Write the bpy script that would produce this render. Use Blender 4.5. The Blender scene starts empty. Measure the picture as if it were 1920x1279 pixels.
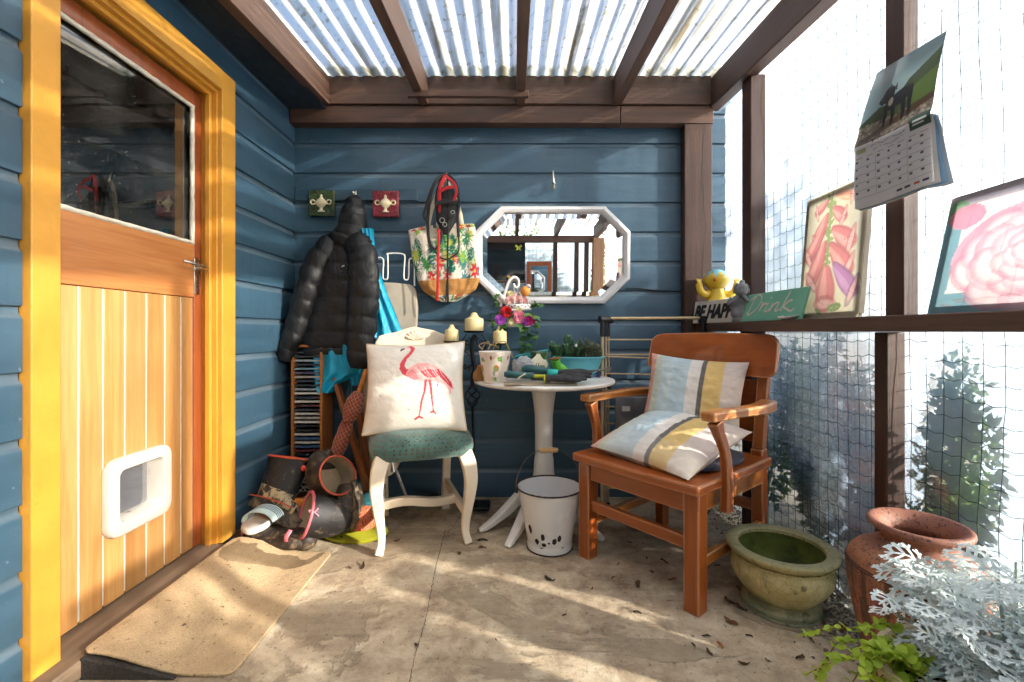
import bpy, math, random
import numpy as np
from mathutils import Vector, Matrix, Euler
from mathutils import noise as mnoise
random.seed(7); rng = np.random.default_rng(7)
S = bpy.context.scene
C = S.collection
PI = math.pi
R = math.radians

# ------------------------------------------------------------------ camera, sky, sun, exposure
EYE = 0.96; F = 853.3; CX = 964.0; CY = 621.0
cam_d = bpy.data.cameras.new('camera'); cam = bpy.data.objects.new('camera', cam_d); C.objects.link(cam)
cam.location = (0, 0, EYE); cam.rotation_euler = (R(90), 0, 0)
cam_d.sensor_width = 36; cam_d.lens = 36 * F / 1920
cam_d.shift_x = -(CX - 960) / 1920; cam_d.shift_y = -(639.5 - CY) / 1920
cam_d.clip_start = 0.02; cam_d.clip_end = 2000
S.camera = cam

SUN_EL = R(18.0); SUN_AZ = R(-27.0)            # azimuth measured from +X towards +Y: sun stands to the right, a little on the camera's side
sun_dir = Vector((math.cos(SUN_EL) * math.cos(SUN_AZ), math.cos(SUN_EL) * math.sin(SUN_AZ), math.sin(SUN_EL)))
W = bpy.data.worlds.new('World'); S.world = W; W.use_nodes = True
wn = W.node_tree.nodes; wl = W.node_tree.links
sky = wn.new('ShaderNodeTexSky'); sky.sky_type = 'NISHITA'; sky.sun_disc = False
sky.sun_elevation = SUN_EL; sky.sun_rotation = math.atan2(sun_dir.x, sun_dir.y)
sky.air_density = 1.0; sky.dust_density = 2.2; sky.ozone_density = 1.0
wl.new(sky.outputs[0], wn['Background'].inputs[0]); wn['Background'].inputs[1].default_value = 0.15
sun_d = bpy.data.lights.new('sun', 'SUN'); sun = bpy.data.objects.new('sun', sun_d); C.objects.link(sun)
sun_d.energy = 5.0; sun_d.angle = R(1.0); sun_d.color = (1.0, 0.9, 0.76)
sun.rotation_euler = (-sun_dir).to_track_quat('-Z', 'Y').to_euler(); sun.location = (6, -1, 5)
S.view_settings.view_transform = 'Standard'; S.view_settings.look = 'None'
S.view_settings.exposure = 2.2; S.view_settings.gamma = 1.0; S.view_settings.use_curve_mapping = False
cy = S.cycles
cy.use_denoising = True
try: cy.denoiser = 'OPENIMAGEDENOISE'
except Exception: pass
cy.max_bounces = 7; cy.diffuse_bounces = 4; cy.glossy_bounces = 4; cy.transmission_bounces = 4; cy.transparent_max_bounces = 10
cy.sample_clamp_indirect = 6.0; cy.caustics_reflective = False; cy.caustics_refractive = False
cy.use_adaptive_sampling = True; cy.adaptive_threshold = 0.03
cy.blur_glossy = 0.5

# ------------------------------------------------------------------ geometry helpers
def at(px, py, Y):
    """world point at depth Y seen at photo pixel (px, py)"""
    return Vector(((px - CX) / F * Y, Y, EYE - (py - CY) / F * Y))
def lin(c):
    if isinstance(c, str):
        c = c.lstrip('#'); c = [int(c[i:i+2], 16) / 255 for i in (0, 2, 4)]
    return tuple(x / 12.92 if x <= 0.04045 else ((x + 0.055) / 1.055) ** 2.4 for x in c[:3])
def nz(p, s=1.0, o=0.0):
    return mnoise.noise(Vector((p[0] * s + o, p[1] * s - o, p[2] * s + 2 * o)))

class MB:
    """collects shapes into one mesh"""
    def __init__(s): s.v = []; s.f = []; s.c = None
    def add(s, vs, fs):
        o = len(s.v); s.v.extend([tuple(p) for p in vs]); s.f.extend([tuple(i + o for i in q) for q in fs]); return s
    def box(s, a, b, M=None):
        x0, y0, z0 = a; x1, y1, z1 = b
        vs = [Vector(p) for p in ((x0,y0,z0),(x1,y0,z0),(x1,y1,z0),(x0,y1,z0),(x0,y0,z1),(x1,y0,z1),(x1,y1,z1),(x0,y1,z1))]
        if M is not None: vs = [M @ p for p in vs]
        return s.add(vs, [(0,3,2,1),(4,5,6,7),(0,1,5,4),(1,2,6,5),(2,3,7,6),(3,0,4,7)])
    def bar(s, p0, p1, w, h, up=(0,0,1)):
        """square bar from p0 to p1, w across, h along up"""
        p0 = Vector(p0); p1 = Vector(p1); d = p1 - p0; L = d.length; d.normalize()
        u = Vector(up); x = d.cross(u)
        if x.length < 1e-6: u = Vector((1,0,0)); x = d.cross(u)
        x.normalize(); u = x.cross(d)
        vs = []
        for t in (p0, p1):
            for a, b in ((-1,-1),(1,-1),(1,1),(-1,1)): vs.append(t + x * a * w / 2 + u * b * h / 2)
        return s.add(vs, [(3,2,1,0),(4,5,6,7),(0,1,5,4),(1,2,6,5),(2,3,7,6),(3,0,4,7)])
    def loft(s, secs, cap0=True, cap1=True, closed=True):
        n = len(secs[0]); vs = [p for q in secs for p in q]; fs = []
        m = n if closed else n - 1
        for i in range(len(secs) - 1):
            for j in range(m):
                k = (j + 1) % n; fs.append((i*n+j, i*n+k, (i+1)*n+k, (i+1)*n+j))
        if cap0: fs.append(tuple(range(n))[::-1])
        if cap1: fs.append(tuple((len(secs)-1)*n + j for j in range(n)))
        return s.add(vs, fs)
    def tube(s, pts, r, n=8, cap=True, flat=None, up=None, twist=0):
        """round tube through pts; r number or list; flat: (ratio) squashes along up"""
        P = [Vector(p) for p in pts]; N = len(P)
        rs = r if isinstance(r, (list, tuple)) else [r] * N
        T = []
        for i in range(N):
            d = P[min(i+1, N-1)] - P[max(i-1, 0)]
            T.append(d.normalized() if d.length > 1e-9 else Vector((0,0,1)))
        u = Vector(up) if up is not None else (Vector((0,0,1)) if abs(T[0].z) < 0.9 else Vector((1,0,0)))
        u = (u - T[0] * u.dot(T[0])).normalized(); secs = []
        for i in range(N):
            if up is not None:
                w = Vector(up); w = w - T[i] * w.dot(T[i])
                if w.length > 1e-4: u = w.normalized()
            else:
                u = u - T[i] * u.dot(T[i])
                if u.length < 1e-6: u = T[i].orthogonal()
                u.normalize()
            b = T[i].cross(u); fr = flat[i] if isinstance(flat, (list, tuple)) else (flat or 1)
            secs.append([P[i] + (b * math.cos(a) + u * math.sin(a) * fr) * rs[i] for a in (2*PI*k/n + twist for k in range(n))])
        return s.loft(secs, cap, cap)
    def lathe(s, prof, n=32, c=(0,0,0), cap0=False, cap1=False):
        secs = [[(c[0] + r * math.cos(2*PI*k/n), c[1] + r * math.sin(2*PI*k/n), c[2] + z) for k in range(n)] for r, z in prof]
        return s.loft(secs, cap0, cap1)
    def ball(s, c, r, n=16, m=10, M=None):
        r = r if isinstance(r, (tuple, list)) else (r, r, r); secs = []
        for i in range(m + 1):
            t = PI * (0.02 + 0.96 * i / m) - PI/2
            ring = [Vector((r[0]*math.cos(t)*math.cos(2*PI*k/n), r[1]*math.cos(t)*math.sin(2*PI*k/n), r[2]*math.sin(t))) for k in range(n)]
            if M is not None: ring = [M @ p for p in ring]
            secs.append([p + Vector(c) for p in ring])
        return s.loft(secs, True, True)
    def grid(s, fn, nu, nv):
        vs = [fn(i / nu, j / nv) for j in range(nv + 1) for i in range(nu + 1)]
        return s.add(vs, [(j*(nu+1)+i, j*(nu+1)+i+1, (j+1)*(nu+1)+i+1, (j+1)*(nu+1)+i) for j in range(nv) for i in range(nu)])
    def prism(s, poly, d, M=None):
        """polygon (list of 2D points) in local XZ extruded by d along Y"""
        n = len(poly); vs = [Vector((x, 0, z)) for x, z in poly] + [Vector((x, d, z)) for x, z in poly]
        if M is not None: vs = [M @ p for p in vs]
        return s.add(vs, [tuple(range(n)), tuple(range(2*n-1, n-1, -1))] + [(i, i+n, (i+1) % n + n, (i+1) % n) for i in range(n)])
    def xf(s, M):
        s.v = [tuple(M @ Vector(p)) for p in s.v]; return s
    def jitter(s, amp, sc=8.0, o=0.0):
        s.v = [(p[0] + amp*nz(p, sc, o), p[1] + amp*nz(p, sc, o+31), p[2] + amp*nz(p, sc, o+67)) for p in s.v]; return s
    def mesh(s, name, smooth=None):
        me = bpy.data.meshes.new(name); me.from_pydata(s.v, [], s.f); me.update()
        if smooth is not None:
            me.shade_smooth(); me.set_sharp_from_angle(angle=R(smooth))
        if s.c is not None:
            a = me.color_attributes.new('Col', 'FLOAT_COLOR', 'POINT')
            arr = np.ones((len(s.v), 4), np.float32); arr[:, :3] = s.c; a.data.foreach_set('color', arr.ravel())
        return me

def link(name, data, mat=None, parent=None):
    o = bpy.data.objects.new(name, data); C.objects.link(o)
    if mat is not None and data is not None:
        data.materials.clear(); data.materials.append(mat)
    if parent is not None: o.parent = parent
    return o
def part(name, mb, mat, parent=None, smooth=35, bevel=0, seg=2, world=True, sub=0, solid=0):
    """one mesh object; world=True: mb is in world space and gets moved into the parent's frame"""
    root = parent
    if parent is not None and world:
        M = Matrix.Identity(4); p = parent
        while p is not None: M = Matrix.LocRotScale(p.location, p.rotation_euler, p.scale) @ M; p = p.parent
        mb.xf(M.inverted())
    o = link(name, mb.mesh(name, smooth), mat, parent)
    if solid:
        m = o.modifiers.new('solid', 'SOLIDIFY'); m.thickness = solid; m.offset = 0
    if sub:
        m = o.modifiers.new('sub', 'SUBSURF'); m.levels = sub; m.render_levels = sub
    if bevel:
        m = o.modifiers.new('bevel', 'BEVEL'); m.width = bevel; m.segments = seg; m.limit_method = 'ANGLE'; m.angle_limit = R(40); m.harden_normals = False
    return o
def tag(o, label, cat, group=None):
    o['label'] = label; o['category'] = cat
    if group: o['group'] = group
    return o
def thing(name, label, cat, loc=(0,0,0), rotz=0, group=None):
    o = bpy.data.objects.new(name, None); C.objects.link(o); o.empty_display_size = 0.05
    o.location = loc; o.rotation_euler = (0, 0, rotz)
    return tag(o, label, cat, group)
def single(name, mb, mat, label, cat, loc=(0,0,0), group=None, **k):
    """a thing that is one mesh: mb in world space, origin moved to loc"""
    L = Vector(loc); mb.v = [tuple(Vector(p) - L) for p in mb.v]
    o = part(name, mb, mat, None, **k); o.location = L
    return tag(o, label, cat, group)
def struct(name, mb, mat, **k):
    o = part(name, mb, mat, None, **k); o['kind'] = 'structure'; return o
def TR(loc, rx=0, ry=0, rz=0, s=1):
    return Matrix.LocRotScale(Vector(loc), Euler((rx, ry, rz)), Vector((s, s, s)) if not isinstance(s, (tuple, list)) else Vector(s))
def spline(P, n=6):
    """Catmull-Rom through points"""
    P = [Vector(p) for p in P]; out = []
    for i in range(len(P) - 1):
        a = P[max(i-1, 0)]; b = P[i]; c = P[i+1]; d = P[min(i+2, len(P)-1)]
        for k in range(n):
            t = k / n
            out.append(0.5 * ((2*b) + (-a + c)*t + (2*a - 5*b + 4*c - d)*t*t + (-a + 3*b - 3*c + d)*t**3))
    out.append(P[-1]); return out
def lerpl(L, t):
    """list of numbers sampled at t in 0..1"""
    x = t * (len(L) - 1); i = min(int(x), len(L) - 2); return L[i] + (L[i+1] - L[i]) * (x - i)

# ------------------------------------------------------------------ a small painter: flat prints held as vertex colours
class Paint:
    def __init__(s, w, h, bg):
        s.w, s.h = w, h; s.a = np.empty((h, w, 3)); s.a[:] = lin(bg)
        s.X, s.Y = np.meshgrid((np.arange(w) + .5) / w, (np.arange(h) + .5) / h)
    def mask(s, m, col, al=1.0):
        col = np.array(lin(col) if isinstance(col, str) else col); m = (m * al)[..., None]; s.a = s.a * (1 - m) + col * m; return s
    def poly(s, pts, col, al=1.0):
        x, y = s.X, s.Y; m = np.zeros(x.shape, bool); n = len(pts)
        for i in range(n):
            x0, y0 = pts[i]; x1, y1 = pts[(i+1) % n]
            if y0 == y1: continue
            cnd = ((y0 > y) != (y1 > y)) & (x < (x1 - x0) * (y - y0) / (y1 - y0) + x0); m ^= cnd
        return s.mask(m.astype(float), col, al)
    def ell(s, cx, cy, rx, ry, col, rot=0, al=1.0, soft=0.0):
        dx, dy = s.X - cx, s.Y - cy; c, q = math.cos(rot), math.sin(rot)
        d = np.sqrt(((dx*c + dy*q) / rx)**2 + ((-dx*q + dy*c) / ry)**2)
        m = np.clip((1 - d) / soft, 0, 1) if soft else (d < 1).astype(float)
        return s.mask(m, col, al)
    def line(s, pts, w, col, al=1.0, asp=1.0):
        ws = w if isinstance(w, (list, tuple)) else [w] * len(pts); m = np.zeros(s.X.shape, bool)
        for i in range(len(pts) - 1):
            (x0, y0), (x1, y1) = pts[i], pts[i+1]; dx, dy = x1 - x0, (y1 - y0) * asp; L = dx*dx + dy*dy + 1e-12
            t = np.clip(((s.X - x0)*dx + (s.Y - y0)*asp*dy) / L, 0, 1)
            d = np.hypot(s.X - x0 - t*dx, (s.Y - y0)*asp - t*dy); m |= d < (ws[i] + (ws[i+1] - ws[i]) * t) / 2
        return s.mask(m.astype(float), col, al)
    def fuzz(s, amt, sc=6, seed=0):
        r = np.random.default_rng(seed); f = np.zeros((s.h, s.w))
        for k in (1, 2, 4):
            g = r.random((sc*k + 2, sc*k + 2)); yi = s.Y * sc*k; xi = s.X * sc*k
            y0 = yi.astype(int); x0 = xi.astype(int); fy = yi - y0; fx = xi - x0
            fy = fy*fy*(3-2*fy); fx = fx*fx*(3-2*fx)
            f += (g[y0, x0]*(1-fx)*(1-fy) + g[y0, x0+1]*fx*(1-fy) + g[y0+1, x0]*(1-fx)*fy + g[y0+1, x0+1]*fx*fy - .5) / k
        s.a = np.clip(s.a * (1 + amt * f[..., None]), 0, 1); s.f = f; return s
    def at(s, U, V):
        U = np.clip(np.asarray(U), 0, .9999); V = np.clip(np.asarray(V), 0, .9999)
        return s.a[(V * s.h).astype(int), (U * s.w).astype(int)]

def painted_sheet(paint, fn, nu, nv):
    """grid mesh whose vertices carry the print; fn(u, v) -> point"""
    mb = MB().grid(fn, nu, nv)
    U = np.tile(np.linspace(0, 1, nu + 1), nv + 1); V = np.repeat(np.linspace(0, 1, nv + 1), nu + 1)
    mb.c = paint.at(U, V); return mb

# ------------------------------------------------------------------ materials
class NT:
    def __init__(s, name):
        s.m = bpy.data.materials.new(name); s.m.use_nodes = True; s.t = s.m.node_tree; s.n = s.t.nodes; s.b = s.n['Principled BSDF']; s.out = s.n['Material Output']
    def new(s, ty, **k):
        n = s.n.new('ShaderNode' + ty)
        for a, b in k.items(): setattr(n, a, b)
        return n
    def put(s, sock, v):
        if hasattr(v, 'is_output') or isinstance(v, bpy.types.NodeSocket): s.t.links.new(v, sock)
        elif isinstance(v, (tuple, list)) and len(v) == 3 and sock.type == 'RGBA': sock.default_value = (*v, 1)
        else: sock.default_value = v
    def coord(s, scale=(1,1,1), rot=(0,0,0), kind='Object', shift=True):
        tc = s.new('TexCoord'); mp = s.new('Mapping'); s.t.links.new(tc.outputs[kind], mp.inputs[0])
        mp.inputs['Scale'].default_value = scale; mp.inputs['Rotation'].default_value = rot
        if shift:
            oi = s.new('ObjectInfo'); mu = s.math('MULTIPLY', oi.outputs['Random'], 37.0)
            cb = s.new('CombineXYZ')
            for i in range(3): s.t.links.new(mu, cb.inputs[i])
            s.t.links.new(cb.outputs[0], mp.inputs['Location'])
        return mp.outputs[0]
    def noise(s, vec, scale=5, detail=4, rough=.55, dist=0):
        n = s.new('TexNoise'); s.t.links.new(vec, n.inputs['Vector']); n.inputs['Scale'].default_value = scale
        n.inputs['Detail'].default_value = detail; n.inputs['Roughness'].default_value = rough; n.inputs['Distortion'].default_value = dist
        return n.outputs['Fac']
    def vor(s, vec, scale=5, feature='F1', out='Distance', rnd=1.0):
        n = s.new('TexVoronoi', feature=feature); s.t.links.new(vec, n.inputs['Vector']); n.inputs['Scale'].default_value = scale
        n.inputs['Randomness'].default_value = rnd; return n.outputs[out]
    def math(s, op, a, b=0.0, clamp=False):
        n = s.new('Math', operation=op, use_clamp=clamp); s.put(n.inputs[0], a); s.put(n.inputs[1], b); return n.outputs[0]
    def ramp(s, fac, stops, interp='LINEAR'):
        n = s.new('ValToRGB'); s.t.links.new(fac, n.inputs[0]); cr = n.color_ramp; cr.interpolation = interp
        while len(cr.elements) < len(stops): cr.elements.new(0.5)
        for e, (p, c) in zip(cr.elements, stops):
            e.position = p; e.color = (*c, 1) if isinstance(c, (tuple, list)) else (c, c, c, 1)
        return n.outputs[0]
    def rng(s, fac, a, b, c=0.0, d=1.0):
        n = s.new('MapRange'); s.put(n.inputs[0], fac)
        for i, v in zip((1,2,3,4), (a, b, c, d)): n.inputs[i].default_value = v
        return n.outputs[0]
    def mix(s, fac, a, b, blend='MIX'):
        n = s.new('Mix', data_type='RGBA', blend_type=blend); s.put(n.inputs[0], fac); s.put(n.inputs[6], a); s.put(n.inputs[7], b); return n.outputs[2]
    def bump(s, h, strength=.3, dist=.01, prev=None):
        n = s.new('Bump'); n.inputs['Strength'].default_value = strength; n.inputs['Distance'].default_value = dist; s.put(n.inputs['Height'], h)
        if prev is not None: s.t.links.new(prev, n.inputs['Normal'])
        s.t.links.new(n.outputs[0], s.b.inputs['Normal']); return n.outputs[0]
    def set(s, **k):
        names = dict(col='Base Color', rough='Roughness', metal='Metallic', spec='Specular IOR Level', coat='Coat Weight', coatr='Coat Roughness', sheen='Sheen Weight', alpha='Alpha', ior='IOR', trans='Transmission Weight', emit='Emission Color', emits='Emission Strength')
        for a, b in k.items(): s.put(s.b.inputs[names[a]], b)
        return s
def vary(c, k): return tuple(min(1, x * k) for x in c)

def M_plain(name, col, rough=.5, var=.18, scale=9, bump=0.0, bscale=60, dirt=None, dirt_amt=.5, dirt_scale=6, metal=0, coat=0, spec=.5, rand=0.0, sheen=0, bdist=.004):
    t = NT(name); c = lin(col); v = t.coord()
    f = t.noise(v, scale, 5); out = t.ramp(f, [(.3, vary(c, 1 - var)), (.7, vary(c, 1 + var))])
    if rand:
        oi = t.new('ObjectInfo'); k = t.rng(oi.outputs['Random'], 0, 1, 1 - rand, 1 + rand); cc = t.new('CombineXYZ')
        for i in range(3): t.t.links.new(k, cc.inputs[i])
        out = t.mix(1.0, out, cc.outputs[0], 'MULTIPLY')
    if dirt:
        d = t.noise(v, dirt_scale, 8, .7, .4); d = t.ramp(d, [(1 - dirt_amt - .02, 0.0), (1 - dirt_amt + .1, 1.0)]); out = t.mix(d, out, lin(dirt))
    rr = t.rng(t.noise(v, scale * 2.3, 3), .3, .7, max(0, rough - .08), min(1, rough + .1))
    t.set(col=out, rough=rr, metal=metal, coat=coat, spec=spec, sheen=sheen)
    if bump: t.bump(t.noise(v, bscale, 4), bump, bdist)
    return t.m
def M_wood(name, c0, c1, axis='Z', rough=.5, scale=26, stretch=.07, bump=.25, coat=0, wear=None, wear_amt=.35, rand=.12, rings=0.5, spec=.5, wscale=9, edge=None):
    """grain runs along axis"""
    t = NT(name); sc = [1, 1, 1]; sc['XYZ'.index(axis)] = stretch; v = t.coord(tuple(sc)); v0 = t.coord()
    f = t.noise(v, scale, 6, .6, .6); g = t.noise(v, scale * 5, 3, .6)
    h = t.math('ADD', t.math('MULTIPLY', f, .75), t.math('MULTIPLY', g, .25))
    out = t.ramp(h, [(.28, lin(c0)), (.5, tuple((a + b) / 2 for a, b in zip(lin(c0), lin(c1)))), (.72, lin(c1))])
    if rand:
        oi = t.new('ObjectInfo'); k = t.rng(oi.outputs['Random'], 0, 1, 1 - rand, 1 + rand); cc = t.new('CombineXYZ')
        for i in range(3): t.t.links.new(k, cc.inputs[i])
        out = t.mix(1.0, out, cc.outputs[0], 'MULTIPLY')
    rr = t.rng(f, .3, .7, rough - .08, rough + .1)
    if wear:
        d = t.noise(v, wscale, 7, .75, .3); d = t.ramp(d, [(1 - wear_amt, 0.0), (1 - wear_amt + .07, 1.0)]); out = t.mix(d, out, lin(wear))
    if edge:   # finish rubbed off along the arrises
        bv = t.new('Bevel', samples=4); bv.inputs[0].default_value = .008; ge = t.new('NewGeometry'); dp = t.new('VectorMath', operation='DOT_PRODUCT'); t.t.links.new(bv.outputs[0], dp.inputs[0]); t.t.links.new(ge.outputs['Normal'], dp.inputs[1])
        em = t.math('MULTIPLY', t.rng(dp.outputs['Value'], .995, .92, 0, 1), t.ramp(t.noise(v0, 16, 6, .7), [(.30, 0.0), (.44, 1.0)])); out = t.mix(t.math('MULTIPLY', em, .95), out, lin(edge))
    t.set(col=out, rough=rr, coat=coat, spec=spec)
    t.bump(h, bump, .003); return t.m
def M_vcol(name, rough=.6, transl=0.0, bump=0.0, bscale=200, spec=.3, coat=0, grit=0.0, gcol='#3a2c1e', gscale=60):
    t = NT(name); a = t.new('VertexColor', layer_name='Col'); v = t.coord(shift=False)
    col = t.mix(t.rng(t.noise(v, 14, 5), .3, .7, 0, .12), a.outputs[0], (0.25, 0.2, 0.15), 'MULTIPLY')
    if grit:
        col = t.mix(t.rng(t.noise(v, 330, 2), .3, .7, 0, .45), col, (.12, .08, .05), 'MULTIPLY')
        g = t.ramp(t.noise(v, gscale, 5, .7), [(1 - grit - .05, 0.0), (1 - grit + .02, 1.0)]); col = t.mix(t.math('MULTIPLY', g, .75), col, lin(gcol))
    t.set(col=col, rough=rough, spec=spec, coat=coat)
    if bump: t.bump(t.noise(v, bscale, 3), bump, .002)
    if transl:
        tr = t.new('BsdfTranslucent'); t.t.links.new(col, tr.inputs[0]); mx = t.new('MixShader'); mx.inputs[0].default_value = transl
        t.t.links.new(t.b.outputs[0], mx.inputs[1]); t.t.links.new(tr.outputs[0], mx.inputs[2]); t.t.links.new(mx.outputs[0], t.out.inputs[0])
    return t.m
def M_leaf(name, col, col2, rough=.5, transl=.35, rand=.3):
    t = NT(name); oi = t.new('ObjectInfo'); v = t.coord(); g = t.new('NewGeometry')
    k = t.math('ADD', t.math('MULTIPLY', oi.outputs['Random'], .5), t.math('MULTIPLY', t.noise(v, 9, 3), .5))
    k = t.math('ADD', t.math('MULTIPLY', k, .6), t.math('MULTIPLY', g.outputs['Random Per Island'], .4))
    col = t.ramp(k, [(.2, lin(col)), (.8, lin(col2))]); t.set(col=col, rough=rough, spec=.35)
    tr = t.new('BsdfTranslucent'); t.t.links.new(col, tr.inputs[0]); mx = t.new('MixShader'); mx.inputs[0].default_value = transl
    t.t.links.new(t.b.outputs[0], mx.inputs[1]); t.t.links.new(tr.outputs[0], mx.inputs[2]); t.t.links.new(mx.outputs[0], t.out.inputs[0])
    return t.m
# ------------------------------------------------------------------ shared materials
YB = 2.64; XL = -1.278; PITCH = 0.170; Z0 = 0.004
m_blue = None
def mk_blue(name, axis):
    t = NT(name); sc = [1, 1, 1]; sc['XYZ'.index(axis)] = .12; v = t.coord(tuple(sc)); v0 = t.coord()
    f = t.noise(v, 30, 5); big = t.noise(v0, 2.2, 4)
    col = t.ramp(t.math('ADD', t.math('MULTIPLY', f, .45), t.math('MULTIPLY', big, .55)), [(.3, lin('#2c4859')), (.7, lin('#3f5d72'))])
    spots = t.noise(v0, 55, 2, .5); sp = t.ramp(spots, [(.735, 0.0), (.755, 1.0)])
    col = t.mix(t.math('MULTIPLY', sp, .35), col, lin('#8fa3b3'))
    g = t.ramp(t.noise(v, 9, 7, .7), [(.58, 0.0), (.8, 1.0)]); col = t.mix(t.math('MULTIPLY', g, .25), col, lin('#5a6a74'))
    # light caught by each board's scooped top, painted in as a pale dusty band
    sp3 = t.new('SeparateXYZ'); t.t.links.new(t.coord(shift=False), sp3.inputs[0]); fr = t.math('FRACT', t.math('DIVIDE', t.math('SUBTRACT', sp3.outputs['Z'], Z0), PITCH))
    glint_dust = t.math('MULTIPLY', t.ramp(fr, [(.80, 0.0), (.84, 1.0), (.93, 1.0), (1.0, .2)]), t.ramp(t.noise(v, 7, 6, .7), [(.38, .05), (.62, .36)])); col = t.mix(glint_dust, col, lin('#8a949b'))
    stk = t.ramp(t.noise(t.coord((1, 1, .10), shift=False), 24, 6, .7), [(.56, 0.0), (.72, .28)]); col = t.mix(stk, col, lin('#1c2c39'))
    t.set(col=col, rough=t.rng(f, .3, .7, .34, .55), spec=.5)
    b = t.bump(t.math('ADD', f, t.math('MULTIPLY', spots, .6)), .35, .003); return t.m
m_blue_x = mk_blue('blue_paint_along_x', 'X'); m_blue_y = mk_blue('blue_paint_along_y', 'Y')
m_yellow = M_plain('ochre_gloss_paint', '#d4983a', .36, .10, 5, .3, 60, dirt='#8a6a2c', dirt_amt=.12, dirt_scale=16)
m_beam_y = M_wood('brown_stain_beam_y', '#3d2a20', '#6d5040', 'Y', .6, 34, .05, .5, wear='#8a6a50', wear_amt=.33, rand=.15)
m_beam_x = M_wood('brown_stain_beam_x', '#3a271d', '#65483a', 'X', .6, 34, .05, .5, wear='#7d5236', wear_amt=.3, rand=.15)
m_beam_z = M_wood('brown_stain_post_z', '#281810', '#4c2e20', 'Z', .55, 34, .05, .5, wear='#7a4e36', wear_amt=.3, rand=.15)

def mk_concrete():
    t = NT('old_concrete'); v = t.coord(shift=False)
    a = t.noise(v, 2.2, 9, .66, .4); b = t.noise(v, 11, 9, .75, .3); c = t.noise(v, 60, 4, .6)
    h = t.math('ADD', t.math('MULTIPLY', a, .5), t.math('MULTIPLY', b, .5))
    col = t.ramp(h, [(.37, lin('#6a5a48')), (.45, lin('#998670')), (.53, lin('#b8a68c')), (.63, lin('#d6c9b0'))])
    # worn patches where the skim coat has come off
    p = t.ramp(t.noise(t.coord((1, 1.6, 1), shift=False), 1.25, 9, .62, .6), [(.535, 0.0), (.548, 1.0)]); col = t.mix(t.math('MULTIPLY', p, .6), col, lin('#857661'))
    # dark stains and grit
    s = t.ramp(t.noise(v, 4.2, 9, .75, .5), [(.6, 0.0), (.72, 1.0)]); col = t.mix(t.math('MULTIPLY', s, .6), col, lin('#463827'))
    g = t.ramp(t.noise(v, 70, 3, .6), [(.62, 0.0), (.68, 1.0)]); col = t.mix(t.math('MULTIPLY', g, .65), col, lin('#4a3a2a'))
    k = t.ramp(t.noise(v, 38, 3, .6), [(.7, 0.0), (.76, 1.0)]); col = t.mix(t.math('MULTIPLY', k, .45), col, lin('#d8cdb8'))
    # streaks of the trowel
    w = t.noise(t.coord((.4, 3, 1), (0, 0, .35), shift=False), 9, 6, .6); col = t.mix(t.rng(w, .35, .7, 0, .22), col, lin('#d2c3a6'))
    t.set(col=col, rough=t.rng(b, .3, .7, .7, .92), spec=.3)
    hh = t.math('ADD', t.math('ADD', t.math('MULTIPLY', b, .8), t.math('MULTIPLY', c, .4)), t.math('MULTIPLY', p, -.5)); t.bump(hh, .8, .008); return t.m
m_concrete = mk_concrete()

# ------------------------------------------------------------------ ground and floor
t = NT('garden_gravel_ground'); v = t.coord(shift=False)
t.set(col=t.ramp(t.noise(v, 3, 8, .7), [(.3, lin('#8c8676')), (.7, lin('#c9c3b3'))]), rough=.95); t.bump(t.noise(v, 60, 4), .6, .02)
m_ground = t.m
struct('ground', MB().grid(lambda u, v: ((u - .5) * 400, (v - .5) * 400, -.06), 4, 4), m_ground)
def floor_pt(u, v):
    x = -1.45 + u * 2.55; y = -2.6 + v * 5.3
    if u > .999: x += .05 * nz((0, y, 0), 6) + .02 * nz((0, y, 0), 25)
    e = 0.003 * nz((x, y, 0), 3)
    return (x, y, 0.0 + e - (.02 if u > .999 else 0))
fl = struct('concrete_floor', MB().grid(floor_pt, 60, 120), m_concrete)
m_crack = M_plain('crack_dark', '#241c14', .95, .3)
def ribbon(pts, w, z, lift=0):
    mb = MB(); vs = []; fs = []
    for i, p in enumerate(pts):
        p = Vector(p); q = Vector(pts[min(i+1, len(pts)-1)]) - Vector(pts[max(i-1, 0)]); q = Vector((-q.y, q.x, 0)).normalized()
        ww = w * (.5 + abs(nz((p.x * 40, p.y * 40, i), 1)) * 1.8)
        zz = z + .003 * nz((p.x, p.y, 0), 3)
        vs += [(p.x - q.x*ww, p.y - q.y*ww, zz), (p.x + q.x*ww, p.y + q.y*ww, zz)]
        if i: fs.append((2*i-2, 2*i-1, 2*i+1, 2*i))
    return mb.add(vs, fs)
def crack(pix, w, seed):
    P = [at(px, py, F * EYE / (py - CY)) for px, py in pix]; P = spline(P, 14)
    P = [(p.x + .006 * nz((i * .7, seed, 0)), p.y + .006 * nz((seed, i * .7, 3)), 0) for i, p in enumerate(P)]
    return part('crack', ribbon(P, w, .0012), m_crack, fl, smooth=None)
crack([(835, 995), (818, 1060), (810, 1100), (797, 1165), (778, 1230), (768, 1279), (750, 1350)], .0011, 1)
crack([(830, 1010), (852, 985), (868, 955)], .0007, 5)

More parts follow.
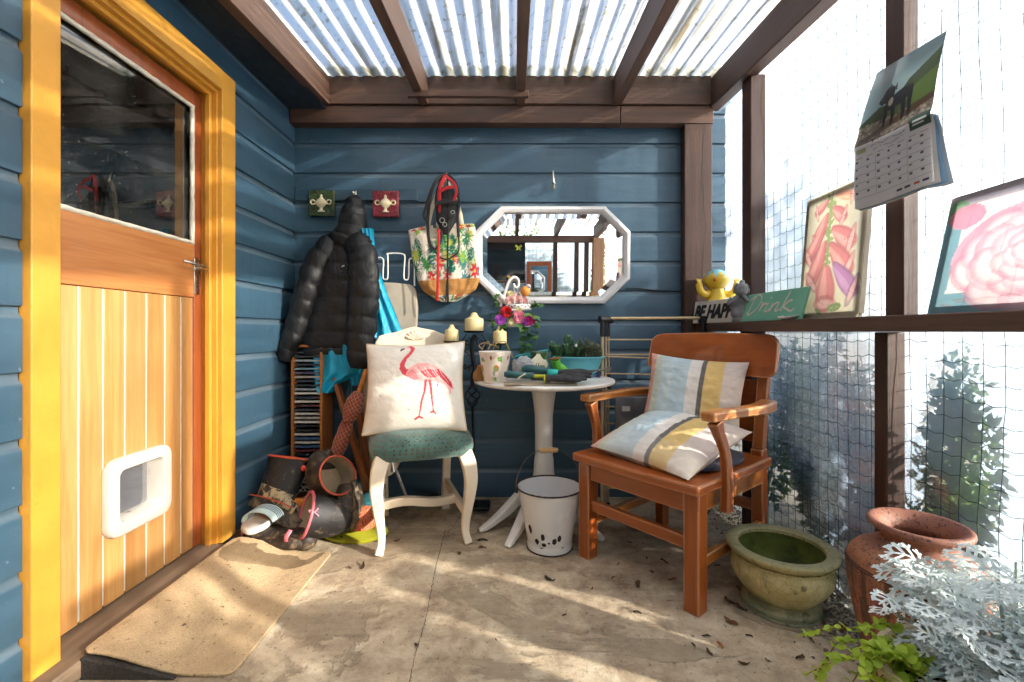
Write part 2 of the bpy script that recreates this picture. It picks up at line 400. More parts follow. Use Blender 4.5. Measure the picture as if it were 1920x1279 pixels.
# coarse stones where the slab ends along the right-hand screen
mb = MB(); ico = [(0,0,1),(.9,0,.4),(.28,.85,.4),(-.72,.52,.4),(-.72,-.52,.4),(.28,-.85,.4),(0,0,-.4)]
for i in range(2600):
    y = random.uniform(.75, 2.5); x = 1.2 - abs(random.gauss(0, .085)) - (.05 if y < 1.6 else 0)
    if x < .86: continue
    s = random.uniform(.003, .009); a = random.uniform(0, 6.3); k = random.uniform(.6, 1)
    vs = [(x + s*(p[0]*math.cos(a) - p[1]*math.sin(a)*k), y + s*(p[0]*math.sin(a) + p[1]*math.cos(a)*k), s*.35 + s*p[2]*.8) for p in ico]
    mb.add(vs, [(0,1,2),(0,2,3),(0,3,4),(0,4,5),(0,5,1),(6,2,1),(6,3,2),(6,4,3),(6,5,4),(6,1,5)])
t = NT('pebble_grey'); g = t.new('NewGeometry')
t.set(col=t.ramp(g.outputs['Random Per Island'], [(0, lin('#4e463c')), (.5, lin('#8a8175')), (.85, lin('#b9b0a2')), (1, lin('#7a5a40'))]), rough=.85)
peb = part('gravel', mb, t.m, None, smooth=None); peb['kind'] = 'stuff'; tag(peb, 'small grey pebbles along the floor edge under the plastic screen', 'gravel')
del peb['category']; peb['category'] = 'gravel'

# ------------------------------------------------------------------ weatherboard walls
def board(along, a, b, z, plane, sgn, h=PITCH, seed=0):
    """one rusticated board; along 'X' (back wall) or 'Y' (left wall)"""
    prof = [(-.012, 0), (.0155, 0), (.017, .002), (.017, h - .034), (.0145, h - .028), (.0085, h - .022), (.006, h - .014), (.0055, h + .004), (-.012, h + .004)]
    n = max(2, int((b - a) / .12)); secs = []
    for i in range(n + 1):
        q = a + (b - a) * i / n; w = .0012 * nz((q * 2, z * 7, seed), 1)
        secs.append([(q, plane + sgn * (d + (w if d > 0 else 0)), z + e + .0006 * nz((q * 3, z, e), 2)) if along == 'X' else (plane + sgn * (d + (w if d > 0 else 0)), q, z + e) for d, e in prof])
    return MB().loft(secs)
bw = thing('back_wall', 'dark blue weatherboard wall at the back carrying the octagonal mirror', 'wall', (0, YB, 0))
for k in range(14):
    z = Z0 + k * PITCH
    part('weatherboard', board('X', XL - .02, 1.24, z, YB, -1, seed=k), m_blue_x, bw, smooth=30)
part('wall_core', MB().box((XL - .02, YB + .013, -.05), (1.26, YB + .12, 2.42)), m_blue_x, bw)
lw = thing('house_wall', 'blue weatherboard house wall on the left around the yellow door frame', 'wall', (XL, 0, 0))
DY0, DY1, DZ1 = 1.225, 1.945, 2.0                      # opening in the wall
for k in range(14):
    z = Z0 + k * PITCH
    if z < DZ1 - .02:
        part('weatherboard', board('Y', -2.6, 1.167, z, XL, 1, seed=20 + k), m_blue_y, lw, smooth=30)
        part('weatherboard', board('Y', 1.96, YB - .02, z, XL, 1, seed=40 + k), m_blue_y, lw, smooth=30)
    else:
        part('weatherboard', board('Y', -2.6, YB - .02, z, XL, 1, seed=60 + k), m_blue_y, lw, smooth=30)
core = MB(); core.box((XL - .1, -2.6, -.05), (XL - .013, DY0, 2.42)); part('wall_core', core, m_blue_y, lw)
part('wall_core', MB().box((XL - .1, DY1, -.05), (XL - .013, YB + .1, 2.42)), m_blue_y, lw)
part('wall_core', MB().box((XL - .1, DY0, DZ1), (XL - .013, DY1, 2.42)), m_blue_y, lw)
# dark room behind the door
m_room = M_plain('dim_room_paint', '#8f8a7f', .9, .1)
room = MB().box((-3.6, .2, -.06), (XL - .101, 3.4, 2.45)); room.f = [q[::-1] for q in room.f]; room.f = [room.f[i] for i in (0,1,2,4,5)]
struct('room_interior', room, m_room, smooth=None)
# soffit of the house eave
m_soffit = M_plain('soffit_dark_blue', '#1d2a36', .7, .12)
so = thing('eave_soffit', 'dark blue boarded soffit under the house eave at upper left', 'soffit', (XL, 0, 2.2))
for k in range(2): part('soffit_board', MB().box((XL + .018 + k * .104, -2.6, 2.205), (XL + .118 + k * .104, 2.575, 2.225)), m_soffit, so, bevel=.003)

# ------------------------------------------------------------------ door frame
df = thing('door_frame', 'ochre yellow painted door frame with wide flat architraves', 'door frame', (XL, 1.6, 0))
XA = -1.243
part('architrave', MB().box((XL, 1.172, .056), (XA, 1.249, 2.072)), m_yellow, df, bevel=.003)
part('architrave', MB().box((XL, 1.938, .056), (XA, 2.031, 2.072)), m_yellow, df, bevel=.003)
part('head_architrave', MB().box((XL, 1.2495, 1.985), (XA + .002, 1.9375, 2.072)), m_yellow, df, bevel=.003)
part('jamb', MB().box((-1.42, 1.232, .056), (XL - .001, 1.268, 1.99)), m_yellow, df, bevel=.002)
part('jamb', MB().box((-1.42, 1.9316, .056), (-1.262, 1.966, 1.99)), m_yellow, df, bevel=.002)
part('door_stop', MB().box((-1.303, 1.916, .056), (-1.283, 1.932, 1.972)), m_yellow, df, bevel=.002)
part('head_jamb', MB().box((-1.42, 1.268, 1.972), (-1.262, 1.932, 1.996)), m_yellow, df, bevel=.002)
part('door_stop', MB().box((-1.303, 1.268, 1.957), (-1.283, 1.916, 1.9725)), m_yellow, df, bevel=.002)
m_sill = M_wood('weathered_sill', '#5d4c3c', '#8d7862', 'Y', .8, 30, .06, .5, wear='#a08c74', wear_amt=.4)
single('door_sill', MB().box((-1.43, .7, .004), (-1.19, 1.94, .056)), m_sill, 'worn grey brown timber door sill under the yellow door frame', 'sill', (-1.3, 1.6, 0), bevel=.006)

# ------------------------------------------------------------------ door
XD = -1.326
m_door = M_wood('varnished_kauri', '#9c4f1c', '#c97a35', 'Z', .38, 30, .05, .25, coat=.25, wear='#7d3c16', wear_amt=.27, rand=.1)
m_rail = M_wood('varnished_rail', '#a35f30', '#cb8c52', 'Y', .38, 30, .05, .25, coat=.25, wear='#8a451b', wear_amt=.25, rand=.05)
m_stile = M_wood('varnished_stile_red', '#7a3a1c', '#a6592b', 'Z', .4, 30, .05, .25, coat=.25, rand=.05)
m_plank = M_wood('varnished_plank', '#b0753c', '#d2a468', 'Z', .36, 22, .05, .3, coat=.3, wear='#8e5527', wear_amt=.3, rand=.22, wscale=5)
m_putty = M_plain('cracked_white_putty', '#d8d3c4', .75, .1, 30, .5, 90, dirt='#8b8372', dirt_amt=.22, dirt_scale=30)
door = thing('door', 'varnished orange timber door with large pane and white pet flap', 'door', (XD, 1.6, .063))
part('stile', MB().box((XD - .04, 1.887, .063), (XD, 1.931, 1.956)), m_stile, door, bevel=.002)
part('stile', MB().box((XD - .04, 1.269, .063), (XD, 1.305, 1.956)), m_stile, door, bevel=.002)
part('lock_rail', MB().box((XD - .04, 1.305, 1.10), (XD - .0005, 1.887, 1.318)), m_rail, door, bevel=.002)
part('top_rail', MB().box((XD - .04, 1.305, 1.895), (XD - .0005, 1.887, 1.956)), m_stile, door, bevel=.002)
ys = [1.305, 1.393, 1.475, 1.558, 1.649, 1.735, 1.821, 1.887]
fy0, fy1, fz0, fz1 = 1.512, 1.698, .321, .493         # hole of the pet flap
for a, b in zip(ys[:-1], ys[1:]):
    for z0, z1 in (((.063, 1.098),) if (b <= fy0 or a >= fy1) else ((.063, fz0), (fz1, 1.098))):
        part('plank', MB().box((XD - .03, a + .0034, z0), (XD - .006 + random.uniform(-.001, .001), b - .0034, z1)), m_plank, door, bevel=.002)
part('joint_filler', MB().box((XD - .028, 1.3045, .07), (XD - .0082, fy0 - .001, 1.0975)), m_putty, door)
part('joint_filler', MB().box((XD - .028, fy0 - .0005, .07), (XD - .0083, fy1 + .0005, fz0 - .001)), m_putty, door)
part('joint_filler', MB().box((XD - .028, fy0 - .0005, fz1 + .001), (XD - .0083, fy1 + .0005, 1.0975)), m_putty, door)
part('joint_filler', MB().box((XD - .028, fy1 + .001, .07), (XD - .0082, 1.8865, 1.0975)), m_putty, door)
# putty bead round the pane
def bead(a, b):
    P = [Vector(a).lerp(Vector(b), i / 24) for i in range(25)]
    P = [p + Vector((0, .0022 * nz(p, 40), .0022 * nz(p, 40, 9))) for p in P]; return MB().tube(P, [.0085 + .0018 * nz(p, 50, 3) for p in P], 6)
for a, b in (((1.305, 1.325), (1.885, 1.325)), ((1.880, 1.325), (1.880, 1.892)), ((1.885, 1.889), (1.305, 1.889))):
    part('putty_bead', bead((XD - .004, a[0], a[1]), (XD - .004, b[0], b[1])), m_putty, door, smooth=60)
t = NT('door_glass'); v = t.coord(); gl = t.new('BsdfGlossy'); gl.inputs['Roughness'].default_value = .02; tr = t.new('BsdfTransparent'); tr.inputs[0].default_value = (.62, .66, .64, 1)
lw_ = t.new('LayerWeight'); lw_.inputs[0].default_value = .35; mx = t.new('MixShader'); t.t.links.new(t.rng(lw_.outputs['Fresnel'], 0, 1, .16, .95), mx.inputs[0])
t.t.links.new(tr.outputs[0], mx.inputs[1]); t.t.links.new(gl.outputs[0], mx.inputs[2])
df_ = t.new('BsdfDiffuse'); df_.inputs[0].default_value = (.5, .5, .47, 1); m2 = t.new('MixShader')
dust = t.math('MULTIPLY', t.ramp(t.noise(v, 160, 2), [(.66, 0.0), (.74, 1.0)]), .35); dust = t.math('ADD', dust, t.rng(t.noise(v, 5, 6), .4, .8, .0, .06)); t.t.links.new(dust, m2.inputs[0])
t.t.links.new(mx.outputs[0], m2.inputs[1]); t.t.links.new(df_.outputs[0], m2.inputs[2]); t.t.links.new(m2.outputs[0], t.out.inputs[0]); m_glass = t.m
part('pane', MB().box((XD - .022, 1.306, 1.319), (XD - .018, 1.886, 1.894)), m_glass, door, smooth=None)
# lever handle
m_chrome = M_plain('worn_chrome', '#b9b4ab', .3, .15, 30, .1, 80, metal=1, dirt='#6e6455', dirt_amt=.25, dirt_scale=40)
hp = part('handle_plate', MB().box((XD, 1.882, 1.112), (XD + .004, 1.914, 1.262)), m_chrome, door, bevel=.0018)
lv = spline([(XD + .002, 1.898, 1.219), (XD + .035, 1.898, 1.219), (XD + .05, 1.886, 1.221), (XD + .056, 1.84, 1.224), (XD + .052, 1.795, 1.229), (XD + .04, 1.77, 1.234)], 6)
part('lever', MB().tube(lv, [lerpl([.009, .008, .008, .0075, .0065, .005], i / (len(lv) - 1)) for i in range(len(lv))], 10), m_chrome, hp, smooth=60)
part('keyhole', MB().tube([(XD + .003, 1.898, 1.145), (XD + .0055, 1.898, 1.145)], .004, 10), m_crack, hp)
# pet flap
m_flapw = M_plain('white_plastic_flap', '#cdc8c0', .45, .06, 8, .05, 50, dirt='#8a6a4a', dirt_amt=.36, dirt_scale=14, spec=.5)
def rrect(y0, y1, z0, z1, r, n=6):
    P = []
    for cy_, cz, a0 in ((y1 - r, z1 - r, 0), (y0 + r, z1 - r, 90), (y0 + r, z0 + r, 180), (y1 - r, z0 + r, 270)):
        for k in range(n + 1): a = R(a0 + 90 * k / n); P.append((cy_ + r * math.cos(a), cz + r * math.sin(a)))
    return P
o0 = rrect(1.468, 1.742, .275, .535, .045); o1 = rrect(1.474, 1.736, .281, .529, .04); i1 = rrect(1.508, 1.702, .317, .497, .024); i0 = rrect(1.513, 1.697, .322, .492, .02)
flap = part('pet_flap_frame', MB().loft([[(XD - .004, *p) for p in o0], [(XD + .014, *p) for p in o0], [(XD + .02, *p) for p in o1], [(XD + .02, *p) for p in i1], [(XD + .012, *p) for p in i0], [(XD - .06, *p) for p in i0]], False, False), m_flapw, door, smooth=50)
t = NT('smoky_flap'); t.set(col=lin('#8e8f96'), rough=.15, trans=.0, alpha=.3); m_smoke = t.m
part('flap', MB().box((XD - .045, 1.516, .328), (XD - .041, 1.694, .489)), m_smoke, flap, smooth=None)

# ------------------------------------------------------------------ lean-to roof
SL = 0.073
def zb(y): return 2.222 + SL * (y - 2.55)
def rafter_mb(x0, x1, y0, y1, h=.15, dz=0):
    vs = [];
    for y in (y0, y1):
        for x, z in ((x0, 0), (x1, 0), (x1, h), (x0, h)): vs.append((x, y, zb(y) + dz + z))
    return MB().add(vs, [(3,2,1,0),(4,5,6,7),(0,1,5,4),(1,2,6,5),(2,3,7,6),(3,0,4,7)])
rf = thing('lean_to_roof', 'brown timber lean-to roof under clear corrugated sheets', 'roof', (0, 2.55, 2.2))
for x in (-1.05, -.503, .036, .575): part('rafter', rafter_mb(x - .024, x + .024, -1.2, 2.535), m_beam_y, rf, bevel=.003)
part('edge_beam', rafter_mb(1.10, 1.165, -1.2, 2.60, .165, -.01), m_beam_y, rf, bevel=.004)
part('ledger', MB().box((-1.07, 2.536, 2.228), (1.10, 2.58, 2.385)), m_beam_x, rf, bevel=.003)
part('wall_plate', MB().box((-1.262, 2.55, 2.128), (.594, 2.62, 2.225)), m_beam_x, rf, bevel=.004)
part('wall_plate', MB().box((.597, 2.55, 2.126), (1.12, 2.62, 2.223)), m_beam_x, rf, bevel=.004)
part('batten', MB().box((-.555, 2.36, zb(2.38) - .031), (.075, 2.385, zb(2.38) + .001)), m_beam_x, rf, bevel=.002)
WAVE = .0762; AMP = .009
def sheet_mb(x0, x1, y0, y1, dz=0):
    nx = int((x1 - x0) / WAVE * 10); ny = 14
    return MB().grid(lambda u, v: (x0 + (x1 - x0) * u, y0 + (y1 - y0) * v, zb(y0 + (y1 - y0) * v) + .163 + dz + AMP * math.sin((x0 + (x1 - x0) * u) * 2 * PI / WAVE)), nx, ny)
def mk_plastic(name, transp, tcol, dirt=.15, scale=6, corr=False, lowdirt=False):
    t = NT(name); v = t.coord(shift=False)
    tl = t.new('BsdfTranslucent'); di = t.new('BsdfDiffuse'); tr = t.new('BsdfTransparent'); gl = t.new('BsdfGlossy'); gl.inputs['Roughness'].default_value = .22
    n = t.noise(v, scale, 7, .65); dd = t.ramp(t.noise(v, 26, 6, .7, .4), [(.57 if corr else .66, 0.0), (.63 if corr else .76, 1.0)])
    if corr: dd = t.math('ADD', dd, t.ramp(t.noise(t.coord((1, .06, 1), shift=False), 11, 4, .6), [(.48, 0.0), (.60, .85)]), True)
    dcol = lin('#8b7a4c') if corr else lin('#a89a72')
    col = t.mix(t.math('MULTIPLY', dd, .75), tcol, dcol)
    t.t.links.new(col, tl.inputs[0]); t.t.links.new(col, di.inputs[0]); tr.inputs[0].default_value = (.93, .96, 1, 1)
    a = t.new('MixShader'); a.inputs[0].default_value = .12; t.t.links.new(tl.outputs[0], a.inputs[1]); t.t.links.new(di.outputs[0], a.inputs[2])
    b = t.new('MixShader'); k = t.rng(n, .3, .7, transp * .7, transp * 1.25)
    k = t.math('MULTIPLY', k, t.math('SUBTRACT', 1.0, dd)); t.t.links.new(k, b.inputs[0]); t.t.links.new(a.outputs[0], b.inputs[1]); t.t.links.new(tr.outputs[0], b.inputs[2])
    lw = t.new('LayerWeight'); lw.inputs[0].default_value = .25; c = t.new('MixShader'); t.t.links.new(t.math('MULTIPLY', lw.outputs['Fresnel'], .5), c.inputs[0])
    t.t.links.new(b.outputs[0], c.inputs[1]); t.t.links.new(gl.outputs[0], c.inputs[2]); t.t.links.new(c.outputs[0], t.out.inputs[0])
    bp = t.new('Bump'); bp.inputs['Strength'].default_value = .5; bp.inputs['Distance'].default_value = .02; t.t.links.new(t.noise(t.coord((1, .5, .25), shift=False), 7, 4), bp.inputs['Height']); t.t.links.new(bp.outputs[0], gl.inputs['Normal'])
    return t.m
m_corr = mk_plastic('aged_clear_corrugated', .22, (.92, .93, .93), .13, 5, True)
m_film = mk_plastic('hazy_plastic_film', .27, (.50, .62, .80), .02, 4)
for i, (a, b) in enumerate(((-1.09, -.37), (-.40, .31), (.28, .80), (.77, 1.20))):
    part('roof_sheet', sheet_mb(a, b, -1.2, 2.66, .0022 * (i % 2)), m_corr, rf, smooth=80)
m_dimming = mk_plastic('mossy_dimming_layer', .12, (.62, .70, .68), .3, 5, True)
part('added_dimming_layer', MB().grid(lambda u, v: (-1.09 + 2.3 * u, 2.44 + .35 * v, zb(2.44 + .35 * v) + .172 + AMP * math.sin((-1.09 + 2.3 * u) * 2 * PI / WAVE)), 300, 3), m_dimming, rf, smooth=80)  # added second layer that dims the less backlit far end of the roof sheets

# ------------------------------------------------------------------ right-hand screen: posts, shelf, film, netting
sc_ = thing('side_screen', 'dark brown timber posts and shelf rail of the right screen wall', 'screen frame', (1.15, 1.5, 0))
part('corner_post', MB().box((.957, 2.555, .0), (1.113, 2.615, 2.125)), m_beam_z, sc_, bevel=.004)
part('post', MB().box((1.13, 2.175, -.02), (1.203, 2.26, 2.19)), m_beam_z, sc_, bevel=.004)
part('post', MB().box((1.15, 1.405, -.02), (1.209, 1.455, .957)), m_beam_z, sc_, bevel=.004)
part('post', MB().box((1.143, 1.338, 1.004), (1.19, 1.403, 2.135)), m_beam_z, sc_, bevel=.004)
part('post', MB().box((1.15, .50, -.02), (1.21, .57, 2.08)), m_beam_z, sc_, bevel=.004)
shelf = part('shelf_rail', MB().box((1.02, .15, .958), (1.2, 2.6, 1.003)), m_beam_y, sc_, bevel=.004)
film = single('plastic_film', MB().grid(lambda u, v: (1.219 + .004 * nz((u * 9, v * 4, 0), 1) + .002 * nz((u * 30, v * 9, 0), 1), -.93 + 3.57 * u, .975 + 1.275 * v), 100, 30), m_film,
              'hazy plastic film over the right screen wall above the shelf', 'plastic sheet', (1.213, 1.5, .975), smooth=80)
single('plastic_film', MB().grid(lambda u, v: (1.221 + .004 * nz((u * 9, v * 4, 5), 1) + .002 * nz((u * 30, v * 9, 5), 1), -.93 + 3.57 * u, -.05 + 1.05 * v), 100, 30), mk_plastic('clearer_plastic_film', .48, (.40, .53, .72), .02, 4), 'clearer plastic film over the right screen wall below the shelf', 'plastic sheet', (1.221, 1.5, -.05), smooth=80)
m_net = M_plain('green_net_cord', '#1d3433', .7, .2)
net = MB(); NS = .052
def npt(i, j):
    y = -.9 + i * NS; z = .0 + j * NS
    return Vector((1.2075 + .002 * nz((y, z, 0), 3), y + .016 * nz((y, z, 5), 2.2) + .006 * nz((y, z, 2), 9), z + .014 * nz((y, z, 9), 2.5) - .006 * abs(math.sin(i * 1.0)) ))
NI, NJ = 68, 43
for i in range(NI + 1):
    net.tube([npt(i, j) for j in range(NJ + 1)], .0012, 3)
for j in range(NJ + 1):
    pts = []
    for i in range(NI + 1):
        pts.append(npt(i, j))
        if i < NI: q = (npt(i, j) + npt(i + 1, j)) / 2; q.z -= .007; pts.append(q)
    net.tube(pts, .0012, 3)
single('garden_netting', net, m_net, 'green knotted garden netting stretched inside the plastic film', 'netting', (1.23, 1.5, 0), smooth=None)

# ------------------------------------------------------------------ the end of the porch behind the camera (seen in the mirror)
YR = -1.05
rs = thing('rear_screen', 'brown post and rail screen reflected in the octagonal mirror', 'screen frame', (0, YR, 0))
for x in (.56, .85, .985, -.10): part('post', MB().box((x - .03, YR - .03, 0), (x + .03, YR + .03, 1.865 if x > 0 else 1.32)), m_beam_z, rs, bevel=.004)
part('rail', MB().box((-1.2, YR - .05, .925), (1.05, YR + .11, .97)), m_beam_x, rs, bevel=.004)
part('rail', MB().box((-1.2, YR - .035, 1.865), (1.10, YR + .035, 1.96)), m_beam_x, rs, bevel=.004)
part('rail', MB().box((-1.2, YR - .03, 1.32), (.16, YR + .03, 1.355)), m_beam_x, rs, bevel=.004)
t = NT('dark_window_glass'); t.set(col=lin('#22272a'), rough=.04, spec=.8, coat=1.0); part('window_pane', MB().box((-1.2, YR - .006, 1.355), (.15, YR, 1.865)), t.m, rs, smooth=None)
single('rear_plastic_film', MB().grid(lambda u, v: (-1.2 + 2.25 * u, YR - .045 + .004 * nz((u * 9, v * 4, 3), 1), 1.9 * v), 30, 20), m_film, 'hazy plastic film on the screen reflected in the mirror', 'plastic sheet', (0, YR, 0), smooth=80)
net2 = MB()
for i in range(43): net2.tube([(-1.2 + i * NS + .008 * nz((i, j, 0), .7), YR - .04, j * .1) for j in range(20)], .0012, 3)
for j in range(37): net2.tube([(-1.2 + i * .1, YR - .04, j * NS + .008 * nz((i, j, 4), .7)) for i in range(23)], .0012, 3)
single('rear_netting', net2, m_net, 'net behind the screen reflected in the mirror', 'netting', (0, YR, 0), smooth=None)
m_rough = M_wood('rough_sawn_post', '#8a6044', '#b98c68', 'Z', .85, 40, .09, 1.0, wear='#caa27c', wear_amt=.4)
single('rough_post', MB().box((1.06, -1.08, 0), (1.21, -.95, 1.92)).jitter(.004, 30), m_rough, 'thick rough sawn post reflected at the right of the mirror', 'post', (1.13, -1, 0), bevel=.006)
wf = thing('framed_mirror', 'tall mirror in a brown wooden frame reflected in the octagonal mirror', 'mirror', (.34, YR + .07, .97))
for a, b in (((.17, .972), (.225, 1.61)), ((.455, .972), (.51, 1.61)), ((.225, 1.55), (.455, 1.61)), ((.225, .972), (.455, 1.03))):
    part('frame_bar', MB().box((a[0], YR + .036, a[1]), (b[0], YR + .06, b[1])), m_stile, wf, bevel=.003)
t = NT('mirror_silver_rear'); t.set(col=(.85, .88, .9), rough=.02, metal=1.0)
part('pane', MB().box((.226, YR + .042, 1.031), (.454, YR + .046, 1.549)), t.m, wf, smooth=None)
# ------------------------------------------------------------------ cushions
def cushion_pt(u, v, w, h, T, side, seed, pinch=.07, wr=.004):
    """u, v in -1..1; x right, z up, side -1 front / +1 back"""
    x = u * w / 2 * (1 - pinch * (1 - v*v) * abs(u)**3); z = v * h / 2 * (1 - pinch * (1 - u*u) * abs(v)**3)
    e = max(0, (1 - abs(u)**2.4) * (1 - abs(v)**2.4)); t = T / 2 * e**.55
    f = e**.35
    wrk = wr * f * (mnoise.noise(Vector((u*2.2 + seed, v*5 - seed, side))) + .6 * mnoise.noise(Vector((u*7 + v*3 + seed, v*9, side + 5)))) + .35 * wr * mnoise.noise(Vector((u*16, v*16, seed))) * f
    # tucks running in from the corners
    c = (abs(u) * abs(v))**2; wrk += wr * 1.3 * c * f * math.sin((u - v) * 26 + seed)
    return Vector((x, side * (t + wrk), z))
def cushion(w, h, T, nu, nv, seed, paint=None, pinch=.07, wr=.004, backcol=(.6, .58, .55)):
    mb = MB(); cols = []
    for side in (-1, 1):
        a, b = (nu, nv) if side < 0 else (max(24, nu // 3), max(24, nv // 3))
        g = MB().grid(lambda p, q: cushion_pt(2*p - 1, 2*q - 1, w, h, T, side, seed, pinch, wr), a, b)
        if side > 0: g.f = [f[::-1] for f in g.f]
        mb.add(g.v, g.f); U = np.tile(np.linspace(0, 1, a + 1), b + 1); V = np.repeat(np.linspace(0, 1, b + 1), a + 1)
        cols.append(paint.at(U, V) if paint is not None and (side < 0 or backcol is None) else np.tile(np.array(backcol or (.6,.6,.6)), (len(U), 1)))
    mb.c = np.vstack(cols); return mb
m_cush = M_vcol('printed_cushion_cloth', .85, 0, .25, 420, .2)

# flamingo print, u right v up
pf = Paint(420, 400, '#e4ded4'); pf.fuzz(.07, 5, 3)
pf.ell(.1, .1, .25, .2, '#b9a78c', al=.3, soft=1.0).ell(.95, .05, .2, .3, '#b9a78c', al=.25, soft=1.0).ell(.45, .22, .012, .008, '#6b5136', al=.7).ell(.22, .55, .006, .006, '#54402c').ell(.17, .38, .007, .005, '#54402c')
PK, PD, PL = '#d8505a', '#c43a48', '#eeb0ac'
neck = [(.425, .935), (.452, .95), (.478, .925), (.472, .88), (.445, .83), (.408, .775), (.385, .72), (.385, .665), (.41, .625), (.455, .605)]
pf.line(neck, [.034, .045, .04, .034, .033, .036, .044, .055, .065, .08], PK, asp=.95)
pf.line([(.435, .93), (.39, .925), (.365, .905)], [.03, .03, .014], '#e9c9bf', asp=.95).line([(.385, .92), (.366, .905), (.358, .885)], [.02, .022, .008], '#3a3036', asp=.95)
pf.poly([(.42, .60), (.455, .67), (.53, .72), (.62, .72), (.72, .68), (.80, .60), (.87, .52), (.90, .45), (.885, .42), (.87, .45), (.865, .39), (.845, .37), (.84, .43), (.80, .47), (.74, .5), (.66, .515), (.56, .51), (.48, .535)], PL)
pf.poly([(.43, .60), (.48, .655), (.52, .61), (.55, .54), (.50, .53), (.45, .555)], '#e2868a')
pf.poly([(.56, .62), (.63, .65), (.70, .64), (.76, .58), (.72, .56), (.66, .55), (.60, .57)], PK).poly([(.72, .66), (.80, .59), (.87, .5), (.885, .43), (.85, .46), (.80, .51), (.75, .56)], PD)
for k in range(9):
    a = .5 + k * .028; pf.line([(a, .70 - abs(k - 4) * .006), (a + .05, .62 - k * .004), (a + .12, .54 - k * .006)], [.003, .009, .003], ['#f6dcd6', '#d9616a', '#efc0ba'][k % 3], .8)
pf.line([(.615, .52), (.60, .40), (.575, .31), (.56, .21), (.545, .135)], [.03, .02, .021, .014, .012], PK, asp=.95).line([(.65, .52), (.665, .42), (.672, .33), (.68, .25), (.685, .185)], [.03, .02, .021, .014, .012], PK, asp=.95)
pf.line([(.51, .115), (.545, .14), (.58, .125)], .018, PD, asp=.95).line([(.655, .18), (.685, .195), (.705, .17)], .016, PD, asp=.95).line([(.735, .5), (.725, .45)], .008, '#7a4b46')

# ------------------------------------------------------------------ white dining chair with green seat
m_cream = M_plain('cream_chalk_paint', '#d9cab4', .6, .06, 8, .15, 50, dirt='#a78a68', dirt_amt=.24, dirt_scale=11)
m_cream.name = 'cream_chalk_paint'
t = NT('teal_dotted_upholstery'); v = t.coord((1, 1, 1), (0, 0, .785), shift=False); d = t.vor(v, 58, rnd=.22); n = t.noise(v, 240, 3)
base = t.ramp(t.noise(v, 14, 4), [(.3, lin('#3d5752')), (.7, lin('#57746d'))]); sp = t.ramp(d, [(.28, 1.0), (.36, 0.0)])
core_ = t.ramp(d, [(.12, 1.0), (.2, 0.0)]); col = t.mix(sp, base, lin('#3f342c')); col = t.mix(core_, col, lin('#8a6f5c')); t.set(col=col, rough=.9, sheen=.3, spec=.2); t.bump(t.math('ADD', n, sp), .4, .002); m_teal = t.m
wc = thing('dining_chair', 'cream painted dining chair with curved legs and padded green seat', 'chair', (-.452, 2.19, 0), R(17.4))
def cab(sx):
    P = spline([(sx*.180, -.178, .41), (sx*.196, -.196, .36), (sx*.204, -.204, .29), (sx*.197, -.196, .20), (sx*.186, -.186, .11), (sx*.184, -.184, .05), (sx*.196, -.198, .0)], 5)
    rr = [.046, .045, .039, .032, .026, .023, .026]
    return MB().tube(P, [lerpl(rr, i / (len(P) - 1)) for i in range(len(P))], 4, up=(0, 1, 0), twist=PI/4)
for sx in (-1, 1): part('leg', cab(sx), m_cream, wc, bevel=.006, world=False, smooth=40)
for sx in (-1, 1): part('leg', MB().bar((sx*.165, .205, .42), (sx*.158, .25, 0), .04, .04, (0, 1, 0)), m_cream, wc, bevel=.004, world=False)
for sx in (-1, 1): part('stretcher', MB().bar((sx*.186, -.18, .135), (sx*.162, .232, .15), .022, .045), m_cream, wc, bevel=.004, world=False)
P = [(-.17 + .34 * i / 12, .0, .142 + .01 * math.sin(PI * i / 12 * 2)) for i in range(13)]
part('stretcher', MB().tube(P, .024, 4, up=(0, 0, 1), twist=PI/4, flat=1.2), m_cream, wc, bevel=.004, world=False)
def sup(w, d, z, e=5, n=56, cx=0, cy=0):
    P = []
    for k in range(n):
        a = 2*PI*k/n; c, s_ = math.cos(a), math.sin(a)
        P.append((cx + w * math.copysign(abs(c)**(2/e), c), cy + d * math.copysign(abs(s_)**(2/e), s_), z))
    return P
seat = MB().loft([sup(.205, .20, .395), sup(.228, .222, .40), sup(.236, .232, .43), sup(.234, .23, .455), sup(.222, .218, .482, 4), sup(.19, .188, .502, 3.4), sup(.13, .13, .514, 3), sup(.05, .05, .518, 2)])
part('seat', seat.jitter(.003, 9), m_teal, wc, world=False, smooth=60)
bk = [(-.20, .42), (-.205, .62), (-.212, .80), (-.205, .90), (-.185, .935), (-.15, .945), (-.10, .955), (-.045, .975), (0, .985), (.045, .975), (.10, .965), (.15, .945), (.185, .935), (.205, .90), (.212, .80), (.205, .62), (.20, .42), (.165, .42), (.168, .62), (.165, .80), (.12, .86), (0, .88), (-.12, .86), (-.165, .80), (-.168, .62), (-.165, .42)]
bmb = MB().prism(bk, .028)
bmb.v = [(x, y + .195 + .16 * max(0, z - .42), z) for x, y, z in bmb.v]
br = part('backrest', bmb, m_cream, wc, bevel=.005, world=False)
sh = MB()
for k in range(7):
    a = R(-66 + 22 * k); P = [(math.sin(a) * q, .188 + .16 * (.53) , .912 + math.cos(a) * q * .9) for q in (.004, .025, .045, .055)]
    sh.tube(P, [.004, .009, .011, .005], 8)
part('shell_carving', sh, m_cream, br, world=False, smooth=60)
part('back_panel', MB().box((-.17, .235, .50), (.17, .25, .87), TR((0, 0, 0), R(-6), 0, 0)), m_cream, wc, bevel=.003, world=False)

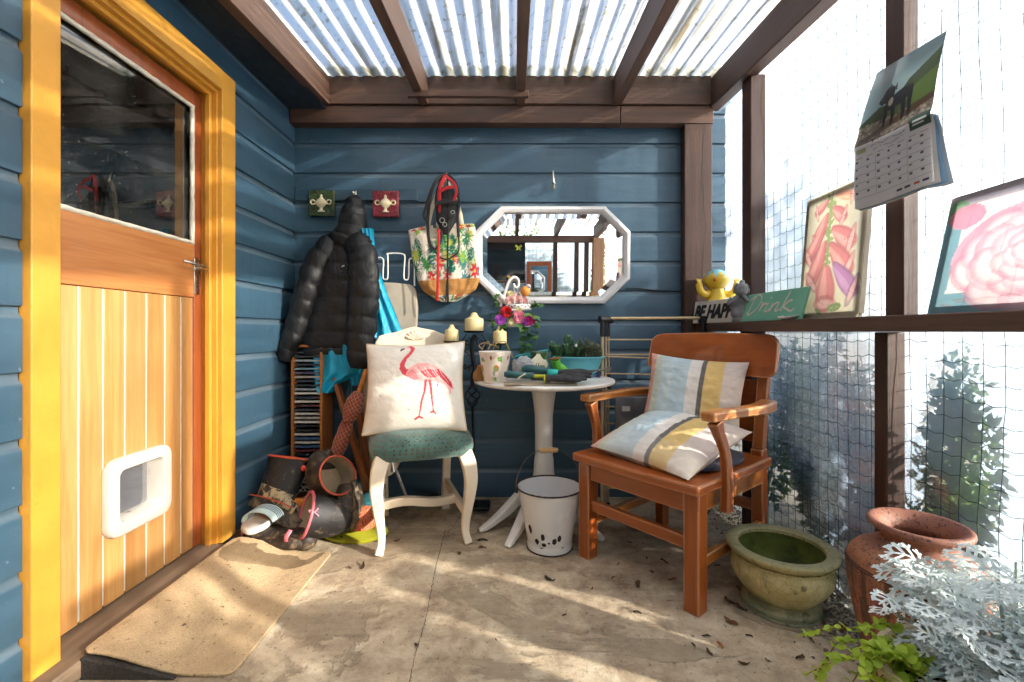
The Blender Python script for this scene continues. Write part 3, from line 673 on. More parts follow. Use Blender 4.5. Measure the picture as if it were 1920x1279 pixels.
fc = cushion(.465, .43, .15, 190, 180, 3.1, pf, .07, .003, (.62, .58, .52))
fM = TR((-.462, 2.135, .700), R(-20), 0, R(6)) @ TR((0, 0, 0), 0, R(-1.5), 0)
fcm = thing('flamingo_cushion', 'square white cushion printed with a pink flamingo on the cream chair', 'cushion', (-.462, 2.135, .700)); fcm.rotation_euler = fM.to_euler()
part('cover', fc, m_cush, fcm, world=False, smooth=80)
m_pipe = M_plain('beige_piping', '#c4b08e', .8, .1)
pp = []
for k in range(161):
    q = k / 40; s_ = int(q) % 4; f = 2 * (q - int(q)) - 1
    u, v = ((f, -1), (1, f), (-f, 1), (-1, -f))[s_]; pp.append(cushion_pt(u, v,   .465, .43, .15, -1, 3.1, .07, .003))
part('piping', MB().tube(pp, .0042, 6), m_pipe, fcm, world=False, smooth=60)

# ------------------------------------------------------------------ wooden armchair
m_arm = M_wood('worn_orange_varnish', '#79360d', '#ab591c', 'Z', .38, 20, .06, .3, coat=.3, wear='#a8622c', wear_amt=.36, rand=.08, wscale=7, edge='#dfb483')
m_armx = M_wood('worn_orange_varnish_x', '#7c380f', '#af5b20', 'X', .36, 20, .06, .3, coat=.3, wear='#a8622c', wear_amt=.36, rand=.08, wscale=7, edge='#dfb483')
m_army = M_wood('worn_orange_varnish_y', '#8a4a1c', '#c07a38', 'Y', .36, 20, .06, .3, coat=.3, wear='#c98a48', wear_amt=.36, rand=.08, wscale=7, edge='#e6c290')
ac = thing('armchair', 'worn orange brown wooden armchair with square legs', 'chair', (.672, 1.915, 0), R(-51))
def apart(name, mb, mat, bevel=.004, **k): return part(name, mb, mat, ac, bevel=bevel, world=False, **k)
for sx in (-1, 1):
    apart('leg', MB().bar((sx*.243, -.262, 0), (sx*.243, -.262, .41), .058, .058, (0, 1, 0)), m_arm)
    apart('leg', MB().bar((sx*.232, .272, 0), (sx*.232, .262, .47), .048, .05, (0, 1, 0)), m_arm)
    apart('back_post', MB().bar((sx*.232, .262, .468), (sx*.225, .352, .90), .046, .03, (0, 1, 0)), m_arm)
    apart('side_apron', MB().box((sx*.243 - .014, -.235, .335), (sx*.243 + .014, .245, .4095)), m_army)
    apart('side_stretcher', MB().box((sx*.24 - .012, -.235, .135), (sx*.24 + .012, .248, .175)), m_army)
    P = spline([(sx*.292, -.14, .325), (sx*.294, -.142, .45), (sx*.292, -.155, .54), (sx*.285, -.185, .61), (sx*.282, -.20, .648)], 4)
    apart('arm_support', MB().tube(P, [lerpl([.028, .027, .024, .027, .036], i / (len(P) - 1)) for i in range(len(P))], 4, up=(1, 0, 0), flat=.8, twist=PI/4), m_arm, smooth=40)
    A = spline([(sx*.278, -.245, .668), (sx*.285, -.15, .668), (sx*.300, -.02, .666), (sx*.305, .10, .664), (sx*.285, .22, .662), (sx*.25, .285, .662)], 5)
    apart('armrest', MB().tube(A, [lerpl([.038, .038, .036, .042, .046, .03], i / (len(A) - 1)) for i in range(len(A))], 4, up=(0, 0, 1), flat=.62, twist=PI/4), m_army, smooth=40, bevel=.006)
apart('front_apron', MB().box((-.214, -.282, .335), (.214, -.255, .4095)), m_armx)
apart('front_stretcher', MB().box((-.214, -.276, .205), (.214, -.25, .25)), m_armx)
apart('rear_stretcher', MB().box((-.21, .255, .205), (.21, .28, .25)), m_armx)
apart('rear_apron', MB().box((-.208, .235, .34), (.208, .262, .4095)), m_armx)
def seat_pt(u, v):
    x = (-.285 + .57 * u); y = -.315 + .575 * v; return x, y
sm = MB(); top = []; n = 14
def szz(x, y): return .445 - .010 * max(0, 1 - (x / .23)**2) * max(0, 1 - ((y + .02) / .26)**2)
g = MB().grid(lambda u, v: (*seat_pt(u, v), szz(*seat_pt(u, v))), n, n); g2 = MB().grid(lambda u, v: (*seat_pt(u, v), .410), n, n); g2.f = [f[::-1] for f in g2.f]
sm.add(g.v, g.f); sm.add(g2.v, g2.f); k2 = (n+1)**2
for i in range(n):
    for a, b in ((i, i+1), (n*(n+1)+i+1, n*(n+1)+i), ((i+1)*(n+1), i*(n+1)), (i*(n+1)+n, (i+1)*(n+1)+n)): sm.f.append((b, a, a + k2, b + k2))
sm.v = [(x, y - .012 * (1 - (x/.285)**2) * (1 if y < -.3 else 0), z) for x, y, z in sm.v]
apart('seat_slab', sm, m_armx, bevel=.006)
# curved top rail with rounded corners
def rail_sec(x):
    e = max(0, abs(x) - .245) / .055; r = .045 * (1 - math.sqrt(max(0, 1 - min(1, e)**2))); yy = .312 - .05 * (x / .3)**2 + .0
    z0, z1 = .765 + r * .8, .945 - r - .008 * (1 - (x/.3)**2) * -1
    return [(x, yy - .014 + .0, z0), (x, yy + .012, z0), (x, yy + .042, z1), (x, yy + .016, z1)]
xs = [-.3, -.298, -.29, -.275, -.255] + [-.24 + .48 * i / 16 for i in range(17)] + [.255, .275, .29, .298, .3]
apart('top_rail', MB().loft([rail_sec(x) for x in xs]), m_armx, bevel=.004)
apart('back_slat', MB().box((-.21, .285, .50), (.21, .297, .77), TR((0, .0, 0), R(-4), 0, 0)), m_armx)

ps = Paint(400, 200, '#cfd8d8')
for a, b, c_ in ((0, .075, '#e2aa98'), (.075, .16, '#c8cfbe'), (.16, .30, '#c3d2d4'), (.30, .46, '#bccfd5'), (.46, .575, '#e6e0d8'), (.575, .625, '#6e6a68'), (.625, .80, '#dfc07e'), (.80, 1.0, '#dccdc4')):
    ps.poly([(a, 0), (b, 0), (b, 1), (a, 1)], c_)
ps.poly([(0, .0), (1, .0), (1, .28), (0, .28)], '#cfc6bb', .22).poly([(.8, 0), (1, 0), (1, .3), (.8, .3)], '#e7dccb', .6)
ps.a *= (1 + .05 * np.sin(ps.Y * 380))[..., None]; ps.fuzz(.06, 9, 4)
def place(o, M):
    o.location = M.to_translation(); o.rotation_euler = M.to_euler(); return o
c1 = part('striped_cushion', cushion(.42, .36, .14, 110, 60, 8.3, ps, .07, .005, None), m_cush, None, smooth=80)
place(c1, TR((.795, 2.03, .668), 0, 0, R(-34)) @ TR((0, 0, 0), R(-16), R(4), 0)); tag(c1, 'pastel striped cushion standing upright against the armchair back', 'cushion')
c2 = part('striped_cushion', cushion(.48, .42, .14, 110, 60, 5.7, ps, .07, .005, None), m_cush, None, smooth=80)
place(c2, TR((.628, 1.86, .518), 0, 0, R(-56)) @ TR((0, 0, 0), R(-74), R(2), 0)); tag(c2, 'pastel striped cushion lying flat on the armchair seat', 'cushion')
m_navy = M_plain('navy_seat_pad', '#2b2f45', .9, .15, 30, .3, 200, sheen=.2)
single('seat_pad', MB().loft([sup(.20, .18, .446, 3), sup(.22, .20, .452, 3), sup(.22, .20, .464, 3), sup(.195, .175, .470, 3)]).xf(TR((.69, 1.885, 0), 0, 0, R(-51))), m_navy, 'thin navy seat pad under the flat striped cushion', 'seat pad', (.70, 1.90, .446), smooth=50)

# ------------------------------------------------------------------ clothes airer behind the armchair
m_dowel = M_plain('cream_dowel', '#c9ae84', .5, .12, 20); m_alu = M_plain('pale_metal_tube', '#a89c88', .4, .1, metal=.6); m_blackp = M_plain('black_plastic', '#161618', .45, .2)
ar = thing('clothes_airer', 'folded clothes airer of cream rods and black joints behind armchair', 'clothes airer', (.75, 2.42, 0))
def tubep(name, pts, r, mat, par, n=8): return part(name, MB().tube(pts, r, n), mat, par, smooth=60)
for x in (.485, 1.02):
    for dx, dy, rr in ((-.016, -.02, .008), (.004, -.005, .008), (.024, .02, .007)):
        tubep('upright', [(x + dx - .01, 2.40 + dy, .03), (x + dx, 2.44 + dy, 1.0)], rr, m_dowel if dx < 0 else m_alu, ar)
        tubep('joint_sleeve', [(x + dx - .0008, 2.436 + dy, .93), (x + dx, 2.44 + dy, 1.01)], rr + .004, m_blackp, ar)
        tubep('foot', [(x + dx - .0102, 2.40 + dy, .0), (x + dx - .01, 2.40 + dy, .05)], rr + .004, m_blackp, ar)
    part('hinge', MB().tube([(x - .03, 2.42, 1.022), (x + .04, 2.445, 1.022)], .02, 12), m_blackp, ar, smooth=60)
    tubep('joint_sleeve', [(x + .024, 2.445, .62), (x + .024, 2.452, .74)], .016, m_blackp, ar)
tubep('rung', [(.51, 2.43, 1.028), (1.0, 2.43, 1.03)], .008, m_dowel, ar)
for z, tl in ((.915, 0), (.835, 0), (.825, -.02), (.735, -.012), (.645, 0), (.64, -.025), (.56, -.01), (.47, 0), (.38, -.01), (.3, 0), (.22, -.01), (.13, 0)):
    tubep('rung', [(.49, 2.415 + .02 * (z - .5), z), (1.02, 2.415 + .02 * (z - .5), z + tl)], .0042, m_dowel, ar, 6)
m_grey = M_plain('grey_bag_cloth', '#77787c', .85, .15, 12, .3, 120)
bag = thing('grey_bag', 'grey cloth bag with a white label hung on the clothes airer', 'bag', (.64, 2.36, .42))
part('body', MB().loft([[(.53 + .24 * i / 8, 2.37 + .008 * math.sin(i * 2 + k), .40 + .215 * k / 5) for i in range(9)] + [(.77 - .24 * i / 8, 2.395, .40 + .215 * k / 5) for i in range(9)] for k in range(6)]), m_grey, bag)
part('label', MB().box((.56, 2.357, .545), (.60, 2.36, .57)), M_plain('white_label', '#d8d5cf', .6), bag)
tubep('garden_stake', [(1.145, 2.16, 1.13), (1.055, 2.30, .62), (.99, 2.40, .22)], .014, m_blackp, None, 10)
o = bpy.data.objects['garden_stake']; tag(o, 'black pole leaning on the shelf behind the armchair', 'pole')

# ------------------------------------------------------------------ white pedestal table
m_white = M_plain('white_enamel_paint', '#ddd8d2', .35, .04, 6, .06, 30, dirt='#8a7c68', dirt_amt=.16, dirt_scale=14)
TX, TY, TZ = .150, 2.30, .722
tb = thing('pedestal_table', 'round white pedestal table with four splayed feet', 'table', (TX, TY, 0))
part('tabletop', MB().lathe([(.0, TZ), (.34, TZ), (.350, TZ - .002), (.353, TZ - .008), (.350, TZ - .016), (.33, TZ - .024), (.06, TZ - .03)], 72, (TX, TY, 0)), m_white, tb, smooth=40)
part('column', MB().lathe([(.075, TZ - .026), (.062, .66), (.053, .60), (.046, .54), (.044, .40), (.045, .33), (.048, .322), (.049, .31), (.052, .25), (.062, .20), (.072, .17), (.06, .15), (.0, .15)], 32, (TX, TY, 0)), m_white, tb, smooth=40)
for a in (R(203), R(238), R(318), R(40)):
    d = Vector((math.cos(a), math.sin(a), 0)); P = spline([Vector((TX, TY, .19)) + d * .03, Vector((TX, TY, .15)) + d * .12, Vector((TX, TY, .075)) + d * .22, Vector((TX, TY, .022)) + d * .31, Vector((TX, TY, .012)) + d * .345], 4)
    part('foot', MB().tube(P, [lerpl([.036, .036, .034, .026, .02], i / (len(P) - 1)) for i in range(len(P))], 4, up=(0, 0, 1), twist=PI/4, flat=[lerpl([1, 1, .8, .6, .5], i / (len(P) - 1)) for i in range(len(P))]), m_white, tb, bevel=.006, smooth=40)

# ------------------------------------------------------------------ enamel bucket
m_enamel = M_plain('white_enamel', '#dcdad8', .22, .03, 5, .03, 20, dirt='#9c8a70', dirt_amt=.12, dirt_scale=8, coat=.4)
m_rust = M_plain('chipped_black_rust', '#2a201b', .75, .4, 40, .5, 90)
BX, BY = .158, 2.03
bu = thing('enamel_bucket', 'chipped white enamel bucket with a wooden grip on its wire handle', 'bucket', (BX, BY, 0))
part('shell', MB().lathe([(.0, .012), (.096, .012), (.097, .004), (.0995, .004), (.1005, .026), (.098, .032), (.0985, .036), (.143, .268), (.1455, .268), (.142, .266), (.0975, .04), (.095, .02), (.0, .02)], 64, (BX, BY, 0)), m_enamel, bu, smooth=40)
rimp = [(BX + .145 * math.cos(2*PI*k/64), BY + .145 * math.sin(2*PI*k/64), .270) for k in range(65)]
part('rim', MB().tube(rimp, [.0036 + .0014 * nz((k * .9, 3, 0), 1) for k in range(65)], 8), m_rust, bu, smooth=60)
part('base_ring', MB().tube([(BX + .0995 * math.cos(2*PI*k/48), BY + .0995 * math.sin(2*PI*k/48), .004) for k in range(49)], .0032, 6), m_rust, bu, smooth=60)
def chip(ang, z, ra, rz):
    # a chip that hugs the tapering wall
    vs = []; n = 14
    for k in range(n):
        a = 2*PI*k/n; q = 1 + .3 * nz((k * 1.1, z * 60, ang * 9), 1); zz = z + rz * q * math.sin(a); rr = .0985 + (zz - .036) * (.0445/.232) + .0006; th = ang + ra * q * math.cos(a) / rr
        vs.append((BX + rr * math.cos(th), BY + rr * math.sin(th), zz))
    return MB().add(vs, [tuple(range(n))])
for ang, z, ra, rz in ((218, .108, .010, .020), (250, .086, .009, .016), (288, .080, .009, .016), (277, .068, .010, .015), (234, .060, .010, .013), (252, .050, .010, .009), (264, .060, .005, .005), (300, .034, .006, .003), (245, .034, .008, .003)):
    part('enamel_chip', chip(R(ang), z, ra, rz), m_rust, bu, smooth=None)
m_wire = M_plain('dull_wire', '#6b655c', .45, .2, metal=.8)
ax = R(4); ea = Vector((math.cos(ax), math.sin(ax), 0))
bail = [Vector((BX, BY, .255)) + ea * (.150 * math.cos(a)) + Vector((0, .06, 0)) * math.sin(a) + Vector((0, 0, .165 * math.sin(a)**.9)) for a in (PI * i / 32 for i in range(33))]
part('bail', MB().tube(bail, .0027, 6), m_wire, bu, smooth=60)
g0, g1 = bail[13], bail[19]; part('grip', MB().tube([g0.lerp(g1, i / 8) for i in range(9)], [.009, .0115, .0125, .012, .0115, .012, .0125, .0115, .009], 12), M_wood('pale_turned_grip', '#a8824f', '#cfa873', 'X', .6, 40, .1, .3), bu, smooth=60)
for s_ in (-1, 1): part('ear', MB().ball(Vector((BX, BY, .252)) + ea * s_ * .147, (.008, .012, .012), 10, 6), m_rust, bu, smooth=60)

# ------------------------------------------------------------------ doormat on a rubber ramp
XM0, XM1, YM0, YM1 = -1.205, -.782, 1.262, 1.965
def matz(x):
    k = min(1, max(0, ((x - XM0) / (XM1 - XM0) - .05) / .7)); return .072 - .062 * k * k * (3 - 2 * k)
pm = Paint(160, 260, '#d3b993'); pm.fuzz(.10, 9, 5)
cat = [(.62, .88), (.66, .955), (.72, .965), (.74, .945), (.80, .95), (.84, .94)]
# lying cat drawn along the far end of the mat: u across (away from door), v towards the back wall
catp = [(.02, .86), (.05, .90), (.07, .975), (.13, .935), (.20, .935), (.27, .965), (.29, .92), (.40, .90), (.52, .91), (.60, .935), (.69, .935), (.75, .90), (.81, .90), (.85, .93), (.88, .985), (.93, .985), (.92, .92), (.88, .86), (.80, .81), (.70, .78), (.60, .79), (.45, .77), (.30, .74), (.18, .73), (.09, .76), (.04, .81)]
pm.poly(catp, '#6d5a44', .72).ell(.45, .74, .6, .07, '#d3b993', al=.6, soft=1.0); pm.fuzz(.06, 22, 8)
def matpt(u, v):
    x = XM0 + (XM1 - XM0) * u; y = YM0 + (YM1 - YM0) * v; e = min(u, 1-u) * .42; f = min(v, 1 - v) * .7; c_ = .03
    if e < c_ and f < c_:   # rounded corners
        dx, dy = c_ - e, c_ - f; q = math.hypot(dx, dy)
        if q > c_: k = c_ / q; x += (dx - dx*k) * (1 if u < .5 else -1); y += (dy - dy*k) * (1 if v < .5 else -1)
    return Vector((x, y, matz(x) + .0012 * nz((x, y, 0), 60)))
mt = painted_sheet(pm, matpt, 100, 160); m_mat = M_vcol('coir_mat', .95, 0, .9, 500, .1, grit=.345, gscale=48)
mat_o = single('doormat', mt, m_mat, 'tan coir doormat with a faded cat silhouette by the door', 'doormat', (-1.0, 1.6, .01), smooth=80); md = mat_o.modifiers.new('solid', 'SOLIDIFY'); md.thickness = .008; md.offset = -1
m_rub = M_plain('black_crumb_rubber', '#2e2a26', .95, .6, 120, .9, 200, dirt='#5d5244', dirt_amt=.33, dirt_scale=60)
single('rubber_ramp', MB().prism([(XM0 + .01, .0), (XM0 + .27, .0), (XM0 + .27, .006), (XM0 + .03, .058), (XM0 + .01, .06)], .69).xf(TR((0, YM0 - .012, 0))), m_rub, 'black crumb rubber wedge under the near edge of the doormat', 'ramp', (-1.07, 1.6, 0), bevel=.004)
# ------------------------------------------------------------------ wall things
single('coat_rail', MB().box((XL + .02, YB - .033, 1.710), (-.555, YB - .0165, 1.776)), m_blue_x, 'blue painted batten holding coat hooks under the two urn tiles', 'coat rail', (-.9, YB - .02, 1.71), bevel=.003)
def urn_tile(px, py, col, label):
    c_ = at(px, py, YB - .045); o = thing('wall_tile', label, 'tile', c_)
    m = M_plain('glazed_tile_' + label.split()[0], col, .25, .55, 70, .8, 110, coat=.5, bdist=.006)
    part('body', MB().box((-.074, -.012, -.074), (.074, .012, .074)), m, o, bevel=.004, world=False)
    mi = M_plain('ivory_glaze', '#d3c8a8', .4, .15, 30, .2, 90, coat=.3)
    prof = [(.0, -.05), (.020, -.05), (.021, -.045), (.010, -.040), (.008, -.026), (.018, -.020), (.034, -.004), (.036, .006), (.026, .012), (.022, .020), (.012, .026), (.006, .036), (.009, .042), (.0, .052)]
    um = MB().lathe(prof, 20); um.v = [(x, y * .45 - .014, z) for x, y, z in um.v]
    u = part('urn_relief', um, mi, o, world=False, smooth=50)
    for s_ in (-1, 1):
        P = spline([(s_*.03, -.018, -.004), (s_*.05, -.018, -.008), (s_*.058, -.018, .008), (s_*.045, -.018, .016), (s_*.034, -.018, .010)], 5); part('handle', MB().tube(P, .0045, 6), mi, u, world=False, smooth=60)
    return o
urn_tile(604, 382, '#2f4020', 'green glazed wall tile with a raised ivory urn')
urn_tile(724, 383, '#7a1f2c', 'red glazed wall tile with a raised ivory urn')

def wall_hook(px, py0, py1, label):
    a = at(px, py0, YB - .03); b = at(px, py1, YB - .03); o = thing('coat_hook', label, 'hook', b)
    P = spline([a + Vector((0, -.005, 0)), a.lerp(b, .35) + Vector((0, -.012, 0)), a.lerp(b, .75) + Vector((0, -.012, 0)), b + Vector((0, -.03, .012)), b + Vector((0, -.05, .03))], 5)
    part('shank', MB().tube(P, [lerpl([.004, .006, .009, .012, .006], i / (len(P)-1)) for i in range(len(P))], 8), m_chrome, o, smooth=60)
    part('tip', MB().ball(b + Vector((0, -.05, .034)), .010, 10, 8), m_chrome, o, smooth=60); return o
wall_hook(1037, 321, 360, 'silver hook alone on the blue wall above the mirror')
wall_hook(838, 325, 352, 'silver hook holding up the dog harness straps')
wall_hook(668, 358, 378, 'small hook on the batten above the black jacket hood')

# octagonal mirror, leaning a little forward at its top
mw, mh, mc = .885, .553, (.130, .190)
mir = thing('octagonal_mirror', 'white framed octagonal mirror on the blue back wall', 'mirror', at(1036, 479, YB - .045)); mir.rotation_euler = (R(2.35), 0, 0)
def octo(w, h, cx_, cz, y): return [(-w+cx_, y, -h), (w-cx_, y, -h), (w, y, -h+cz), (w, y, h-cz), (w-cx_, y, h), (-w+cx_, y, h), (-w, y, h-cz), (-w, y, -h+cz)]
HW, HH = .442, .277
def oc(inset, y): k = inset; return octo(HW - k, HH - k, .145 - k*.45, .142 - k*.45, y)
m_mframe = M_plain('white_mirror_frame', '#d5d3d4', .3, .03, 6, .04, 30, coat=.3)
part('frame', MB().loft([oc(0, .02), oc(0, -.006), oc(.006, -.018), oc(.020, -.022), (oc(.033, -.014)), oc(.040, -.003), oc(.041, .012)], False, False), m_mframe, mir, world=False, smooth=30)
t = NT('mirror_silver'); t.set(col=(.9, .92, .92), rough=.0, metal=1.0); m_mirror = t.m
pn = part('pane', MB().add(oc(.070, .000), [tuple(range(8))]), m_mirror, mir, world=False, smooth=None)
part('bevelled_edge', MB().loft([oc(.0405, .0045), oc(.070, .0)], False, False), m_mirror, pn, world=False, smooth=None)
# cable along the wall right of the mirror
single('wall_cable', MB().tube(spline([at(1172, 540, YB - .03), at(1200, 541, YB - .024), at(1240, 545, YB - .022), at(1285, 546, YB - .03)], 6), .0035, 6), m_blackp, 'thin black cable running from the mirror along the wall', 'cable', at(1230, 543, YB - .02), smooth=60)

# ------------------------------------------------------------------ black puffer jacket
t = NT('black_nylon'); v = t.coord(shift=False); n1 = t.noise(t.coord((1, 1, .55), shift=False), 30, 4, .5, .9); n2 = t.noise(v, 90, 3)
t.set(col=t.ramp(n1, [(.3, lin('#090a0c')), (.7, lin('#141518'))]), rough=t.rng(n1, .3, .7, .42, .6), spec=.45); t.bump(t.math('ADD', n1, t.math('MULTIPLY', n2, .1)), .42, .012); m_nylon = t.m
def puff(s_, q, lo=.82): f = abs(math.sin(PI * s_ / q)); return lo + (1 - lo) * f**.32
def puffy_tube(ctr, rad, q, n=28, flat=.8, per=10, lo=.82, amp=.007, seed=0, phase=0.0, level=False):
    P = spline(ctr, per); N = len(P); L = [0]
    for i in range(1, N): L.append(L[-1] + (P[i] - P[i-1]).length)
    secs = []; up = Vector((0, -1, 0))
    for i in range(N):
        T = Vector((0, 0, -1)) if level else (P[min(i+1, N-1)] - P[max(i-1, 0)]).normalized(); b = T.cross(up).normalized(); r = lerpl(rad, i / (N-1))
        ring = []
        for k in range(n):
            a = 2*PI*k/n; sag = .25 * math.cos(a); rr = r * puff(L[i] + phase + sag * q * .35, q, lo)
            p = P[i] + b * math.cos(a) * rr + up * math.sin(a) * rr * flat
            w = amp * (nz((p.x * 14, p.y * 14, p.z * 14), 1, seed) + .4 * nz((p.x * 34, p.y * 34, p.z * 20), 1, seed)); d = (p - P[i]).normalized(); ring.append(p + d * w)
        secs.append(ring)
    return MB().loft(secs)
jk = thing('puffer_jacket', 'black quilted puffer jacket hanging from the batten hook', 'jacket', at(640, 380, 2.55))
def J(px, py, Y): return at(px, py, Y)
part('torso', puffy_tube([J(655, 436, 2.55), J(645, 460, 2.535), J(638, 500, 2.525), J(634, 550, 2.52), J(628, 600, 2.52), J(620, 640, 2.52), J(612, 656, 2.525), J(611, 664, 2.53)], [.10, .145, .165, .175, .182, .182, .178, .172], .094, 64, .42, 14, .845, .006, 2, level=True), m_nylon, jk, smooth=80)
part('sleeve', puffy_tube([J(626, 450, 2.525), J(600, 482, 2.485), J(577, 535, 2.46), J(564, 580, 2.46), J(551, 625, 2.46), J(537, 655, 2.46), J(530, 673, 2.46)], [.062, .068, .064, .060, .058, .056, .048], .092, 28, .8, 14, .82, .005, 5), m_nylon, jk, smooth=80)
part('sleeve', puffy_tube([J(664, 444, 2.50), J(679, 482, 2.44), J(682, 540, 2.41), J(680, 590, 2.41), J(676, 635, 2.41), J(673, 668, 2.41), J(671, 690, 2.42)], [.07, .084, .086, .083, .078, .066, .046], .094, 30, .8, 14, .83, .005, 9), m_nylon, jk, smooth=80)
part('hood', puffy_tube([J(668, 366, 2.575), J(665, 376, 2.56), J(663, 395, 2.54), J(662, 415, 2.525), J(660, 432, 2.52), J(656, 450, 2.53), J(652, 464, 2.545)], [.014, .050, .070, .078, .088, .115, .12], .065, 36, .75, 12, .87, .006, 14), m_nylon, jk, smooth=80)
m_logo = M_plain('white_stitch', '#d6d6d6', .6); part('logo', MB().box((-.008, -.001, -.003), (.008, .001, .003), TR(J(643, 499, 2.442), 0, R(-25), 0)), m_logo, jk)
# turquoise raincoat behind it
t = NT('turquoise_nylon'); n1 = t.noise(t.coord((1, 1, .4), shift=False), 16, 5, .6, .7); t.set(col=t.ramp(n1, [(.3, lin('#0c8db4')), (.7, lin('#18b2da'))]), rough=.45, spec=.5); t.bump(n1, .8, .02); m_turq = t.m
rc = thing('raincoat', 'turquoise raincoat hanging behind the black jacket', 'raincoat', at(680, 400, 2.58))
def folds(secs_px, Y0, n=48, dep=.03, seed=0, per=8):
    """hanging cloth: list of (py, left px, right px, dY); rings with soft folds"""
    S_ = []
    for i in range(len(secs_px) - 1):
        for k in range(per): f = k / per; S_.append([secs_px[i][j] + (secs_px[i+1][j] - secs_px[i][j]) * f for j in range(4)])
    S_.append(secs_px[-1]); rings = []
    for py, l, r_, dy in S_:
        a = at(l, py, Y0 + dy); b = at(r_, py, Y0 + dy); c_ = (a + b) / 2; w = (b - a).length / 2; ring = []
        for k in range(n):
            th = 2*PI*k/n; x = math.cos(th); y = math.sin(th); z = c_.z
            fo = .35 * dep * math.sin(x * 9 + seed + z * 3) + dep * .5 * nz((x * 3, z * 6, seed), 1) + .006 * nz((x*9, z * 25, seed))
            ring.append((c_.x + x * w, c_.y - y * dep + (fo if y > 0 else -fo * .3), z + .004 * nz((x * 4, 0, seed))))
        rings.append(ring)
    return MB().loft(rings)
part('body', folds([(430, 680, 700, 0), (470, 684, 703, 0), (505, 688, 709, 0), (540, 690, 722, -.005), (590, 688, 742, -.01), (630, 686, 757, -.012), (647, 686, 760, -.012)], 2.485, seed=1), m_turq, rc, smooth=80)
part('sleeve', folds([(560, 600, 650, 0), (640, 592, 672, 0), (680, 588, 680, -.01), (700, 590, 676, -.012), (718, 591, 640, -.012), (736, 596, 622, -.012)], 2.5, seed=4, dep=.028), m_turq, rc, smooth=80)
part('hem', folds([(600, 640, 684, 0), (660, 640, 690, 0), (700, 650, 686, 0), (715, 655, 680, 0), (722, 660, 676, 0)], 2.54, seed=7, dep=.02), m_turq, rc, smooth=80)
part('drawcord', MB().tube(spline([at(655, 716, 2.5), at(652, 735, 2.5), at(654, 748, 2.5), at(659, 735, 2.5), at(658, 718, 2.5)], 6), .0016, 5), m_turq, rc, smooth=60)

# ------------------------------------------------------------------ tropical tote bag
pt = Paint(420, 360, '#e0d5c6'); pt.fuzz(.05, 6, 1); rr_ = np.random.default_rng(11)
G = ['#2f7a3d', '#4d9a45', '#1f6a4a', '#86a83f', '#2b6f7a', '#b5b64a']
def fan(cx_, cy_, r, col, n=13, a0=0, sp=2*PI):
    for k in range(n):
        a = a0 + sp * k / n + rr_.uniform(-.1, .1); q = r * rr_.uniform(.7, 1.05); pt.line([(cx_, cy_), (cx_ + q*math.cos(a)*.5, cy_ + q*math.sin(a)*.55), (cx_ + q*math.cos(a), cy_ + q*math.sin(a)*1.15)], [.008, .017, .002], col, .92)
def flower(cx_, cy_, r, col):
    for k in range(7):
        a = 2*PI*k/7 + cx_*9; pt.ell(cx_ + r*.6*math.cos(a), cy_ + r*.7*math.sin(a), r*.5, r*.22, col, rot=a)
    pt.ell(cx_, cy_, r*.22, r*.25, '#e8b94a')
def monst(cx_, cy_, r, rot, col):
    pt.ell(cx_, cy_, r, r*.75, col, rot)
    for k in range(-3, 4):
        bx, by = cx_ + math.cos(rot)*k*r*.28, cy_ + math.sin(rot)*k*r*.28
        for s_ in (-1, 1): pt.line([(bx, by), (bx - math.sin(rot)*s_*r*.8 + math.cos(rot)*r*.2, by + math.cos(rot)*s_*r*.8)], [.002, .009], '#dfe6d0', .75)
for k in range(34): fan(rr_.random(), .38 + .6*rr_.random(), rr_.uniform(.06, .12), G[k % 6], 12)
for cx_, cy_, r, ro in ((.62, .72, .10, 1.1), (.55, .50, .10, .3), (.9, .62, .07, .8), (.12, .75, .06, 2), (.33, .62, .07, .5), (.8, .88, .06, 2.2)): monst(cx_, cy_, r, ro, '#1d6b58')
for k in range(9): fan(rr_.random(), .40 + .55*rr_.random(), .075, G[(k * 5) % 6], 11)
for cx_, cy_, r in ((.08, .93, .05), (.2, .96, .05), (.42, .56, .06), (.93, .46, .07), (.25, .42, .06), (.78, .92, .06), (.9, .93, .05), (.5, .43, .06), (.66, .58, .045)): flower(cx_, cy_, r, '#c22f3d')
for k in range(16): fan(rr_.random(), .02 + .13*rr_.random(), rr_.uniform(.05, .09), G[k % 6], 10)
for cx_, cy_, r in ((.75, .13, .06), (.5, .06, .05), (.85, .17, .05)): flower(cx_, cy_, r, '#cf3440')
band = (pt.Y > .165) & (pt.Y < .39); pt.mask(band.astype(float), '#b5834a'); pt.a *= np.where(band, 1 + .22*np.sin(pt.Y*300 + 2*np.sin(pt.X*20)), 1)[..., None]; pt.fuzz(.08, 12, 6)
tsec = [(423, 766, 889), (432, 767, 891), (455, 770, 893), (480, 773, 896), (505, 780, 899), (528, 785, 900), (545, 794, 892), (558, 812, 872), (566, 826, 856)]
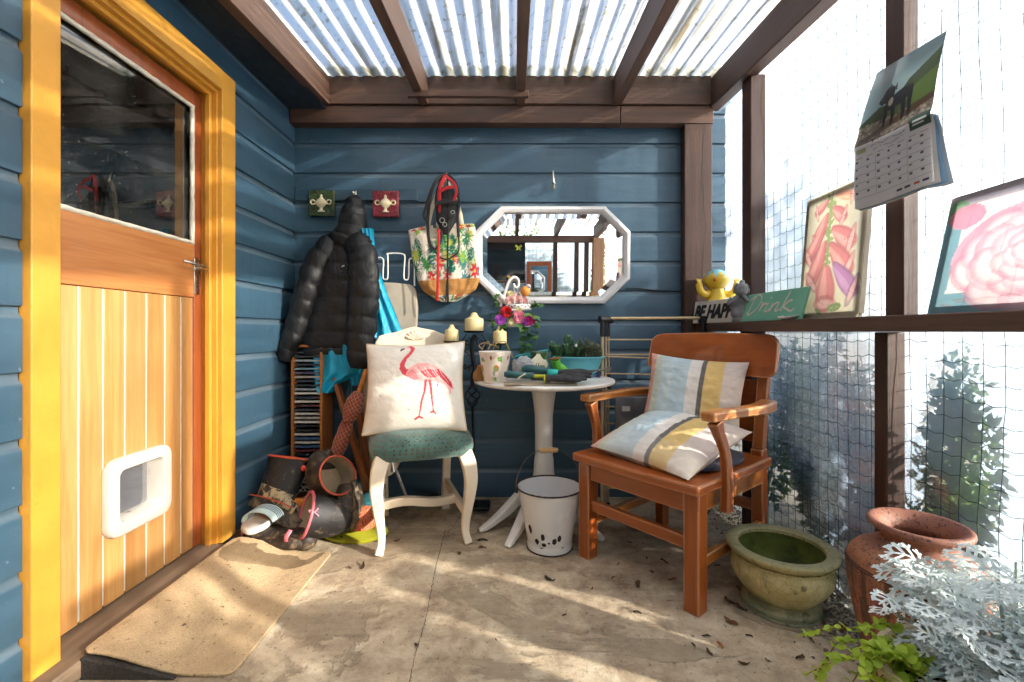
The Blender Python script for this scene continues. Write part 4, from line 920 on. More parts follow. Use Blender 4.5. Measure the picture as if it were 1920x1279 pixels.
def tote_mb():
    S_ = []
    for i in range(len(tsec) - 1):
        for k in range(12): f = k / 12; S_.append([tsec[i][j] + (tsec[i+1][j] - tsec[i][j]) * f for j in range(3)])
    S_.append(tsec[-1]); rings = []; n = 150; col = []
    for i, (py, l, r_) in enumerate(S_):
        vv = 1 - i / (len(S_) - 1); a = at(l, py, 2.565); b = at(r_, py, 2.565); c_ = (a + b)/2; w = (b - a).length/2; ring = []
        bulge = .03 + .02 * math.sin(PI * min(1, vv * 1.2))
        for k in range(n):
            th = 2*PI*k/n; x = math.cos(th); y = math.sin(th); x2 = math.copysign(abs(x)**.8, x)
            crease = .010 * math.exp(-((x2 - .55 - .25*(vv-.3))/.12)**2) * (1 if y > 0 else 0) * min(1, vv*3)
            fo = .012 * nz((x2*2.5, vv*4, 3), 1) + .004 * nz((x2*8, vv*12, 8), 1)
            zz = c_.z + .018 * (x2) * (vv if vv > .8 else .8) * (1 if vv > .6 else vv/.6) - .012*x2*x2*(vv > .9)
            ring.append((c_.x + x2*w, c_.y - math.copysign(abs(y)**.6, y)*bulge - fo + crease, zz)); col.append(((x2 + 1)/2, vv))
        rings.append(ring)
    mb = MB().loft(rings, False, True); col = np.array(col); mb.c = pt.at(col[:, 0], col[:, 1]); return mb
m_tote = M_vcol('printed_canvas_tote', .8, .15, .3, 300, .25)
to = thing('tote_bag', 'tropical leaf print tote bag with a straw band on the wall', 'bag', at(832, 420, 2.6)); part('body', tote_mb(), m_tote, to, smooth=80)
m_strap = M_plain('cream_webbing', '#cfc2a8', .85, .1)
part('handle', MB().tube(spline([at(802, 425, 2.53), at(812, 385, 2.55), at(834, 340, 2.58), at(858, 385, 2.55), at(866, 420, 2.53)], 8), .012, 8, up=(0, 1, 0), flat=.2), m_strap, to, smooth=60)
# dog harness and leads over the hook
m_blk = M_plain('black_webbing', '#17171a', .75, .25, 60, .3, 300); m_red = M_plain('red_webbing', '#b3141f', .65, .15, 60, .2, 300)
hn = thing('dog_harness', 'tangle of black and red dog harness straps and leads on the hook', 'dog harness', at(835, 335, 2.55))
def strap(name, P, w, mat, Y=2.50, fl=.22, up=(0, 1, 0)):
    Q = [at(a, b, Y + (c_[0] if c_ else 0)) for a, b, *c_ in P]; Q = spline(Q, 7); part(name, MB().tube(Q, w, 8, up=up, flat=fl), mat, hn, smooth=60)
strap('strap', [(836, 325, .03), (812, 350), (803, 400), (803, 440), (808, 462), (818, 466), (826, 450), (827, 430), (822, 410), (818, 370), (830, 330, .02)], .0085, m_blk)
strap('strap', [(834, 326, .03), (818, 338), (806, 365), (797, 395), (795, 405), (802, 415)], .0085, m_blk, 2.49)
strap('strap', [(838, 326, .03), (855, 345), (860, 380), (858, 410), (860, 445)], .008, m_blk, 2.49)
strap('strap', [(838, 326, .02), (841, 380, -.01), (840, 440, -.02), (839, 500, -.03), (840, 568, -.03)], .005, m_blk, 2.49)
strap('strap', [(842, 500, -.03), (838, 530, -.03), (836, 565, -.03)], .004, m_blk, 2.49)
strap('lead', [(860, 445, 0), (860, 470), (850, 480), (838, 486), (824, 482), (814, 468)], .004, m_blk, 2.47, .9)
strap('strap', [(815, 383), (835, 378), (855, 381)], .012, m_blk, 2.47, .25)
strap('red_strap', [(836, 328, .02), (825, 352), (824, 375), (826, 398), (834, 392), (842, 380)], .010, m_red, 2.485)
strap('red_strap', [(836, 330, .02), (852, 345), (856, 360), (850, 378)], .0075, m_red, 2.482)
strap('red_strap', [(826, 358), (838, 352), (850, 351)], .009, m_red, 2.475)
strap('red_strap', [(823, 430), (822, 470), (821, 520), (820, 564)], .0075, m_red, 2.46, .18)
part('chest_pad', puffy_tube([at(838, 352, 2.53), at(838, 385, 2.51), at(836, 415, 2.505), at(834, 440, 2.51)], [.04, .06, .055, .012], .3, 20, .5, 8, .95, .004, 3), m_blk, hn, smooth=80)
for a, b, r_ in ((829, 413, .013), (849, 398, .010), (834, 421, .011)):
    part('ring', MB().tube([at(a, b, 2.455) + Vector((r_*math.cos(q), 0, r_*math.sin(q))) for q in (2*PI*k/16 for k in range(17))], .002, 5), m_chrome, hn, smooth=60)
for k in range(5): part('strap_eyelet', MB().tube([at(821, 505 + 11*k, 2.449), at(821, 505 + 11*k, 2.4475)], .0022, 8), m_blk, hn)
part('buckle', MB().box((-.012, -.006, -.02), (.012, .006, .02), TR(at(848, 405, 2.46), 0, R(40), 0)), m_blackp, hn, bevel=.004)
part('buckle', MB().box((-.010, -.006, -.016), (.010, .006, .016), TR(at(816, 422, 2.46), 0, R(5), 0)), m_blackp, hn, bevel=.004)

# ------------------------------------------------------------------ ironing board and wire rest
m_iron = M_plain('beige_board_cover', '#a89c8b', .85, .08, 10, .2, 150, dirt='#85755f', dirt_amt=.2)
ib = thing('ironing_board', 'folded ironing board with beige cover standing behind the cream chair', 'ironing board', at(712, 900, 2.48))
A0, A1 = at(744, 531, 2.585), at(712, 893, 2.53); dd_ = (A1 - A0).normalized(); sd = Vector((0, -1, 0)).cross(dd_).normalized(); nn_ = dd_.cross(sd).normalized()
L_ = (A1 - A0).length; outl = []
for k in range(40):
    a = 2*PI*k/40; c_, s_ = math.cos(a), math.sin(a); e = 6 if s_ < 0 else 3.4
    outl.append((.135 * math.copysign(abs(c_)**(2/e), c_), L_/2 * math.copysign(abs(s_)**(2/e), s_)))
mid = (A0 + A1)/2
def bpt(o_, off, k=1.0): return [mid + sd*x*k + dd_*(y - (1-k)*0)*(k if k == 1 else .985) + nn_*off for x, y in o_]
part('board', MB().loft([bpt(outl, -.012, .97), bpt(outl, -.016), bpt(outl, .010), bpt(outl, .014, .97)]), m_iron, ib, smooth=40)
m_steel = M_plain('white_steel_tube', '#bcb9b4', .35, .06, metal=.3)
for a, b in (((742, 880), (768, 948)), ((700, 905), (725, 860)), ((720, 760), (738, 885)), ((690, 760), (700, 905))): part('leg', MB().tube([at(a[0], a[1], 2.56), at(b[0], b[1], 2.52 if b[1] < 940 else 2.43)], .009, 8), m_steel, ib, smooth=60)
wr = [(707, 520), (707, 487), (711, 483), (717, 485), (719, 492), (718, 520), (723, 524), (727, 519), (727, 480), (726, 476), (742, 475), (756, 477), (759, 484), (757, 518), (761, 525), (766, 520), (767, 489), (771, 485), (776, 488), (777, 500), (777, 536)]
single('wire_rest', MB().tube(spline([at(a, b, 2.555) for a, b in wr], 5), .0042, 8), m_white, 'white bent wire iron rest above the ironing board', 'wire rack', at(742, 530, 2.56), smooth=60)

# ------------------------------------------------------------------ CD tower in the corner
m_cdw = M_wood('orange_pine_rack', '#8c4e1d', '#b4702f', 'Z', .45, 24, .06, .15, coat=.2)
cx0, cx1, cy0, cy1, ct = -1.205, -1.035, 2.455, 2.60, .872
cd = thing('disc_tower', 'tall orange pine rack full of disc cases in the corner', 'disc rack', (-1.12, 2.52, 0))
part('side_panel', MB().box((cx0, cy0, 0), (cx0 + .014, cy1, ct)), m_cdw, cd, bevel=.002); part('side_panel', MB().box((cx1 - .014, cy0, 0), (cx1, cy1, ct)), m_cdw, cd, bevel=.002)
part('back_panel', MB().box((cx0 + .0145, cy1 - .01, 0), (cx1 - .0145, cy1, ct)), m_crack, cd); part('top_panel', MB().box((cx0, cy0 + .002, ct + .0005), (cx1, cy1, ct + .014)), m_cdw, cd, bevel=.002); part('base_panel', MB().box((cx0 + .0145, cy0 + .004, .0), (cx1 - .0145, cy1 - .011, .05)), m_cdw, cd, bevel=.002)
cdc = [('#22242a', 'black'), ('#8f9aa0', 'grey'), ('#c9c2b2', 'cream'), ('#3f5d7d', 'blue'), ('#5f2a2e', 'dark red'), ('#6b8f96', 'teal'), ('#a9a294', 'pale'), ('#2d2f38', 'charcoal'), ('#b7b4ae', 'silver'), ('#4a4460', 'violet')]
cdm = [M_plain('disc_case_' + n.replace(' ', '_'), c_, .25, .25, 60, coat=.4) for c_, n in cdc]
ORD = 'uppermost,second,third,fourth,fifth,sixth,seventh,eighth,ninth,tenth,eleventh,twelfth,thirteenth,fourteenth,fifteenth,sixteenth,seventeenth,eighteenth,nineteenth,twentieth'.split(',')
ORD += ['twenty-' + q for q in 'first,second,third,fourth,fifth,sixth,seventh,eighth,ninth'.split(',')] + ['thirtieth'] + ['thirty-' + q for q in 'first,second,third,fourth,fifth,sixth,seventh,eighth'.split(',')]
base_cd = MB().box((-.0705, 0, 0), (.0705, .125, .0105)).mesh('disc_case')
for k in range(36):
    i = random.choice([0, 0, 1, 2, 3, 4, 5, 6, 6, 7, 7, 8, 9, 1]); me = base_cd.copy(); o = link('disc_case', me, cdm[i])
    o.location = ((cx0 + cx1)/2 + random.uniform(-.0003, .0003), cy0 + .006 + random.uniform(0, .006), .062 + k * .0222); b_ = o.modifiers.new('b', 'BEVEL'); b_.width = .0012
    tag(o, f'{cdc[i][1]} disc case, {ORD[35 - k]} from the top of the pine rack', 'disc case', 'disc cases in the rack')
# rails that hold the cases
for k in range(36):
    part('slot_rail', MB().box((cx0 + .0145, cy0 + .01, .0575 + k * .0222), (cx0 + .022, cy1 - .011, .0605 + k * .0222)), m_cdw, cd, smooth=None)

# ------------------------------------------------------------------ brown slats and tartan umbrella
m_slat = M_wood('dark_orange_slat', '#6b3814', '#955422', 'Z', .5, 26, .06, .2)
es = thing('folding_easel', 'folded frame of dark orange timber slats behind the umbrella', 'timber frame', at(690, 905, 2.45))
part('slat', MB().bar(at(626, 700, 2.5), at(690, 920, 2.40), .022, .05, (0, 1, 0)), m_slat, es, bevel=.003)
part('slat', MB().bar(at(672, 760, 2.52), at(694, 915, 2.44), .03, .03, (0, 1, 0)), m_slat, es, bevel=.003)
t = NT('tartan_cloth'); v = t.coord((1, 1, 1), (0, .5, 0), shift=False); sx = t.new('SeparateXYZ'); t.t.links.new(v, sx.inputs[0])
def stripes(ch, f, w): return t.math('LESS_THAN', t.math('FRACT', t.math('MULTIPLY', sx.outputs[ch], f)), w)
col = t.mix(t.math('MULTIPLY', stripes('X', 70, .35), .55), lin('#9a3222'), lin('#23302c')); col = t.mix(t.math('MULTIPLY', stripes('Z', 56, .35), .55), col, lin('#1f2d2b')); col = t.mix(t.math('MULTIPLY', stripes('Z', 56, .06), .8), col, lin('#c9b06a')); col = t.mix(t.math('MULTIPLY', stripes('X', 70, .07), .8), col, lin('#d0c08a'))
t.set(col=col, rough=.8, sheen=.2); t.bump(t.noise(t.coord((1, 1, .3), shift=False), 60, 4), .5, .006); m_tartan = t.m
um = thing('tartan_umbrella', 'furled red tartan umbrella with a varnished handle', 'umbrella', at(630, 865, 2.30))
ua, ub = at(673, 735, 2.36), at(626, 868, 2.25)
part('canopy', puffy_tube([ua, ua.lerp(ub, .12), ua.lerp(ub, .25), ua.lerp(ub, .42), ua.lerp(ub, .55), ua.lerp(ub, .8), ub], [.022, .042, .046, .030, .036, .036, .026], .075, 24, .85, 8, .88, .007, 6), m_tartan, um, smooth=60)
hh_ = part('handle', MB().tube(spline([at(686, 693, 2.39), at(680, 712, 2.375), ua], 4), .012, 10), M_plain('amber_varnish_handle', '#b4681c', .3, .1, coat=.5), um, smooth=60)
part('canopy_tie', MB().tube([ua.lerp(ub, .41) + Vector((.032*math.cos(a), .03*math.sin(a), .006*math.cos(a))) for a in (2*PI*k/20 for k in range(21))], .006, 6), m_tartan, um, smooth=60)

# ------------------------------------------------------------------ heap of boots and shoes
def mk_boot(name, c, mud, amt):
    t = NT(name); v = t.coord(shift=False); n = t.noise(v, 26, 8, .7, .8); m = t.ramp(n, [(1 - amt - .03, 0.0), (1 - amt + .05, 1.0)]); s_ = t.ramp(t.noise(t.coord((4, 1, 1), (0, .6, 0), shift=False), 30, 4), [(.68, 0.0), (.72, 1.0)])
    col = t.mix(m, lin(c), lin(mud)); col = t.mix(t.math('MULTIPLY', s_, .4), col, lin('#7c7468')); t.set(col=col, rough=t.math('ADD', t.math('MULTIPLY', m, .35), .58)); t.bump(n, .4, .006); return t.m
m_b1 = mk_boot('black_rubber', '#1b1a1b', '#6a5c49', .40); m_b2 = mk_boot('muddy_rubber', '#2a241f', '#b0a384', .52); m_b3 = mk_boot('brown_muddy_rubber', '#2b211a', '#6b5a45', .45)
m_lin = M_plain('beige_boot_lining', '#a8977c', .95, .12, 20, .2, 120); m_pink = M_plain('pink_rubber', '#c4616c', .5, .12, 20); m_orng = M_plain('orange_rubber', '#b5492c', .5, .15, 20); m_sole = mk_boot('muddy_sole', '#2b241d', '#6d604b', .5)
def boot(label, path, rad, mat, rim, lining=True, up=(0, -1, 0), flat=.85, open_n=13, sole=None, per=7, rim_r=.0045, foot_mat=None, split=.6):
    P = spline(path, per); N = len(P); rs = [lerpl(rad, i/(N-1)) for i in range(N)]; o = thing('rubber_boot', label, 'boot', P[N//2], group='rubber boots heaped in the corner')
    k = int(N * split) if foot_mat else N
    part('shaft', MB().tube(P[:k+1] if foot_mat else P, rs[:k+1] if foot_mat else rs, 22, up=up, flat=flat, cap=False).jitter(.003, 16), mat, o, smooth=70)
    if foot_mat: part('foot', MB().tube(P[k-1:], rs[k-1:], 22, up=up, flat=flat).jitter(.003, 16), foot_mat, o, smooth=70)
    else:
        e = P[-1]; part('toe_cap', MB().ball(e, rs[-1]*.98, 16, 10), mat, o, smooth=70)
    part('lining', MB().tube(P[:open_n], [r - .006 for r in rs[:open_n]], 22, up=up, flat=flat, cap=False), m_lin, o, smooth=70)
    part('lining_end', MB().tube(P[open_n-2:open_n], [rs[open_n-1] - .008]*2, 22, up=up, flat=flat), m_lin, o, smooth=70)
    T = (P[1] - P[0]).normalized(); u = Vector(up); u = (u - T*u.dot(T)).normalized(); b = T.cross(u)
    part('rim', MB().tube([P[0] + (b*math.cos(a) + u*math.sin(a)*flat)*(rs[0] - .001) for a in (2*PI*q/28 for q in range(29))], rim_r, 7), rim, o, smooth=60)
    if sole:
        Q = spline([at(*q) for q in sole[0]], 6); part('sole', MB().tube(Q, [lerpl(sole[1], i/(len(Q)-1)) for i in range(len(Q))], 12, flat=.45, up=sole[2]).jitter(.003, 30), m_sole, o, smooth=50)
    return o
b1 = boot('muddy black rubber boot with a red rim and ladybird, upper left of heap', [at(542, 858, 2.2), at(535, 885, 2.18), at(525, 915, 2.15), at(515, 938, 2.13), at(530, 955, 2.09), at(552, 968, 2.06)], [.098, .094, .088, .080, .066, .045], m_b1, m_orng, up=(0, -1, 0), flat=.55, foot_mat=m_b2, split=.42, sole=([(478, 937, 2.1), (505, 950, 2.07), (535, 968, 2.04), (560, 985, 2.03)], [.036, .04, .042, .03], (.3, -.5, .8)))
part('heel_trim', MB().tube(spline([at(468, 927, 2.09), at(490, 931, 2.075), at(520, 940, 2.05), at(548, 952, 2.035)], 6), .004, 6, flat=.6), m_orng, b1, smooth=60)
part('ladybird', MB().ball(at(569, 878, 2.10), (.012, .010, .014), 12, 8), M_plain('ladybird_red', '#c3261a', .35, .1, coat=.5), b1, smooth=60)
b4 = boot('brown rubber boot with an orange rim, opening towards the room', [at(634, 891, 2.05), at(620, 896, 2.10), at(607, 900, 2.14), at(603, 885, 2.18), at(606, 862, 2.19), at(612, 853, 2.20)], [.080, .080, .074, .070, .058, .03], m_b3, m_orng, up=(-.35, -.3, 1), flat=1.12, open_n=13)
b2 = boot('black rubber boot with a pink rim and pink ribbon mark lying sideways', [at(574, 965, 1.99), at(600, 967, 2.02), at(628, 966, 2.05), at(648, 955, 2.08), at(654, 930, 2.10), at(655, 908, 2.12)], [.096, .092, .086, .080, .066, .045], m_b1, m_pink, up=(0, -.3, 1), flat=1.0, open_n=14, rim_r=.007, foot_mat=m_b3, split=.62, sole=([(660, 990, 2.04), (667, 965, 2.05), (668, 930, 2.07), (662, 902, 2.09)], [.03, .04, .04, .03], (-1, -.3, 0)))
rbm = MB(); 
def surf(px, py): return at(px, py, 1.922)
rbm.tube(spline([surf(598, 968), surf(588, 960), surf(580, 957), surf(581, 961), surf(590, 960), surf(597, 953)], 6), .0028, 6, up=(0, -1, 0), flat=.5)
part('ribbon_mark', rbm.xf(TR((0, .0, 0))), M_plain('pale_pink_print', '#dc93a8', .5), b2, smooth=60)
b3 = boot('flattened black rubber boot with pink band lying lowest by the mat', [at(454, 1001, 2.06), at(480, 1003, 2.04), at(510, 1004, 2.02), at(535, 1007, 2.0), at(556, 1010, 1.98), at(575, 1012, 1.98)], [.05, .055, .06, .062, .060, .045], m_b3, m_b3, up=(0, -.2, 1), flat=.62, open_n=4, rim_r=.004)
part('pull_tab', MB().box((-.006, -.012, -.022), (.006, .004, .022), TR(at(456, 993, 2.0), 0, R(8), R(20))), m_pink, b3, bevel=.003)
bp = spline([at(540, 1024, 1.95), at(536, 1010, 1.925), at(545, 994, 1.945)], 6); part('instep_band', MB().tube(bp, .009, 8, flat=.4, up=(0, -1, 0)), m_pink, b3, smooth=60)
# other footwear
m_slip = M_vcol('striped_slide_sandal', .5, 0, .1, 100, .4)
pl = Paint(64, 64, '#b9d0d2')
for a in (.50, .62, .74, .86): pl.poly([(0, a), (1, a), (1, a + .045), (0, a + .045)], '#22304e')
sl = thing('slide_sandal', 'white and pale blue slide sandal with navy stripes in the boot heap', 'sandal', at(480, 975, 2.05))
sp_ = MB(); n = 24; rings = []; cols = []
for i in range(17):
    f = i/16; c_ = at(482 + 22*f, 974 - 15*f, 1.96 + .05*f); ring = []
    for k in range(n):
        a = PI * k/(n-1); ring.append(c_ + Vector((-.066*math.cos(a), -.012*math.sin(a), .050*math.sin(a) - .014))); cols.append((k/n, f))
    rings.append(ring)
sp_.loft(rings, False, False, closed=False); cc_ = np.array(cols); sp_.c = pl.at(cc_[:, 0], cc_[:, 1]); part('strap', sp_, m_slip, sl, smooth=80, solid=.005)
part('footbed', MB().loft([[at(470, 985, 2.0) + Vector((.062*math.cos(a)*k + .010, .09*math.sin(a)*k + .05, z + .012*math.sin(a))) for a in (2*PI*q/28 for q in range(28))] for k, z in ((.9, -.016), (1, -.008), (1, .006), (.93, .012))]).jitter(.004, 30), M_plain('white_footbed', '#cfcac4', .8, .1, 20, .3, 80, dirt='#8f8373', dirt_amt=.25), sl, smooth=50)
m_lime = M_plain('lime_foam', '#9a9a1e', .7, .12, 14, .2, 120, dirt='#4d4b1a', dirt_amt=.24, dirt_scale=22)
ff = thing('flip_flop', 'lime green flip flop sole tilted on the floor by the cream chair leg', 'flip flop', at(668, 1005, 2.08))
fo_ = [(math.cos(a)*(.145), math.sin(a)*(.048 + .010*math.cos(a) - .008*math.cos(2*a))) for a in (2*PI*q/40 for q in range(40))]
fM2 = TR(at(668, 1000, 2.10), R(24), R(-3), R(4)); part('sole', MB().loft([[fM2 @ Vector((x*k, y*k, z)) for x, y in fo_] for k, z in ((.97, -.012), (1, -.008), (1, .006), (.97, .010))]), m_lime, ff, smooth=50)
for x, y in ((-.085, .0), (-.06, .022), (-.06, -.022)): part('toe_hole', MB().tube([fM2 @ Vector((x, y, .009)), fM2 @ Vector((x, y, .0112))], .005, 10), m_crack, ff)
part('grey_sole', MB().loft([[fM2 @ Vector((x*k*.9 + .01, y*k*.9 - .004, z)) for x, y in fo_] for k, z in ((.95, -.027), (1, -.022), (1, -.013))]), M_plain('grey_tread', '#3a3a3c', .85, .2), ff, smooth=50)
t = NT('orange_knit_upper'); d = t.vor(t.coord((1, 1, 1), shift=False), 120, rnd=.3); t.set(col=t.ramp(d, [(.2, lin('#c1461c')), (.5, lin('#d9825a')), (.7, lin('#5e2413'))]), rough=.85); t.bump(d, .6, .004); m_ok = t.m
ts = thing('running_shoe', 'teal and orange knitted running shoe behind the flip flop', 'shoe', at(690, 960, 2.13))
part('upper', MB().loft([sup(.05*k, .085*k2_, z, 2.6, 28) for k, k2_, z in ((.95, .98, .0), (1, 1, .02), (.95, .95, .05), (.7, .8, .075), (.3, .5, .088))]).xf(TR(at(688, 975, 2.12) - Vector((0, 0, .02)), 0, 0, R(-20))).jitter(.005, 25), m_ok, ts, smooth=60)
part('collar', MB().loft([sup(.042*k, .05*k2_, z, 2.4, 28) for k, k2_, z in ((1, 1, .0), (1, 1, .03), (.9, .9, .055), (.5, .5, .06))]).xf(TR(at(694, 944, 2.17) - Vector((0, 0, .02)), R(15), 0, R(-20))).jitter(.004, 25), M_plain('teal_collar', '#1d5f66', .85, .2, 20, .3, 200), ts, smooth=60)
t = NT('black_white_check'); ck = t.new('TexChecker'); t.t.links.new(t.coord((1, 1, 1), shift=False), ck.inputs[0]); ck.inputs['Scale'].default_value = 70; ck.inputs[1].default_value = (*lin('#c9c9c6'), 1); ck.inputs[2].default_value = (*lin('#15161a'), 1); t.set(col=ck.outputs[0], rough=.8)
cs = thing('checked_shoe', 'black and white checked shoe behind the red rimmed boot', 'shoe', at(580, 900, 2.26))
part('upper', MB().loft([sup(.045*k, .09*k2_, z, 2.5, 24) for k, k2_, z in ((.95, .97, 0), (1, 1, .02), (.95, .9, .05), (.6, .7, .075), (.2, .3, .085))]).xf(TR(at(580, 898, 2.27) - Vector((0, 0, .04)), R(8), R(10), R(-60))), t.m, cs, smooth=60)
part('sole', MB().loft([sup(.048, .094, z, 2.5, 24) for z in (-.018, 0)]).xf(TR(at(580, 898, 2.27) - Vector((0, 0, .04)), R(8), R(10), R(-60))), M_plain('brown_gum_sole', '#5a3c22', .8), cs, smooth=50)
# a pink bootlace end and the red handled thing on the floor under the chair
ru = thing('folded_umbrella', 'small folded umbrella with red sleeve lying under the cream chair', 'umbrella', at(790, 940, 2.45))
part('sleeve', MB().tube([at(755, 946, 2.42), at(785, 938, 2.46)], [.016, .018], 12), M_plain('dark_red_sleeve', '#7a1c26', .7, .2), ru, smooth=50); part('body', MB().tube([at(783, 938, 2.46), at(820, 930, 2.52)], [.02, .02], 12), m_blk, ru, smooth=50)
# ------------------------------------------------------------------ wrought iron candle stand with three candles
m_iron_ = M_plain('black_wrought_iron', '#17181b', .55, .25, 40, .35, 70, metal=.4); m_wax = M_plain('cream_wax', '#d8c58f', .5, .05, 10, .05, 40)
ks = thing('candle_stand', 'black wrought iron candle stand with scrolls behind the table', 'candle stand', at(890, 948, 2.50))
KY = 2.43
def kp(px, py, dy=0): return at(px, py, KY + dy)
part('stem', MB().tube(spline([kp(891, 628), kp(885, 645), kp(886, 670), kp(890, 690), kp(886, 705), kp(886, 724)], 5), [.012]*26, 8), m_iron_, ks, smooth=60)
part('stem', MB().tube([kp(886, 760), kp(887, 800), kp(888, 940)], .008, 8), m_iron_, ks, smooth=60)
tw = MB()
for q in range(4):
    P = []
    for i in range(21):
        f = i/20; a = q*PI/2 + f*PI*1.1; r_ = .036*math.sin(PI*f)**.8 + .004; c_ = kp(886, 722).lerp(kp(886, 762), f); P.append(c_ + Vector((r_*math.cos(a), r_*math.sin(a), 0)))
    part('twisted_bar', MB().tube(P, .0042, 6), m_iron_, ks, smooth=60)
part('base', MB().box((-.075, -.06, 0), (.075, .06, .02), TR(kp(893, 948) + Vector((0, -.02, .0)), 0, 0, 0)), m_iron_, ks, bevel=.008)
for k, (px, py, r_) in enumerate(((889, 623, .056), (847, 642, .044), (937, 646, .044))):
    part('drip_plate', MB().lathe([(0, .004), (r_*.9, .004), (r_, .008), (r_, .005), (r_*.9, -.002), (0, -.004)], 28, kp(px, py)), m_iron_, ks, smooth=50)
for px, sg in ((847, -1), (937, 1)):
    part('arm', MB().tube(spline([kp(px, 645), kp(px + sg*2, 652), kp(px + sg*5, 668) if sg < 0 else kp(px - 3, 660), kp(889 + sg*18, 690), kp(888, 680)], 6), .0048, 6), m_iron_, ks, smooth=60)
def scroll(cx_, cy_, r0, r1, a0, turns, m=30): return [kp(cx_, cy_) + Vector(((r0 + (r1 - r0)*i/m)*math.cos(a0 + turns*2*PI*i/m), 0, (r0 + (r1 - r0)*i/m)*math.sin(a0 + turns*2*PI*i/m))) for i in range(m + 1)]
for cx_, cy_, r_, a, tn in ((876, 641, .024, 0, 1.2), (901, 641, .024, PI, -1.2), (873, 689, .022, .5, -1.25), (903, 689, .022, PI, 1.2)): part('scroll', MB().tube(scroll(cx_, cy_, .004, r_, a, tn), .003, 5), m_iron_, ks, smooth=60)
for sg in (-1, 1): part('scroll', MB().tube(spline([kp(889 + sg*14, 627), kp(889 + sg*22, 640), kp(889 + sg*20, 655), kp(889 + sg*8, 668)], 6), .003, 5), m_iron_, ks, smooth=60)
def candle(px, py, r_, h, label):
    o = thing('candle', label, 'candle', kp(px, py) + Vector((0, 0, .0045))); part('wax', MB().lathe([(0, 0), (r_*.97, 0), (r_, .004), (r_, h*.62), (r_*.95, h*.66), (r_*.55, h*.74), (r_*.38, h*.84), (r_*.30, h*.94), (r_*.15, h), (0, h)], 28), m_wax, o, world=False, smooth=45)
    part('wick', MB().tube([(0, 0, h - .002), (.001, 0, h + .007)], .0011, 5), m_crack, o, world=False)
candle(889, 622, .050, .098, 'large cream candle in the middle of the iron stand')
candle(847, 641, .037, .088, 'small cream candle on the left arm of the iron stand')
candle(937, 645, .037, .092, 'small cream candle under the hanging flower cage')

# ------------------------------------------------------------------ flower cage ornament
m_wmetal = M_plain('white_painted_wire', '#dedad6', .4, .05); m_ivy = M_leaf('ivy_leaf', '#1f4a22', '#5b8a3e', .45, .25); m_vine = M_plain('ivy_stem', '#4a5a2a', .7)
FY = 2.50; fc0 = at(972, 596, FY)
fg = thing('flower_cage', 'white birdcage ornament filled with artificial flowers and trailing ivy', 'ornament', at(970, 610, FY))
part('base_plate', MB().lathe([(0, 0), (.062, 0), (.066, .006), (.066, .014), (.06, .016), (0, .016)], 32, at(972, 613, FY)), m_wmetal, fg, smooth=45)
part('wall_bracket', MB().bar(at(972, 611, FY), at(972, 611, YB - .03) , .02, .012), m_wmetal, fg)
part('lace_band', MB().lathe([(.070, 0), (.072, .002), (.072, .026), (.070, .028), (.068, .026), (.068, 0)], 32, at(972, 581, FY)), m_wmetal, fg, smooth=45)
for k in range(24):
    a = 2*PI*k/24; part('band_hole', MB().ball(at(972, 577, FY) + Vector((.0715*math.cos(a), .0715*math.sin(a), .002 + .006*(k % 2))), (.004, .004, .004), 8, 6), m_crack, fg)
for k in range(10):
    a = 2*PI*k/10; c_ = at(972, 575, FY); P = [c_ + Vector((.07*math.cos(q)*math.cos(a), .07*math.cos(q)*math.sin(a), .075*math.sin(q) + .004)) for q in (PI/2*i/10 for i in range(11))]; part('cage_wire', MB().tube(P, .0017, 5), m_wmetal, fg, smooth=60)
part('hook_stem', MB().tube(spline([at(938, 575, FY), at(946, 552, FY), at(951, 535, FY), at(958, 523, FY), at(966, 520, FY), at(972, 526, FY), at(972, 536, FY), at(966, 539, FY), at(963, 532, FY)], 6), [.0075]*30 + [.006]*10 + [.0055]*9, 8), m_wmetal, fg, smooth=60)
part('ring', MB().tube([at(967, 543, FY) + Vector((.010*math.cos(q), 0, .010*math.sin(q))) for q in (2*PI*k/16 for k in range(17))], .002, 5), m_wmetal, fg, smooth=60)
def petal_flower(c_, r_, mat, n=3, name='blossom', seed=0):
    mb = MB(); rr2 = random.Random(seed)
    for ring in range(n):
        m_ = 5 + ring*2; rad = r_*(.35 + .65*ring/(max(1, n - 1)))
        for k in range(m_):
            a = 2*PI*k/m_ + ring*.7; tip = Vector((math.cos(a)*rad, -r_*(.75 - .55*ring/max(1, n - 1)), math.sin(a)*rad)); sd_ = Vector((-math.sin(a), 0, math.cos(a)))*rad*.55
            base = Vector((math.cos(a)*rad*.15, 0, math.sin(a)*rad*.15)); j = Vector((rr2.uniform(-1, 1), rr2.uniform(-1, 1), rr2.uniform(-1, 1)))*r_*.08
            mb.add([c_ + base, c_ + tip*.7 + sd_ + j, c_ + tip*1.05 + sd_*.5, c_ + tip*1.05 - sd_*.5, c_ + tip*.7 - sd_ - j], [(0, 1, 2, 3, 4)])
    return part(name, mb, mat, fg, smooth=80)
def mk_pet(n_, c_): return M_leaf(n_, c_, c_, .6, .3)
m_red2, m_pnk, m_pur, m_lp, m_yel, m_mag = [M_leaf(n_, a, b, .6, .3) for n_, a, b in (('petal_red', '#a8141f', '#d42a35'), ('petal_pink', '#d87a98', '#f0a9bb'), ('petal_purple', '#8a2c9a', '#b75cc4'), ('petal_blush', '#d9a0a0', '#efc8c2'), ('petal_cream', '#d6cf8f', '#ece6b8'), ('petal_magenta', '#b01a58', '#d8407f'))]
